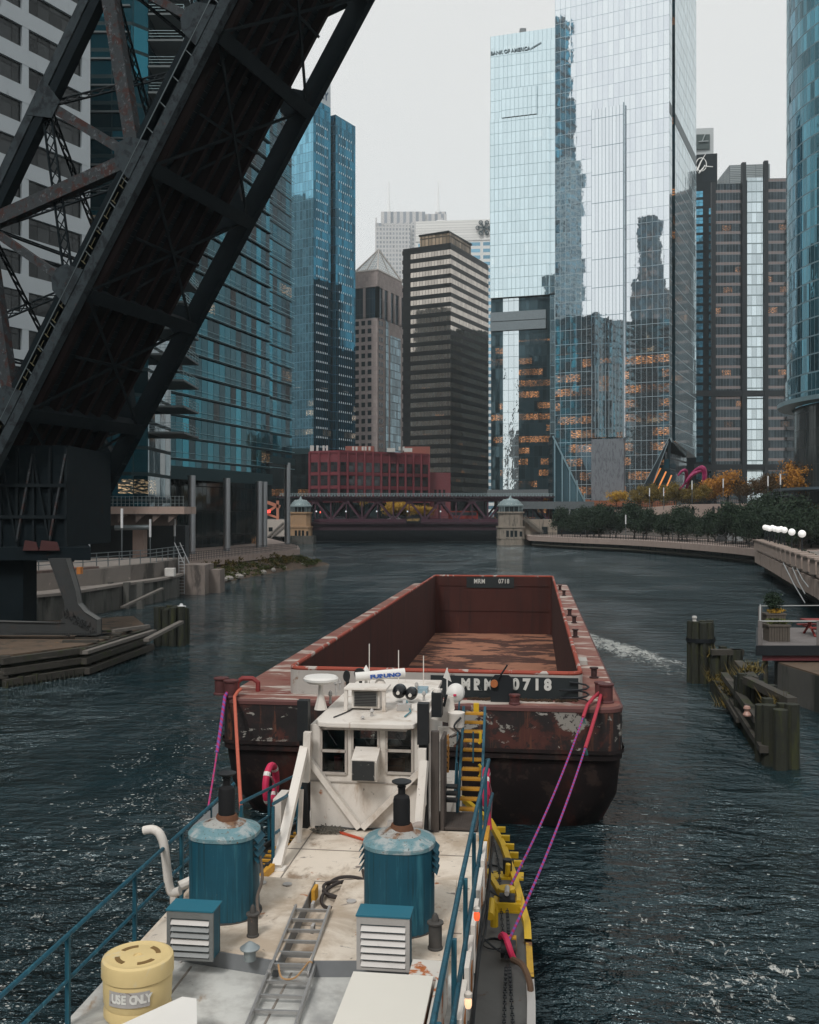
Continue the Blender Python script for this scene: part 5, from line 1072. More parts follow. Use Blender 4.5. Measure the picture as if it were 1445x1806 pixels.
T = worldthing('terrace_railing', 'grey tube railing along the left terrace edge', 'railing', (-28, 85, 3.6)); m = MB(); pp = [Vector((-46, 67.6)), Vector((-31.3, 72.6)), Vector((-27, 84.3)), Vector((-24.4, 92)), Vector((-23.8, 103))]
for i in range(4):
    for h in (.4, .75, 1.1): m.bar((*pp[i], 3.75+h-.1*i*0), (*pp[i+1], 3.75+h), .06)
    n = int((pp[i+1]-pp[i]).length/1.6)
    for k in range(n): q = pp[i].lerp(pp[i+1], k/n); m.bar((*q, 3.6), (*q, 4.85), .07)
m.build('rail', RLG, T)
T = worldthing('walk_railing', 'fine dark railing along the pink edged left river walk', 'railing', (-22, 138, 2.4)); m = MB(); pp = [Vector((-29.3, 104)), Vector((-27.2, 117)), Vector((-22.8, 138)), Vector((-18.1, 157.6))]
for i in range(3):
    for h in (.3, .6, .85, 1.1): m.bar((*pp[i], 2.4+h), (*pp[i+1], 2.4+h), .05)
    n = int((pp[i+1]-pp[i]).length/.5)
    for k in range(n): q = pp[i].lerp(pp[i+1], k/n); m.bar((*q, 2.4), (*q, 3.5), .05)
m.build('rail', DARKM, T)
T = worldthing('viaduct_end', 'pinkish concrete viaduct end with brackets and a single column at left', 'viaduct', (gx(240, 112), 112, 2.4))
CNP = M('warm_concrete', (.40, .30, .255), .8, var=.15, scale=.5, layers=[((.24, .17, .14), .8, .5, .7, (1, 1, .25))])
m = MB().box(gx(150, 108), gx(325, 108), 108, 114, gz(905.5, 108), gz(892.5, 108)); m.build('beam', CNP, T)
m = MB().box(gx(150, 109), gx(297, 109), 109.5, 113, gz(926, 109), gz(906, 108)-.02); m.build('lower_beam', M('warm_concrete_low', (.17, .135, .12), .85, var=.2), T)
m = MB()
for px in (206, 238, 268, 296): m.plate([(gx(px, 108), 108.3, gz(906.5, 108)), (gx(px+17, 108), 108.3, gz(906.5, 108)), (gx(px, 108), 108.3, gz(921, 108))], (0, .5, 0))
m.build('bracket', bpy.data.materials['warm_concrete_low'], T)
MB().box(gx(234, 110), gx(253, 110), 110, 111.6, 2.4, gz(926, 110)).build('column', CNP, T)
m = MB(); zr = gz(892, 108)
for h in (.3, .7, 1.1): m.bar((gx(150, 108), 108.1, zr+h), (gx(325, 108), 108.1, zr+h), .04)
for k in range(24): x = gx(155+k*7.3, 108); m.bar((x, 108.1, zr), (x, 108.1, zr+1.15), .05)
m.build('railing', RLG, T)
MB().tube([(gx(200, 108), 108.6, gz(930, 108)), (gx(262, 108), 108.6, gz(929, 108))], .3, 10).build('pipe', RLG, T)
MB().box(gx(150, 114), gx(320, 114), 116, 118, 2.4, gz(926, 114)).solo('dark_hoarding', M('charcoal_wall', (.03, .036, .04), .7, var=.3), 'dark boarded wall behind the concrete column', 'wall', (gx(235, 114), 117, 2.4))
# quay furniture
lad = worldthing('quay_ladder', 'pale steel ladder leaning over the quay end block', 'ladder', (gx(322, 99), 98.9, 0)); m = MB(); y = 98.9
for dx_ in (0, .55): m.bar((gx(316, 99)+dx_, y, .1), (gx(316, 99)+dx_, y, 4.0), .06); m.bar((gx(316, 99)+dx_-.5, y+.2, 5.3), (gx(316, 99)+dx_+.5, y, 3.2), .06)
for k in range(12): m.bar((gx(316, 99), y, .2+k*.32), (gx(316, 99)+.55, y, .2+k*.32), .05)
m.build('rung', M('pale_steel', (.5, .52, .54), .4, .4), lad)
MB().box(gx(291, 94), gx(308, 94), 93.8, 94.6, 3.6-1.4, 3.0).solo('storage_box', M('box_white', (.62, .6, .57), .6), 'white storage box standing by the quay ladder', 'box', (gx(300, 94), 94.2, 2.2), bevel=.05)
for px, c_, lb_ in ((124, (.7, .12, .03), 'orange'), (139, (.55, .2, .05), 'amber')):
    MB().box(gx(px-4, 76), gx(px+3, 76), 76, 76.6, 3.56, 4.1).solo('barrier', M(lb_+'_plastic', c_, .5), lb_+' plastic barrier behind the terrace railing', 'barrier', (gx(px, 76), 76.3, 3.56))
# ---------------------------------------------------------------- left timber pier in front
T = worldthing('timber_pier', 'decaying timber pier of stacked beams below the raised bridge', 'pier', (-18, 54, 0))
E0, E1, E2 = on(20, 1208, 0), on(150, 1188, 0), on(258, 1148, 0)
pier = [(E0.x-6, E0.y-1.5), (E0.x, E0.y), (E1.x, E1.y), (E2.x, E2.y), (E2.x-2.5, E2.y+6), (E0.x-8, E0.y+12)]
MB().prism(pier, -.5, 1.35).build('core', MOSSY, T)
MB().prism([(x*.999, y+.05) for x, y in pier], 1.351, 1.5).build('earth_fill', EARTH, T)
m = MB()
for z, o in ((.25, .35), (.75, .2), (1.25, .12)):
    for a, b in ((E0, E1), (E1, E2)):
        dv = (b-a).normalized(); nn = Vector((dv.y, -dv.x, 0)); m.bar((a.x+nn.x*o-dv.x*.6, a.y+nn.y*o-dv.y*.6, z), (b.x+nn.x*o, b.y+nn.y*o, z+.03), .34, .3)
a, b = Vector((E0.x-6, E0.y-1.7, 0)), Vector((E0.x, E0.y-.2, 0)); m.bar((a.x, a.y, 1.3), (b.x, b.y, 1.3), .35, .35); m.bar((a.x, a.y-.2, .6), (b.x, b.y-.2, .6), .35, .35); m.build('beam', TIMBER, T)
m = MB()
for k in range(9): q = E1.lerp(E2, k/9*.8); m.box(q.x-1.6, q.x+.25, q.y+.2, q.y+.55, 1.5, 1.62) if k % 2 else None
m.build('sleeper', TIMBER, T)
r9 = random.Random(9); m = MB()
for a, b in ((E0, E1), (E1, E2)):
    for k in range(16):
        q = a.lerp(b, k/16); m.box(q.x-.14, q.x+.14, q.y-.75, q.y-.45, -.6, r9.uniform(.15, .5))
m.build('stub', MOSSY, T)
for nm, pts_ in (('plank', ((258, 1128, 1.6, 320, 1096, 1.9), )), ('plank', ((200, 1112, 1.7, 262, 1103, 1.75),)), ('plank', ((216, 1070, .9, 286, 1037, 1.6),)), ('plank', ((150, 1150, 1.55, 272, 1112, 1.65),))):
    for (a, b_, z, c, d_, z2) in pts_: P_, Q_ = on(a, b_, z), on(c, d_, z2); MB().bar(P_, Q_, .3, .16).build(nm, M('grey_plank', (.16, .145, .13), .85, var=.3, scale=4) if 'grey_plank' not in bpy.data.materials else bpy.data.materials['grey_plank'], T)
p = on(303, 1138, 0); P_ = [(p.x+dx_*.5-.9, p.y+dy_*.55) for dx_ in range(4) for dy_ in range(3)]
cluster('pile_cluster', 'squat row of dark piles at the tip of the left timber pier', P_, 2.35, .25)
p = on(318, 1136, 0); MB().lathe([(.3, 2.35), (.3, 2.42), (.12, 2.45), (.1, 2.55), (.01, 2.58)], (p.x, p.y+.3, 0), 12).solo('navigation_light', LAMPW, 'small white lamp on the left pile row', 'lamp', (p.x, p.y+.3, 2.35))
# ================================================================ RAISED RAILWAY BASCULE LEAF AT LEFT
STB = M('bridge_shaded', (.008, .0135, .017), .65, .1, var=.4, scale=1.2, spec=.08, layers=[((.018, .010, .009), .9, .60, .75)])  # shaded copy of the leaf steel: teal dark of shadow put into its colour
STR = M('bridge_lit_rusty', (.05, .057, .062), .75, .1, var=.35, scale=2.2, spec=.1, layers=[((.065, .034, .03), 1.9, .50, .60), ((.12, .135, .145), 3.6, .56, .66), ((.015, .016, .018), 3.2, .6, .7)])  # lighter copy for the lit near web, with real rust patches
STG = M('bridge_grey', (.042, .054, .061), .75, .05, var=.35, scale=2.5, bump=.25, spec=.1, layers=[((.022, .027, .031), 1.6, .48, .62), ((.08, .045, .04), 3.4, .64, .74)])
STD = M('bridge_lateral', (.012, .017, .020), .7, .05, var=.3, spec=.08)
psi, th = R(20), R(57.3); O_ = Vector((gx(128, 53), 53, gz(502, 53)))
d_ = Vector((math.cos(psi)*math.cos(th), -math.sin(psi)*math.cos(th), math.sin(th))); h_ = Vector((math.sin(psi), math.cos(psi), 0)); n_v = Vector((-math.cos(psi)*math.sin(th), math.sin(psi)*math.sin(th), math.cos(th)))
def Q(s, t, n): return O_+d_*s+h_*t+n_v*n
PN, DP, WB = 7.56, 7.6, 10.9
BR = worldthing('raised_bridge', 'rusty black railway drawbridge leaf raised steeply over the left bank', 'bridge', (-24, 58, 1.5))
def bar(m, a, b, w, h, up): m.bar(Q(*a), Q(*b), w, h, up)
def rivets(m, a, b, off, n, w, sz=.045):
    a, b = Vector(a), Vector(b)
    for k in range(n):
        for s in (-1, 1): c = a.lerp(b, (k+.5)/n); q = Q(*c)+off+n_v*(s*w*.36) if False else Q(*c)+off; m.cbox(q, (sz, sz, sz))
S0, S1 = -15.5, 31.0
m = MB(); bar(m, (S0, 0, -.7), (S1, 0, -.7), .5, .6, n_v); m.build('bottom_chord', STG, BR)
m = MB(); bar(m, (S0, 0, .28), (S1, 0, .28), .5, .38, n_v); bar(m, (S0, .32, -.2), (S1, .32, -.2), .1, .9, n_v); m.build('bottom_chord', STB, BR)
rv = MB(); r8 = random.Random(2)
k = 0
s = S0
while s < S1:
    for nn in (-.9, -.52): rv.cbox(Q(s, -.255, nn), (.05, .05, .05))
    s += .24
tag(rv.build('rivet', STG, BR), kind='stuff')
m = MB(); s = S0
while s < S1: bar(m, (s, -.2, -.38), (s+.1, -.2, .1), .05, .05, h_); s += 1.45
for nn, t in ((.12, -.24), (.05, -.3)): bar(m, (S0, t, nn), (S1, t, nn), .04, .04, h_)
m.build('conduit', M('conduit_grey', (.12, .15, .16), .5, .4), BR)
m = MB(); s = -13
while s < 8: bar(m, (s, -.22, -.3), (s+.05, -.22, .02), .05, .05, h_); bar(m, (s, -.22, -.12), (s+.6, -.22, -.12), .03, .03, h_); s += .9
m.build('ladder_rung', M('faded_yellow', (.09, .085, .045), .6, var=.5, scale=3), BR)
m = MB(); bar(m, (S0, WB, -.45), (S1, WB, -.45), .6, 1.15, n_v)
for k in range(46): s = S0+1+k; bar(m, (s, WB-.1, -1.05), (s+.35, WB-.1, -1.05), .5, .1, n_v)
m.build('bottom_chord', STB, BR)
for t, mt in ((0, STR), (WB, STB)):  # near truss takes the lit copies, far truss the shaded one
    m = MB(); bar(m, (S0+2, t, DP-.2), (S1, t, DP-.2), .55, .55, n_v); m.build('top_chord', STG if t == 0 else STB, BR)
    m = MB(); bar(m, (S0+2, t+.05, DP-.85), (S1, t+.05, DP-.85), .6, .55, n_v); m.build('top_chord', STB, BR)
    for k in range(-1, 5):
        s = k*PN
        if k % 2 == 1 or k == -1:
            for e in (-1, 1):
                if S0 < s+e*PN: m = MB(); bar(m, (s, t, 0), (s+e*PN, t, DP-.5), .55, .78, n_v); m.build('diagonal', mt, BR)
        m = MB(); bar(m, (s, t, 0), (s, t, DP-.5), .42, .52 if k % 2 else .42, d_); m.build('vertical', mt, BR)
        m = MB(); c = Q(s, t-.29, 0)
        m.plate([Q(s-1.1, t-.3, -.4), Q(s+1.1, t-.3, -.4), Q(s+.8, t-.3, .8), Q(s+.3, t-.3, 1.2), Q(s-.3, t-.3, 1.2), Q(s-.8, t-.3, .8)], h_*.05); m.build('gusset', STG if t == 0 else STB, BR); m = MB(); m.plate([Q(s-1.1, t-.3, DP), Q(s+1.1, t-.3, DP), Q(s+.5, t-.3, DP-1.7), Q(s-.5, t-.3, DP-1.7)], h_*.05); m.build('gusset', STG if t == 0 else STB, BR)
def lattice(a, b, w, nseg, mt, nm='lattice', r=.11, off=None):
    a, b = Q(*a), Q(*b); d = (b-a).normalized(); off = (off or n_v).normalized(); off = (off-d*off.dot(d)).normalized(); m = MB()
    m.bar(a+off*w/2, b+off*w/2, r, r, off); m.bar(a-off*w/2, b-off*w/2, r, r, off)
    for k in range(nseg):
        p, q = a.lerp(b, k/nseg), a.lerp(b, (k+1)/nseg); m.bar(p+off*w/2, q-off*w/2, .05, .05, off); m.bar(p-off*w/2, q+off*w/2, .05, .05, off)
    m.build(nm, mt, BR)
for k in range(-1, 4):
    s = k*PN
    lattice((s, 0, DP-.6), (s, WB, DP-.6), .55, 14, STB, 'strut'); lattice((s, 0, DP-.8), (s+PN, WB, DP-.8), .5, 16, STB, 'lateral', .09); lattice((s+PN, 0, DP-.8), (s, WB, DP-.8), .5, 16, STB, 'lateral', .09)
    if k % 2: lattice((s, 0, DP-.6), (s-PN, .05, .3), .55, 14, STB, 'counter', .1)
    lattice((s, .6, DP*.45), (s, WB-.6, DP*.45), .4, 12, STB, 'strut', .09)
# floor seen from below: ties, stringers, floor beams, lateral bracing
m = MB(); s = S0-1
while s < S1: bar(m, (s, 1.1, .22), (s, 9.0, .22), .36, .3, n_v); s += .40
m.build('tie', STB, BR)
m = MB().plate([Q(S0-1, 1.0, .42), Q(S1, 1.0, .42), Q(S1, 9.0, .42), Q(S0-1, 9.0, .42)], n_v*.08); m.build('deck', STB, BR)
for t in (1.6, 3.0, 4.2, 5.6, 6.8, 8.4): m = MB(); bar(m, (S0-1, t, -.18), (S1, t, -.18), .28, .6, n_v); m.build('stringer', M('bridge_stringer', (.016, .0095, .0095), .7, var=.5, scale=1, spec=.1) if 'bridge_stringer' not in bpy.data.materials else bpy.data.materials['bridge_stringer'], BR)
for k in range(-2, 5):
    s = k*PN; m = MB(); bar(m, (s, .3, -.5), (s, WB-.3, -.5), .5, 1.1, n_v); bar(m, (s, .3, -1.06), (s, WB-.3, -1.06), .75, .08, n_v); m.build('floor_beam', STD, BR)
    m = MB(); bar(m, (s, .3, -.75), (s+PN, WB-.3, -.75), .15, .1, n_v); bar(m, (s+PN, .3, -.85), (s, WB-.3, -.85), .15, .1, n_v); m.build('lateral', STD, BR)
    m = MB(); bar(m, (s+PN*.5, 2.2, -.5), (s+PN*.5, 8.6, -.5), .14, .14, n_v); bar(m, (s, 3.2, -.42), (s+PN*.5, 7.4, -.42), .14, .08, n_v); m.build('brace', STD, BR)
# heel: dark plate girders, counterweight frame, grey riveted leg on the timber pier
for t in (0.2, WB-.2): m = MB().plate([Q(S0+5, t, -1.0), Q(S0+6, t, 1.5), Q(S0+2, t, 3), Q(S0-4, t, 3), Q(S0-2.5, t, -1.0)], h_*.4); m.build('heel_plate', STB, BR)
hz = gz(986, 55)
m = MB().plate([(gx(-70, 54), 54.2, hz), (gx(158, 54), 54.2, hz), (gx(152, 65), 65, hz), (gx(-70, 65), 65, hz)], (0, 0, .7)); m.build('heel_girder', STB, BR)
m = MB()
m.box(gx(-70, 54), gx(120, 56), 56, 64, hz+.7, hz+6.5); m.build('heel_frame', STB, BR)
for k in range(7):
    x_ = gx(-55, 56)+k*(gx(118, 56)-gx(-55, 56))/6; MB().bar((x_, 55.9, hz+.7), (x_, 55.9, hz+6.4), .22, .14).build('rib', STD, BR)
    if k < 6: x2 = x_+(gx(118, 56)-gx(-55, 56))/6; MB().bar((x_, 55.85, hz+(1.0 if k % 2 else 6.0)), (x2, 55.85, hz+(6.0 if k % 2 else 1.0)), .26, .1).build('brace', STR if k % 2 else STD, BR)
for z_ in (2.4, 4.2): MB().bar((gx(-60, 56), 55.8, hz+z_), (gx(119, 56), 55.8, hz+z_), .18, .2).build('cross_girder', STD, BR)
m = MB()
for a, b in ((46, 68), (75, 105)): m.plate([(gx(a-6, 54), 54.0, gz(970, 54)), (gx(b, 54), 54.0, gz(970, 54)), (gx(b-5, 54), 54.0, gz(955, 54)), (gx(a-2, 54), 54.0, gz(952, 54))], (0, .1, 0))
m.build('red_plate', M('bridge_red', (.06, .018, .018), .7, var=.4), BR)
LEGM = M('leg_grey', (.042, .045, .046), .6, .1, var=.2, scale=2, layers=[((.06, .05, .045), 1.2, .52, .68), ((.09, .05, .035), 2.5, .66, .75)])
pix = [(86, 984), (117, 984), (134, 1040), (138, 1064), (150, 1078), (172, 1092), (172, 1119), (-40, 1119), (-40, 1094), (103, 1098), (116, 1082), (112, 1056)]
MB().plate([at(a, b, 53) for a, b in pix][::-1], (0, .12, 0)).build('leg', LEGM, BR); MB().plate([at(a, b, 53)+Vector((.05, .5, 0)) for a, b in pix][::-1], (0, .12, 0)).build('leg', LEGM, BR)
m = MB()
for a, b in (((117, 984), (134, 1040)), ((134, 1040), (138, 1064)), ((138, 1064), (150, 1078)), ((150, 1078), (172, 1092)), ((172, 1092), (172, 1119)), ((172, 1119), (-40, 1119)), ((-40, 1094), (103, 1098)), ((112, 1056), (86, 984))):
    p, q = at(*a, 53), at(*b, 53); m.face([p+Vector((0, -.08, 0)), q+Vector((0, -.08, 0)), q+Vector((.05, .62, 0)), p+Vector((.05, .62, 0))])
m.build('leg_flange', M('leg_light', (.13, .13, .125), .6, .1, var=.25, scale=2), BR)
m = MB(); rg = random.Random(6)
for k in range(90):
    a = rg.uniform(0, 1); px = 112+a*52+rg.uniform(-4, 4); py = 1070+a*34+rg.uniform(0, 14)
    if py < 1116 and px < 168: m.cbox(at(px, py, 52.97), (.07, .06, .07))
for k in range(30): m.cbox(at(26+k*3, 1097, 52.97), (.06, .05, .06)); m.cbox(at(26+k*4.6, 1116, 52.97), (.06, .05, .06))
tag(m.build('leg_rivet', LEGM, BR), kind='stuff')
m = MB().bar(at(106, 986, 54), at(133, 1042, 54), .15); m.bar(at(120, 984, 54.6), at(139, 1042, 54.6), .12)
for k in range(5): m.bar(at(109+k*5, 990+k*10, 54), at(124+k*3.5, 1000+k*10, 54.5), .08); m.bar(at(122+k*3.5, 988+k*10, 54.5), at(112+k*5, 1002+k*10, 54), .08)
m.build('leg_lattice', M('lattice_red', (.09, .045, .045), .7, var=.4), BR)
MB().box(gx(-60, 55), gx(41, 55), 55, 57, 1.5, hz+.1).build('post', STB, BR)
DEB = MB(); rg = random.Random(12)
for k in range(40):
    p = on(150+rg.gauss(0, 14), 1120+rg.uniform(-2, 4), 1.5); DEB.bar(p+Vector((rg.uniform(-.5, .5), 0, .05)), p+Vector((rg.uniform(-.5, .5), rg.uniform(-.3, .3), rg.uniform(.1, .4))), .07)
p = on(150, 1120, 1.5); DEB.solo('debris_heap', DARKM, 'dark heap of scrap and brush at the foot of the grey bridge leg', 'debris', (p.x, p.y, 1.5))
# ================================================================ BARGE
RUST_IN = M('hopper_rust', (.058, .017, .013), .85, var=.35, scale=.8, bump=.1, sc=(1, 1, .35), layers=[((.03, .012, .011), .6, .5, .68, (2, 2, .15)), ((.11, .035, .022), 1.1, .64, .76, (2, 2, .2))])
RUST_FL = M('hopper_floor', (.34, .155, .095), .9, var=.25, scale=1.2, bump=.15, layers=[((.07, .030, .022), .5, .475, .52, (.55, 1.0, 1)), ((.42, .10, .04), .3, .62, .75, (.6, 1, 1)), ((.10, .04, .03), 1.4, .56, .62, (.6, 1, 1))])
HULLM = M('barge_black', (.02, .015, .015), .6, .05, var=.4, scale=.9, bump=.15, spec=.2, layers=[((.075, .024, .018), .8, .50, .68, (1, 1, .5)), ((.045, .03, .026), 2.5, .56, .64)])
HULLW = M('barge_peeling', (.022, .018, .018), .55, .05, var=.4, scale=1.5, bump=.2, layers=[((.085, .03, .024), 1.0, .50, .62), ((.13, .05, .032), 2.2, .52, .66, (2, 2, .14)), ((.30, .28, .25), .8, .565, .59, (1, 1, 1.5)), ((.34, .32, .29), 2.6, .62, .645, (1, 1, 1.8)), ((.03, .02, .02), 5, .55, .6)])
DECKR = M('barge_deck', (.22, .10, .078), .8, var=.25, scale=1.5, bump=.1, layers=[((.50, .44, .39), .7, .50, .60, (.5, 1.6, 1)), ((.19, .05, .04), 1.1, .52, .64, (.5, 1.8, 1)), ((.05, .025, .02), 2.8, .66, .72)])
RIMM = M('barge_rim', (.32, .06, .035), .7, var=.3, scale=2, layers=[((.48, .44, .40), 1.6, .57, .62), ((.20, .05, .03), 4, .6, .66)])
COAMW = M('barge_coaming', (.42, .40, .37), .7, var=.15, scale=1.5, layers=[((.20, .11, .06), 1.3, .60, .68), ((.12, .10, .09), 2.2, .62, .7)])
COAMB = M('coaming_black', (.018, .024, .026), .6, var=.3, scale=2, layers=[((.09, .05, .04), 2.2, .66, .72)])
BITT = M('bitt_red', (.10, .035, .035), .6, .1, var=.3, scale=4, layers=[((.2, .05, .04), 5, .58, .66)])
STEN = M('stencil_white', (.62, .62, .58), .7, var=.1, layers=[((.1, .1, .1), 9, .62, .68)])
U0, U1, V0, V1, ZD, ZC = -8.5, 2.3, 25.7, 69.0, 3.34, 4.05
BG = localthing('barge', 'long rusty empty hopper barge pushed ahead of the white tug', 'barge', (-3.1, 45, 0))
def rrect(u0, u1, v0, v1, r, n=5):
    P = []
    for cx, cy, a in ((u1-r, v0+r, -90), (u1-r, v1-r, 0), (u0+r, v1-r, 90), (u0+r, v0+r, 180)):
        for k in range(n+1): t = R(a+90*k/n); P.append((cx+r*math.cos(t), cy+r*math.sin(t)))
    return P
def ringz(u0, u1, v0, v1, r, z): return [(x, y, z) for x, y in rrect(u0, u1, v0, v1, r)]
m = MB(); m.grid([ringz(U0, U1, V0, V1, .55, 2.18), ringz(U0, U1, V0, V1, .55, 1.95), ringz(U0+.03, U1-.03, V0+.12, V1, .6, 1.9), ringz(U0+.1, U1-.1, V0+.25, V1, .8, .9), ringz(U0+.5, U1-.5, V0+.9, V1-.5, 1.2, -.3), ringz(U0+.9, U1-.9, V0+2.2, V1-1.5, 1.2, -.9)], closed=True); m.build('hull', HULLM, BG)
m = MB(); m.grid([ringz(U0-.0, U1+.0, V0-.0, V1, .55, ZD-.14), ringz(U0, U1, V0, V1, .55, 2.18)], closed=True); m.build('upper_strake', HULLW, BG)
m = MB(); m.grid([ringz(U0-.05, U1+.05, V0-.05, V1+.05, .58, 2.22), ringz(U0-.05, U1+.05, V0-.05, V1+.05, .58, 2.12), ringz(U0, U1, V0, V1, .55, 2.1)], closed=True); m.build('rub_rail', HULLM, BG)
m = MB(); m.grid([ringz(U0-.02, U1+.02, V0-.02, V1, .57, ZD-.14), ringz(U0-.02, U1+.02, V0-.02, V1, .57, ZD-.05), ringz(U0+.05, U1-.05, V0+.05, V1, .52, ZD)], closed=True); m.build('gunwale', M('gunwale_rust', (.12, .05, .045), .7, var=.3, scale=2, layers=[((.3, .25, .22), 2, .62, .68)]), BG)
HU0, HU1, HV0, HV1 = -6.8, 1.3, 26.55, 66.6
hole = rrect(HU0, HU1, HV0, HV1, .35); outer = rrect(U0+.05, U1-.05, V0+.05, V1, .52); m = MB(); n = len(hole)
for i in range(n): j = (i+1) % n; m.face([(*outer[i], ZD), (*outer[j], ZD), (*hole[j], ZD), (*hole[i], ZD)])
m.build('deck', DECKR, BG)
def wallgrid(P, z0, z1, mat, nm): m = MB(); m.grid([[(x, y, z0) for x, y in P], [(x, y, z1) for x, y in P]], closed=True, smooth=False); return m.build(nm, mat, BG)
wallgrid(hole, ZD, ZC-.04, COAMW, 'coaming'); wallgrid(rrect(HU0+.12, HU1-.12, HV0+.12, HV1-.12, .3), .15, ZC-.04, RUST_IN, 'hopper_wall')
m = MB().tube([(x, y, ZC) for x, y in rrect(HU0+.06, HU1-.06, HV0+.06, HV1-.06, .32)]+[(HU1-.38, HV0+.06, ZC)], .065, 8); m.build('rim', RIMM, BG)
m = MB().face([(HU0+.1, HV0+.1, .15), (HU1-.1, HV0+.1, .15), (HU1-.1, HV1-.1, .15), (HU0+.1, HV1-.1, .15)]); m.build('hopper_floor', RUST_FL, BG)
m = MB()
for z in (1.7, 3.4): m.bar((HU0+.15, HV1-.14, z), (HU1-.15, HV1-.14, z), .05)
m.build('wall_seam', RUST_IN, BG)
ua, ub = UZ(760, 1205, HV0)[0], UZ(1027, 1205, HV0)[0]
MB().box(ua, ub-.1, HV0-.05, HV0-.012, ZD+.03, ZC-.1).build('name_panel', COAMB, BG)
def txt(px, py, v, body, size, **k): u, z = UZ(px, py, v); return text('lettering', body, STEN, BG, (u, v-.02, z), (R(90), 0, 0), size, .008, **k)
txt(842, 1207, HV0-.05, 'M R M', .40, width=.80, bold=.022); txt(938, 1207, HV0-.05, '0 7 1 8', .40, width=.92, bold=.022)
ua, ub = UZ(823, 1022, HV1-.2)[0], UZ(907, 1022, HV1-.2)[0]; MB().box(ua, ub, HV1-.17, HV1-.135, ZC-.8, ZC-.08).build('name_panel', COAMB, BG)
txt(846, 1024.5, HV1-.20, 'MRM', .42, width=.78, bold=.012, spacing=1.15); txt(889, 1024.5, HV1-.20, '0718', .42, width=.78, bold=.008, spacing=1.15)
DKB = M('bitt_dark', (.045, .022, .022), .6, .1, var=.3, scale=5)
def bitt(px, py, r, h, label=None, two=0):
    u, v = UV(px, py, ZD); b = BG
    for k in range(1+two): m = MB().lathe([(r*1.2, ZD), (r*1.2, ZD+.03), (r, ZD+.06), (r, ZD+h-.06), (r*1.18, ZD+h-.04), (r*1.18, ZD+h), (r*.2, ZD+h+.02)], (u-k*r*2.2, v+k*.35, 0), 16); m.build('bitt', BITT, b)
bitt(1069, 1238, .18, .5); bitt(1058, 1226, .13, .38); bitt(408, 1228, .18, .46, None, 1); bitt(908, 1241, .13, .26)
for px, py in ((988, 1040), (995, 1050), (1005, 1085), (1013, 1098), (1014, 1123), (1048, 1195)):
    u, v = UV(px, py, ZD); MB().lathe([(.14, ZD), (.14, ZD+.04), (.09, ZD+.05), (.09, ZD+.27), (.13, ZD+.29), (.13, ZD+.33)], (max(u, 1.65), v, 0), 10).build('bitt', DKB, BG)
u, v = UV(1030, 1172, ZD); 
m = MB().box(1.45, 1.75, v, v+.8, ZD, ZD+.14); m.build('hatch', COAMW, BG)
u, v = UV(437, 1218, ZD); m = MB().tube([(u-.3, v, ZD), (u-.3, v, ZD+.25), (u-.15, v, ZD+.36), (u+.15, v, ZD+.36), (u+.3, v, ZD+.25), (u+.3, v, ZD)], .07, 8); m.build('chock', M('red_chock', (.22, .03, .03), .6, var=.3), BG)
# deck winch in front of the lettering
u, v = UZ(885, 1232, 25.95)[0], 25.95; b = localthing('deck_winch', 'black deck winch with an orange disc before the white lettering', 'winch', (u, v, ZD))
m = MB().plate([(u-.3, v+.15, ZD), (u+.3, v+.15, ZD), (u+.3, v+.15, ZD+.62), (u+.18, v+.15, ZD+.72), (u-.18, v+.15, ZD+.72), (u-.3, v+.15, ZD+.6)][::-1], (0, .05, 0)); m.box(u-.28, u+.28, v+.22, v+.6, ZD, ZD+.5); m.build('frame', DARKM, b)
MB().tube([(u-.2, v+.13, ZD+.5), (u-.2, v+.04, ZD+.5)], .1, 16).build('brake_disc', M('orange_disc', (.42, .14, .05), .5), b); MB().tube([(u-.1, v+.1, ZD+.62), (u+.15, v+.1, ZD+1.0)], .025, 6).build('lever', DARKM, b)
rg = random.Random(3); m = MB()
for k in range(60):
    uu = rg.uniform(-2.4, 1.2); m.bar((uu, 26.35+rg.uniform(-.12, .1), ZD+.02), (uu+rg.uniform(-.3, .3), 26.35+rg.uniform(-.12, .1), ZD+.05), .035)
m.lsolo('debris', M('twig_brown', (.06, .035, .02), .9), 'twigs and dirt along the foot of the black name panel', 'debris', (0, 26.3, ZD))
m = MB().tube([(1.05+.38*math.cos(t), 26.15+.3*math.sin(t), ZD+.05+.02*k) for k, t in enumerate([2*PI*j/10 for j in range(24)])], .025, 5); m.lsolo('wire_coil', DARKM, 'coil of dark wire on the barge deck by the right corner', 'wire', (1.05, 26.15, ZD))
# ================================================================ TUG
ZK, ZT = 1.2, 2.65                                   # main deck, deckhouse top
TWH = M('tug_white', (.74, .69, .63), .6, var=.07, scale=2, bump=.05, layers=[((.50, .43, .36), .9, .50, .72), ((.45, .36, .28), 2.2, .58, .72, (1.5, 1.5, .25)), ((.42, .17, .08), 2.6, .66, .72, (1, 1, .6)), ((.17, .15, .13), 5.5, .67, .73)])
TDK = M('tug_top_deck', (.72, .635, .535), .75, var=.1, scale=1.5, bump=.1, layers=[((.46, .37, .28), .9, .42, .66), ((.30, .22, .155), 1.4, .53, .70, (1.6, .7, 1)), ((.40, .15, .06), 2.2, .655, .70), ((.20, .17, .15), 3.5, .62, .70, (1, 1.6, 1)), ((.10, .09, .08), 8, .66, .71)])
TGY = M('tug_near_deck', (.57, .57, .54), .7, var=.1, scale=1.2, bump=.08, layers=[((.36, .35, .33), 1.1, .44, .66), ((.33, .25, .18), 1.7, .60, .72, (1.4, .6, 1)), ((.33, .33, .32), .8, .5, .7), ((.2, .19, .18), 4, .66, .74)])
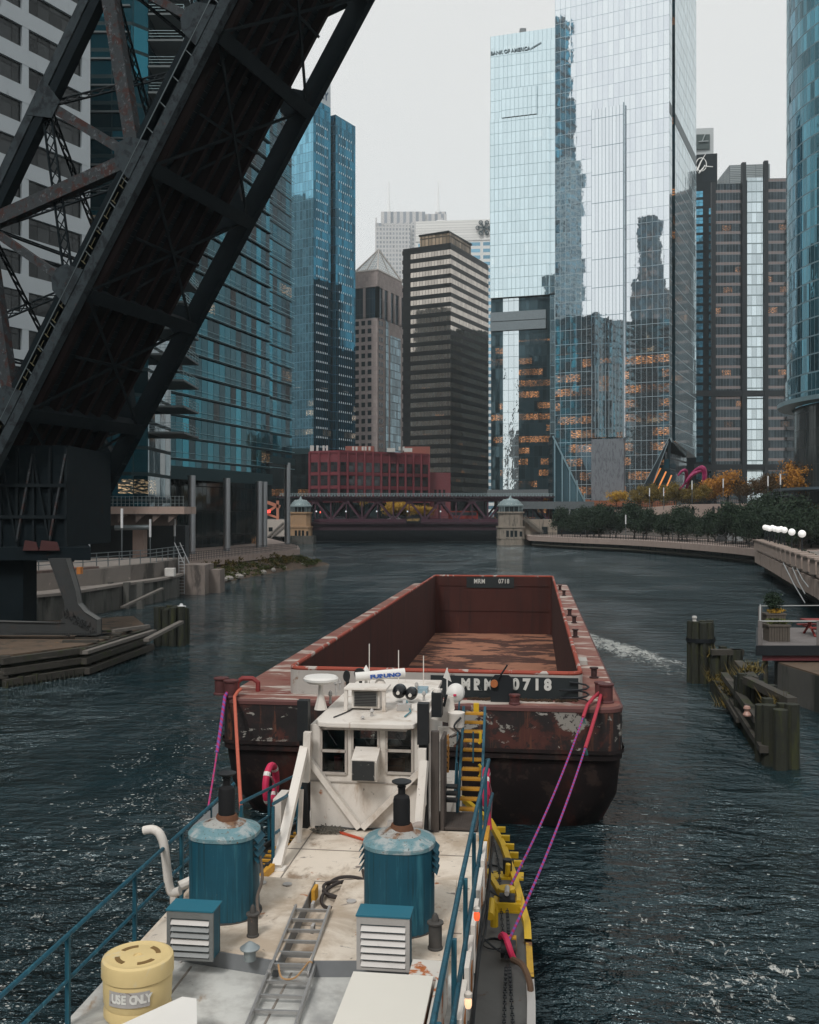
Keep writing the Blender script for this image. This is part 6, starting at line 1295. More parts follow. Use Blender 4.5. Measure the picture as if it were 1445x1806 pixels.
GDK = M('grey_deck', (.12, .12, .115), .8, var=.2, scale=1.5, bump=.1, layers=[((.06, .06, .058), .9, .5, .68), ((.10, .055, .035), 2.0, .62, .70), ((.22, .21, .2), 1.3, .64, .74)])
BLUE = M('tug_blue', (.011, .08, .12), .55, .05, var=.2, scale=3, layers=[((.04, .17, .22), 2.0, .52, .72, (5, 5, .3)), ((.012, .045, .06), 2.4, .52, .70, (7, 7, .25)), ((.2, .17, .14), 13, .70, .73)])
BLUT = M('stack_top', (.14, .26, .29), .6, var=.2, scale=6, bump=.1, layers=[((.36, .40, .40), 5.0, .46, .62), ((.16, .085, .045), 16, .62, .68), ((.05, .05, .05), 26, .62, .66)])
BLUC = M('stack_cone', (.36, .36, .34), .7, var=.25, scale=6, bump=.15, layers=[((.20, .11, .06), 3.2, .48, .62), ((.10, .05, .03), 5.5, .55, .66), ((.04, .04, .04), 24, .60, .64)])
YELP = M('yellow_paint', (.62, .40, .02), .5, var=.12, scale=3, layers=[((.16, .08, .03), 4, .64, .70)])
ORY = M('tread_yellow', (.55, .28, .03), .6, var=.25, scale=6)
BLK = M('tug_black', (.014, .016, .018), .55, var=.3, scale=4)
BRN = M('dirty_brown', (.085, .07, .062), .7, var=.4, scale=3)
GALV = M('louvre_metal', (.46, .44, .42), .5, .2, var=.15, scale=3, layers=[((.2, .17, .15), 3, .6, .72), ((.25, .12, .07), 5, .67, .72)])
PINKR = M('red_pink_canvas', (.62, .03, .10), .6, var=.15, scale=5)
TUG = localthing('tug', 'white and blue tug with a square wheelhouse pushing the barge', 'tug', (-2.95, 16.5, 0))
UC = -2.95
prof = [(8.0, 0.02), (14.3, 0.02), (17.0, -.06), (19.0, -.3), (21.0, -.6), (22.6, -.95), (24.3, -1.7), (25.0, -2.4)]
out = [(u, v) for v, u in prof]+[(2*UC-u, v) for v, u in prof[::-1]]
m = MB(); m.grid([[(UC+(u-UC)*.86, min(v, 24.2), -.6) for u, v in out], [(UC+(u-UC)*.97, v, .3) for u, v in out], [(u, v, ZK-.01) for u, v in out]], closed=True); m.build('hull', M('tug_hull', (.02, .022, .024), .5, var=.3), TUG)
m = MB().face([(u, v, ZK) for u, v in out]); m.build('main_deck', GDK, TUG)
# bulwark
def edge(o, z0, z1, w, v0, v1, mat, nm):
    P = [(u, v) for v, u in prof]; pts_ = []
    for i in range(len(P)-1):
        for k in range(40): t = k/40; pts_.append((P[i][0]+(P[i+1][0]-P[i][0])*t, P[i][1]+(P[i+1][1]-P[i][1])*t))
    pts_ = [p for p in pts_ if v0 <= p[1] <= v1]
    for mir in (0, 1):
        q = [((2*UC-u) if mir else u, v) for u, v in pts_]; sgn = 1 if mir else -1
        m = MB(); m.grid([[(u-sgn*o, v, z0), (u-sgn*o, v, z1), (u+sgn*(w-o), v, z1), (u+sgn*(w-o), v, z0)] for u, v in q], smooth=False); m.build(nm, mat, TUG)
edge(0, ZK, ZK+.12, .12, 16.3, 24.6, YELP, 'bulwark'); edge(0, ZK, ZK+.10, .10, 15.0, 16.29, M('rusty_yellow', (.5, .30, .03), .6, var=.2, scale=3, layers=[((.14, .06, .03), 2.2, .48, .58)]), 'bulwark'); edge(0, ZK, ZK+.1, .12, 8, 14.99, GALV, 'bulwark')
m = MB()
for k in range(5): u, v = UV(885+k*7.2-9, 1462+k*15, ZK+.1); MB().box(u+.02, u+.2, v-.05, v+.04, ZK+.05, ZK+.16).build('fairlead', YELP, TUG)
# deckhouse
m = MB().box(-5.2, -.98, 8, 15.05, ZK, ZT-.03); m.box(-4.18, -.98, 15.051, 17.55, ZK, ZT-.03); m.box(-4.3, -1.6, 17.551, 21.8, ZK, ZT-.03); m.build('deckhouse', TWH, TUG)
m = MB().box(-5.24, -.94, 12.1, 15.07, ZT-.03, ZT); m.box(-4.2, -.94, 15.071, 17.55, ZT-.03, ZT); m.build('top_deck', TDK, TUG); MB().box(-5.24, -.94, 8, 12.099, ZT-.03, ZT).build('near_deck', TGY, TUG)
m = MB()
for v in (13.3, 14.9, 16.3): m.bar((-5.2 if v < 15 else -4.18, v, ZT+.003), (-.98, v, ZT+.003), .02, .01)
for u in (-3.95, -2.2): m.bar((u, 12.2, ZT+.003), (u, 17.4, ZT+.003), .02, .01)
for u in (-4.3, -3.0, -1.9): m.bar((u, 8, ZT+.003), (u, 11.9, ZT+.003), .025, .012)
m.build('weld_seam', M('seam', (.25, .22, .19), .8), TUG)
m = MB().plate([(*UV(293, 1690, ZT), ZT+.001), (*UV(490, 1722, ZT), ZT+.001), (*UV(556, 1576, ZT), ZT+.001), (*UV(432, 1566, ZT), ZT+.001), (-5.0, UV(432, 1566, ZT)[1], ZT+.001), (-5.0, UV(293, 1690, ZT)[1], ZT+.001)], (0, 0, .21)); m.build('hatch_plate', TDK, TUG, .015)
m = MB().plate([(*UV(545, 1722, ZT), ZT+.001), (*UV(790, 1722, ZT), ZT+.001), (*UV(806, 1575, ZT), ZT+.001), (*UV(607, 1575, ZT), ZT+.001)], (0, 0, .21)); m.build('hatch_plate', TDK, TUG, .015)
for pa, pb in (((293, 1690), (490, 1722)), ((545, 1722), (790, 1722)), ((490, 1722), (556, 1576))): p_, q_ = UV(*pa, ZT), UV(*pb, ZT); MB().bar((p_[0], p_[1]-.006, ZT+.1), (q_[0], q_[1]-.006, ZT+.1), .012, .2).build('hatch_skirt', M('skirt_grey', (.20, .21, .22), .6, var=.2, scale=3, layers=[((.4, .37, .33), 3, .62, .72)]) if 'skirt_grey' not in bpy.data.materials else bpy.data.materials['skirt_grey'], TUG)
ZP = ZT+.212
for px, py in ((462, 1557), (507, 1560), (620, 1590)): u, v = UV(px, py, ZP); MB().lathe([(.07, ZP), (.07, ZP+.02), (.01, ZP+.022)], (u, v, 0), 14).build('deck_fitting', GALV, TUG)
for py in (1640, 1600): u, v = UV(553, py, ZP); MB().bar((u-.02, v, ZP), (u-.02, v+.12, ZP), .04, .1).build('deck_clip', GALV, TUG)
MB().box(*(lambda a: (a[0]-.03, a[0]+.02, a[1]-.12, a[1]+.12, ZP-.14, ZP+.05))(UV(556, 1570, ZP))).build('yellow_edge', ORY, TUG)
# grating platform and right edge trim
g0, g1 = UV(762, 1462, ZT), UV(840, 1438, ZT); m = MB()
for k in range(15): v = g0[1]+(g1[1]-g0[1])*k/14; m.bar((g0[0], v, ZT+.03), (g1[0]+.06, v, ZT+.03), .02, .05)
for k in range(19): u = g0[0]+(g1[0]+.06-g0[0])*k/18; m.bar((u, g0[1], ZT+.025), (u, g1[1], ZT+.025), .015, .04)
m.build('grating', BRN, TUG); MB().box(g0[0], g1[0]+.06, g0[1], g1[1], ZT-.1, ZT-.02).build('grating_tray', BLK, TUG)
MB().box(-.97, -.80, 17.1, 17.9, ZT-.35, ZT+.02).build('yellow_edge', ORY, TUG)
# ---- wheelhouse
VA, VB = 17.46, 21.4; WZ0, WZ1 = ZT, 4.52; WL, WR_ = -4.05, -2.0
WN = [(567, 611, 1283, 1362), (622, 668, 1283, 1350), (682, 728, 1283, 1362)]
def wall_with(v, thick, holes, nm):
    m = MB(); us = sorted({WL, WR_}|{a for h in holes for a in h[:2]}); zl, zh = min(h[2] for h in holes), max(h[3] for h in holes)
    m.box(WL, WR_, v, v+thick, WZ0, zl); m.box(WL, WR_, v, v+thick, zh, WZ1); x = WL
    for h in holes: m.box(x, h[0], v, v+thick, zl, zh); x = h[1]
    m.box(x, WR_, v, v+thick, zl, zh); m.build(nm, TWH, TUG)
holes = []
for a, b, c, d in WN: holes.append((UZ(a, c, VA)[0], UZ(b, c, VA)[0], UZ(a, 1362, VA)[1], UZ(a, 1283, VA)[1]))
wall_with(VA, .08, holes, 'wheelhouse_wall'); wall_with(VB-.08, .08, [(h[0], h[1], 3.35, 4.4) for h in holes], 'wheelhouse_wall')
MB().box(WL, WL+.08, VA+.081, VB-.081, WZ0, WZ1).build('wheelhouse_wall', TWH, TUG); MB().box(WR_-.08, WR_, VA+.081, VB-.081, WZ0, WZ1).build('wheelhouse_wall', TWH, TUG)
MB().box(WL+.09, WR_-.09, VA+.09, VB-.09, WZ0+.01, WZ0+.05).build('floor', BLK, TUG)
gb = NB('wheelhouse_glass'); gb.b.inputs['Transmission Weight'].default_value = 1.0; gb.b.inputs['IOR'].default_value = 1.35; GLS = gb.done((.82, .88, .88), .0)
DIM = M('interior_dark', (.03, .03, .03), .8)
MB().box(WL+.1, WR_-.1, VB-.7, VB-.12, WZ0+.05, 3.4).build('console', DIM, TUG)
FRM = M('window_frame', (.42, .38, .34), .6, var=.15, scale=5, layers=[((.2, .13, .09), 6, .6, .7)])
for h in holes:
    f = MB(); 
    for a, b in (((h[0], h[2]), (h[1], h[2])), ((h[0], h[3]), (h[1], h[3])), ((h[0], h[2]), (h[0], h[3])), ((h[1], h[2]), (h[1], h[3])), ((h[0], (h[2]+h[3])/2), (h[1], (h[2]+h[3])/2))): f.bar((a[0], VA-.01, a[1]), (b[0], VA-.01, b[1]), .045, .045)
    w = f.build('window', FRM, TUG); MB().box(h[0], h[1], VA+.03, VA+.042, h[2], h[3]).build('pane', GLS, w)
    f = MB()
    for a, b in (((h[0], 3.35), (h[1], 3.35)), ((h[0], 4.4), (h[1], 4.4)), ((h[0], 3.35), (h[0], 4.4)), ((h[1], 3.35), (h[1], 4.4))): f.bar((a[0], VB+.01, a[1]), (b[0], VB+.01, b[1]), .045, .045)
    w = f.build('window', FRM, TUG); MB().box(h[0], h[1], VB-.05, VB-.038, 3.35, 4.4).build('pane', GLS, w)
u0_, u1_ = UZ(553, 1278, 17.25)[0], UZ(737, 1278, 17.25)[0]
m = MB(); zr = 4.53
m.prism([(u0_+.25, 17.22), (u1_-.25, 17.22), (u1_-.08, 17.28), (u1_, 17.5), (u1_, 21.9), (u0_, 21.9), (u0_, 17.5), (u0_+.08, 17.28)], zr, zr+.09); m.build('wheelhouse_roof', TWH, TUG, .02)
m = MB().bar((u0_+.2, 17.3, zr-.02), (u1_-.2, 17.3, zr-.02), .05, .05); m.build('roof_gutter', FRM, TUG); ZR = zr+.092
m = MB()
for uu in (-4.16, -1.97): MB().box(uu-.1, uu+.1, 17.3, 17.5, 4.25, 4.98).box(uu-.08, uu+.08, 17.38, 17.55, ZT, 4.25).build('guide_column', BLK, TUG)
m = MB(); m.bar((UZ(543, 1290, 17.2)[0], 17.2, UZ(543, 1290, 17.2)[1]), (UZ(540, 1330, 17.2)[0], 17.2, ZT+.9), .13); m.bar((-1.97, 17.22, 4.2), (-1.97, 17.22, 3.2), .14); m.build('guide_cap', TWH, TUG)
fL = UV(489, 1531, ZT); fR = UV(737, 1487, ZT)
m = MB(); m.bar((-4.1, 17.2, 4.15), (fL[0], fL[1], ZT+.02), .15, .13); m.box(fL[0]-.16, fL[0]+.14, fL[1]-.14, fL[1]+.1, ZT, ZT+.02); m.build('brace', TWH, TUG)
m = MB(); m.bar((-1.93, 17.2, 4.0), (fR[0], fR[1], ZT+.02), .14, .12); m.build('brace', TWH, TUG)
pz = UV(528, 1485, ZT); m = MB().bar((pz[0], pz[1], ZT), (pz[0]+.02, 16.7, 3.55), .07); m.build('post', TWH, TUG)
m = MB()
for a, b in (((546, 1340), (634, 1459)), ((748, 1352), (640, 1459))):
    p, q = UZ(*a, VA-.1), UZ(*b, VA-.1); m.bar((p[0], VA-.1, p[1]), (q[0], VA-.1, max(q[1], ZT+.03)), .12, .1)
m.build('vee_brace', TWH, TUG)
m = MB()
for uu in (-2.42,): m.bar((uu, VA-.015, ZT), (uu, VA-.015, 3.6), .03, .02)
m.bar((WL, VA-.015, 3.5), (WR_, VA-.015, 3.5), .02, .02); m.build('wall_seam', FRM, TUG)
MB().cbox((-2.5, VA-.08, ZT+.1), (.22, .14, .2)).build('junction_box', GALV, TUG)
m = MB().box(-1.84, -1.70, 17.45, 17.6, ZT, 4.45); m.box(-1.68, -1.62, 17.55, 18.2, ZT, 4.3); m.build('side_frame', BRN, TUG)
m = MB().box(-4.6, -4.45, 16.9, 17.5, ZK, 3.3); m.build('side_frame', TWH, TUG)
# window air conditioner
a, b = UZ(617, 1378, 17.0), UZ(666, 1330, 17.0)
x = MB().plate([(a[0]+.02, VA, a[1]), (a[0]+.02, 17.05, a[1]), (a[0]+.02, 17.05, b[1]-.12), (a[0]+.02, VA, b[1]+.02)], (b[0]-a[0]-.04, 0, 0)).build('window_unit', TWH, TUG)
m = MB().box(a[0]+.035, b[0]-.06, 17.03, 17.049, a[1]+.02, b[1]-.135)
m.build('grille', M('unit_grille', (.025, .027, .028), .6, layers=[((.35, .33, .3), 14, .62, .66)]), x)
MB().box(b[0]-.058, b[0]-.03, 17.03, 17.047, a[1]+.04, b[1]-.16).build('unit_trim', FRM, x)
# things behind the panes
a, b = UZ(687, 1360, VA+.3), UZ(712, 1340, VA+.3); q = localthing('box', 'brown cardboard box behind the right wheelhouse pane', 'box', ((a[0]+b[0])/2, VA+.3, a[1])); MB().box(a[0], b[0], VA+.2, VA+.45, a[1], b[1]).build('carton', M('cardboard', (.40, .13, .055), .8), q); MB().box(a[0], b[0], VA+.197, VA+.199, a[1]+.13, a[1]+.145).build('tape', M('tape', (.2, .07, .04), .6), q)
MB().box(-2.66, -2.15, VA+.12, VA+.55, 3.55, a[1]-.004).build('sill_shelf', DIM, TUG); MB().box(-3.85, -3.36, VA+.12, VA+.55, 3.55, 3.64).build('sill_shelf', DIM, TUG)
u = UZ(597, 1355, VA+.3)[0]; MB().lathe([(.08, 3.65), (.08, 3.86), (.085, 3.865), (.085, 3.89), (.02, 3.9)], (u, VA+.3, 0), 14).lsolo('can', M('red_can', (.45, .05, .05), .5), 'red can behind the left wheelhouse pane', 'can', (u, VA+.3, 3.645))
# ---- wheelhouse roof gear
def rp(px, py): return UV(px, py, ZR)
u, v = rp(645, 1252); x = MB().box(u-.27, u+.27, v, v+.5, ZR+.04, ZR+.37).build('roof_cooler', TWH, TUG)
m = MB().box(u-.23, u+.23, v-.025, v-.002, ZR+.08, ZR+.36); m.build('grille', M('pale_grille', (.32, .31, .29), .6), x)
m = MB()
for k in range(9): m.box(u-.21, u+.21, v-.04, v-.026, ZR+.095+k*.03, ZR+.108+k*.03)
m.build('grille_slat', BLK, x)
m = MB().box(u-.4, u+.42, v-.12, v+.45, ZR+.40, ZR+.44); m.box(u-.4, u-.33, v-.1, v-.03, ZR, ZR+.40); m.box(u+.33, u+.4, v-.1, v-.03, ZR, ZR+.40); m.build('cooler_cover', TWH, x, .008)
u, v = rp(566, 1250); m = MB().lathe([(.13, ZR), (.05, ZR+.3), (.04, ZR+.5)], (u, v, 0), 10); m.build('dome_stand', TWH, TUG); MB().lathe([(.05, ZR+.48), (.25, ZR+.51), (.33, ZR+.56), (.335, ZR+.60), (.3, ZR+.635), (.01, ZR+.65)], (u, v, 0), 28).build('antenna_dome', WHITEP, TUG)
p = UZ(627, 1193, 20.0); q = UZ(714, 1186, 20.3); m = MB().tube([(p[0], 20.0, p[1]), (q[0], 20.3, q[1]+.01)], .095, 12); x = m.build('radar_scanner', WHITEP, TUG)
MB().lathe([(.14, ZR), (.12, ZR+.2), (.08, p[1]-.08)], ((p[0]+q[0])/2, 20.15, 0), 12).build('radar_pedestal', TWH, TUG)
mid = Vector(((p[0]+q[0])/2+.1, 20.15, (p[1]+q[1])/2)); ya = math.atan2(.3, q[0]-p[0]); tl = math.atan2(q[1]-p[1], q[0]-p[0])
text('lettering', 'FURUNO', M('letter_blue', (.03, .10, .38), .5), TUG, mid+Vector((math.sin(ya)*.1, -math.cos(ya)*.1, 0)), (R(90), -tl, ya), .105, .004, width=1.5, bold=.006)
for px, py, r in ((704, 1219, .135), (725, 1223, .12)):
    p = UZ(px, py, 19.2); m = MB(); rows = [[(p[0]+rr*math.cos(2*PI*k/18), 19.2+dy, p[1]+rr*math.sin(2*PI*k/18)) for k in range(18)] for rr, dy in ((r, .16), (r*1.02, .02), (r*.95, -.04), (r*.5, -.12), (r*.18, -.14))]; m.grid(rows, closed=True); m.face(rows[-1][::-1]); x = m.build('searchlight', M('gloss_black', (.012, .013, .015), .25), TUG); MB().tube([(p[0], 19.06, p[1]), (p[0], 19.03, p[1])], .035, 10).build('lamp_nut', TWH, x)
u, v = rp(713, 1252); m = MB().box(u-.13, u+.13, v-.08, v+.1, ZR, ZR+.12); m.bar((u, v, ZR+.1), (u, v+.1, UZ(714, 1225, 19.2)[1]), .06); m.build('searchlight_stand', GALV, TUG)
for px, py in ((611, 1192), (634, 1188)): p = UZ(px, py, 20.6); m = MB(); rows = [[(p[0]+rr*math.cos(2*PI*k/16)*(.6 if px < 620 else .95), 20.6+dy, p[1]+rr*math.sin(2*PI*k/16)) for k in range(16)] for rr, dy in ((.12, 0), (.13, .04), (.05, .2), (.04, .3))]; m.grid(rows, closed=True); m.face(rows[0][::-1]); m.bar((p[0], 20.75, ZR), (p[0], 20.75, p[1]), .06); m.build('horn', BLK, TUG)
m = MB()
for px, py, h in ((583, 1240, .24), (593, 1225, .34), (600, 1215, .2), (748, 1235, .18), (735, 1222, .22), (656, 1262, .12), (640, 1268, .05)): u, v = rp(px, py); m.lathe([(.03, ZR), (.02, ZR+h*.6), (.045, ZR+h*.7), (.03, ZR+h), (.005, ZR+h+.02)], (u, v, 0), 8)
m.build('roof_fitting', GALV, TUG)
p = UZ(646, 1195, 20.9); m = MB().lathe([(.16, ZR+.2), (.005, UZ(646, 1172, 20.9)[1])], (p[0], 20.9, 0), 10); m.bar((p[0], 20.9, ZR), (p[0], 20.9, ZR+.22), .06); m.build('signal_cone', WHITEP, TUG)
u, v = rp(745, 1222); MB().box(u-.18, u+.1, v, v+.3, ZR, ZR+.1).build('roof_box', M('blue_grey_box', (.25, .36, .42), .5), TUG)
for px, t in ((789, 1177), (763, 1212)): p = UZ(px, 1240, 20.6); q = UZ(px, t, 20.6); m = MB().bar((p[0], 20.6, p[1]-.3), (q[0], 20.6, q[1]), .025); m.face([(q[0]-.01, 20.58, q[1]), (q[0]-.08, 20.56, q[1]-.2), (q[0], 20.6, q[1]-.25), (q[0]+.09, 20.63, q[1]-.3), (q[0]+.04, 20.6, q[1]-.12)]); m.build('pennant', WHITEP, TUG)
m = MB().tube([(UZ(745, 1243, 19)[0]-.3, 18.9, ZR+.1), (-2.3, 18.2, ZR+.03), (-2.36, 17.8, ZR+.02)], .014, 5); m.build('hose', M('teal_hose', (.03, .2, .25), .5), TUG)
# right side gear: round white lamp, dark box, bracket, drum
p = UZ(803, 1223, 19.3); m = MB(); rows = [[(p[0]+rr*math.cos(2*PI*k/22), 19.3+dy, p[1]+rr*math.sin(2*PI*k/22)) for k in range(22)] for rr, dy in ((.18, .2), (.185, .06), (.165, .0), (.07, -.06), (.01, -.07))]; m.grid(rows, closed=True); m.build('round_lamp', WHITEP, TUG); MB().box(p[0]-.03, p[0]+.03, 19.215, 19.23, p[1]-.03, p[1]+.01).build('lamp_badge', PINKR, TUG)
a, b = UZ(761, 1264, 18.3), UZ(779, 1222, 18.3); MB().box(a[0], b[0], 18.3, 18.6, a[1], b[1]).build('display_box', BLK, TUG); MB().lathe([(.08, b[1]), (.06, b[1]+.06), (.01, b[1]+.08)], ((a[0]+b[0])/2, 18.45, 0), 12).build('box_dome', TWH, TUG)
P4 = [UZ(*k, 18.8) for k in ((760, 1267), (790, 1274), (802, 1250), (800, 1228), (786, 1226), (779, 1258))]; MB().plate([(x_[0], 18.8, x_[1]) for x_ in P4], (0, .06, 0)).build('bracket', TWH, TUG)
m = MB().bar((UZ(783, 1245, 18.7)[0], 18.7, UZ(783, 1245, 18.7)[1]), (UZ(788, 1224, 18.7)[0], 18.7, UZ(788, 1224, 18.7)[1]), .05); m.build('strap', BLK, TUG)
p = UZ(804, 1283, 18.6); m = MB().lathe([(.1, p[1]-.05), (.155, p[1]), (.16, p[1]+.22), (.165, p[1]+.23), (.165, p[1]+.27), (.05, p[1]+.29)], (p[0], 18.75, 0), 18); m.build('white_tank', TWH, TUG); m = MB().plate([(p[0]-.35, 18.7, p[1]-.32), (p[0]-.35, 18.7, p[1]-.02), (p[0]+.12, 18.7, p[1]-.02)], (0, .12, 0)); m.build('tank_bracket', TWH, TUG)
rows = [(p[0]+.1, 18.6, p[1]+.2), (p[0]-.02, 18.5, p[1]+.05), (p[0]+.1, 18.5, p[1]-.1), (p[0]+.02, 18.5, p[1]-.3)]; MB().tube(arcline3([Vector(r_) for r_ in rows]), .02, 6).build('cable', BLK, TUG)
# ---- stair to the barge, yellow treads
b0, t0 = UV(828, 1430, ZT), 1.55; sx0, sx1 = -1.42, -1.04
m = MB(); zt_ = 4.28; vb, vt = 18.6, 20.3
for x_ in (sx0-.03, sx1+.03): m.bar((x_, vb, ZT-.1), (x_, vt, zt_+.05), .05, .14)
m.bar((sx0-.03, vb-.1, ZT), (sx0-.03, vb-.1, ZT+1.0), .04); m.bar((sx0-.1, vb+.2, ZT+.3), (sx0-.1, vt-.2, zt_+.4), .035); m.bar((sx0+.25, vb+.3, ZT+.9), (sx0+.25, vb+.3, ZT+1.5), .03); m.build('stair_stringer', BLUE, TUG)
for k in range(11):
    f = (k+.3)/10.8; v = vb+(vt-vb)*f; z = ZT+(zt_-ZT)*f; x = MB().box(sx0, sx1, v-.03, v+.15, z, z+.03)
    for j in range(12): x.box(sx0+.02+j*.03, sx0+.035+j*.03, v-.025, v+.14, z+.031, z+.04)
    x.build('stair_tread', ORY, TUG)
p = UZ(841, 1247, 20.5); MB().box(p[0]-.06, p[0]+.05, 20.4, 20.5, p[1]-.1, p[1]+.1).build('yellow_cap', YELP, TUG)
for py in (1300, 1358): p = UZ(845, py, 19.3); MB().tube([(p[0], 19.3, p[1]-.12), (p[0]+.03, 19.3, p[1]-.08), (p[0]+.03, 19.3, p[1]+.08), (p[0], 19.3, p[1]+.12)], .03, 6).build('yellow_handle', YELP, TUG)
m = MB(); p = UZ(786, 1330, 18.4)
for k in range(7): m.tube([(p[0]+.06*math.sin(j*.9+k), 18.4+.02*k, p[1]+.38-j*.09) for j in range(9)], .012, 5)
m.build('rope_hank', M('orange_rope', (.40, .20, .06), .8, var=.4, scale=20), TUG)
m = MB()
for k in range(3): a, b = UZ(777, 1388+k*12, 18.0), UZ(806, 1388+k*12, 18.0); m.box(a[0], b[0], 18.0, 18.2, a[1]-.02, a[1]+.02)
m.build('step_rung', BLK, TUG)
# ---- gangway at left with yellow cleats
GW = [UV(455, 1546, ZT), UV(500, 1548, ZT)]; gu0, gu1 = -4.58, -4.14; gv0, gv1 = 15.12, 19.6
zA, zB_2 = ZT+.02, 2.0
m = MB().plate([(gu0-.1, gv0, zA), (gu1-.1, gv0, zA), (gu1-.1, gv1, zB_2), (gu0-.1, gv1, zB_2)], (0, 0, .04)); m.build('gangway', BLK, TUG)
m = MB()
for x_ in (gu0-.12, gu1-.08): m.bar((x_, gv0, zA+.06), (x_, gv1, zB_2+.06), .05, .14)
m.build('gangway_side', BLK, TUG)
for k in range(12): f = (k+.7)/12.5; v = gv0+(gv1-gv0)*f; z = zA+(zB_2-zA)*f+.045; MB().box(gu0+.02, gu1-.18, v-.03, v+.03, z, z+.03).build('cleat', ORY, TUG)
u, v = -4.42, 14.9; m = MB().box(u-.28, u+.2, v-.2, v+.35, ZT+.001, ZT+.1); m.build('landing', BLK, TUG); m = MB().plate([(u-.1, v-.36, ZT), (u+.22, v-.2, ZT), (u+.3, v+.35, ZT), (u+.2, v+.35, ZT), (u+.18, v-.1, ZT), (u-.1, v-.22, ZT)], (0, 0, .12)); m.build('landing_edge', ORY, TUG)
def rail(nm, top, mids, posts, mat=BLUE, r=.028, zb=ZT, holder=TUG):
    m = MB(); m.tube(top, r, 6)
    for q in mids: m.tube(q, r*.85, 6)
    for p, q in posts: m.bar(p, q, r*1.7)
    return m.build(nm, mat, holder)
z1, z2 = ZT+1.02, ZT+.52; ul = -5.17
rail('railing', [(ul, 7.5, z1), (ul, 16.2, z1), (ul-.02, 16.5, z1)], [[(ul, 7.5, z2), (ul, 16.2, z2)]], [((ul, v, ZT if v < 15.05 else ZK), (ul, v, z1)) for v in (8.3, 10.35, 12.2, 13.9, 15.2, 16.2)])
MB().box(ul-.01, ul+.01, 14.4, 15.9, ZT+.1, ZT+.95).build('rail_panel', M('panel_grey', (.50, .52, .54), .5), TUG)
def grail(x_): return rail('railing', [(x_, gv0+.3, zA+1.0), (x_, gv1-.6, zB_2+1.15), (x_, gv1-.1, zB_2+1.2)], [[(x_, gv0+.3, zA+.5), (x_, gv1-.1, zB_2+.6)]], [((x_, v, zA-.3*0-(v-gv0)/(gv1-gv0)*(zA-zB_2)), (x_, v, zA+1.0-(v-gv0)/(gv1-gv0)*(zA-zB_2))) for v in (gv0+.32, gv0+2.0, gv1-.3)])
grail(gu1-.06); grail(gu0-.15)
ur = -.93
T_ = [UV(785, 1800, 3.66), UV(820, 1600, 3.66), UV(845, 1430, 3.66)]
rail('railing', [(ur, 8.2, z1), (ur, 12.5, z1), (ur+.02, 15.5, z1), (ur+.06, 17.8, z1), (ur+.08, 18.5, z1+.05), (ur+.02, 18.9, z1-.05), (ur+.02, 18.9, ZT-.2)], [[(ur+.1, 8.2, z2), (ur+.1, 15.5, z2), (ur+.16, 18.2, z2), (ur+.1, 18.6, z2-.2)]], [((ur+.05, v, ZK+.4), (ur+.05, v, z1)) for v in (9, 10.8, 12.6, 14.4, 16.2, 17.9)], r=.034)
# side rail boards, cables, lamps on the right side
m = MB()
for k in range(6): v = 9.6+k*1.25; m.box(-.86, -.80, v, v+.95, 2.1, 2.75)
m.build('side_board', TWH, TUG)
m = MB()
for k in range(6): v = 9.6+k*1.25; m.box(-.80, -.79, v+.3, v+.55, 2.2, 2.6)
m.build('side_patch', M('rust_patch', (.45, .17, .05), .7), TUG)
m = MB()
for j in range(3): m.tube(arcline3([Vector((-.76+.02*j, 9+k*1.1, 2.35+.18*math.sin(k*1.7+j))) for k in range(9)]), .018, 5)
m.build('side_cable', BLK, TUG)
def lampx(px, py, v, col, st, nm): p = UZ(px, py, v); MB().lathe([(.03, p[1]-.06), (.04, p[1]-.03), (.04, p[1]+.03), (.02, p[1]+.06)], (p[0], v, 0), 10).build(nm, glow(nm, col, st), TUG); MB().lathe([(.045, p[1]+.06), (.045, p[1]+.1), (.02, p[1]+.12)], (p[0], v, 0), 10).build('lamp_cap', TWH, TUG)
lampx(841, 1614, 12.9, (1, .10, .03), 1.0, 'red_lamp'); lampx(826, 1767, 10.6, (1, .6, .35), .8, 'warm_lamp')
for py, v in ((1640, 14.2), (1600, 15.2)):
    pass
p = UV(852, 1660, ZK); MB().tube([(-.72, p[1]-.3, 1.75), (-.72, p[1]+.25, 1.78), (-.68, p[1]+.4, 1.6), (-.68, p[1]+.4, 1.3)], .07, 8).build('yellow_pipe', YELP, TUG)
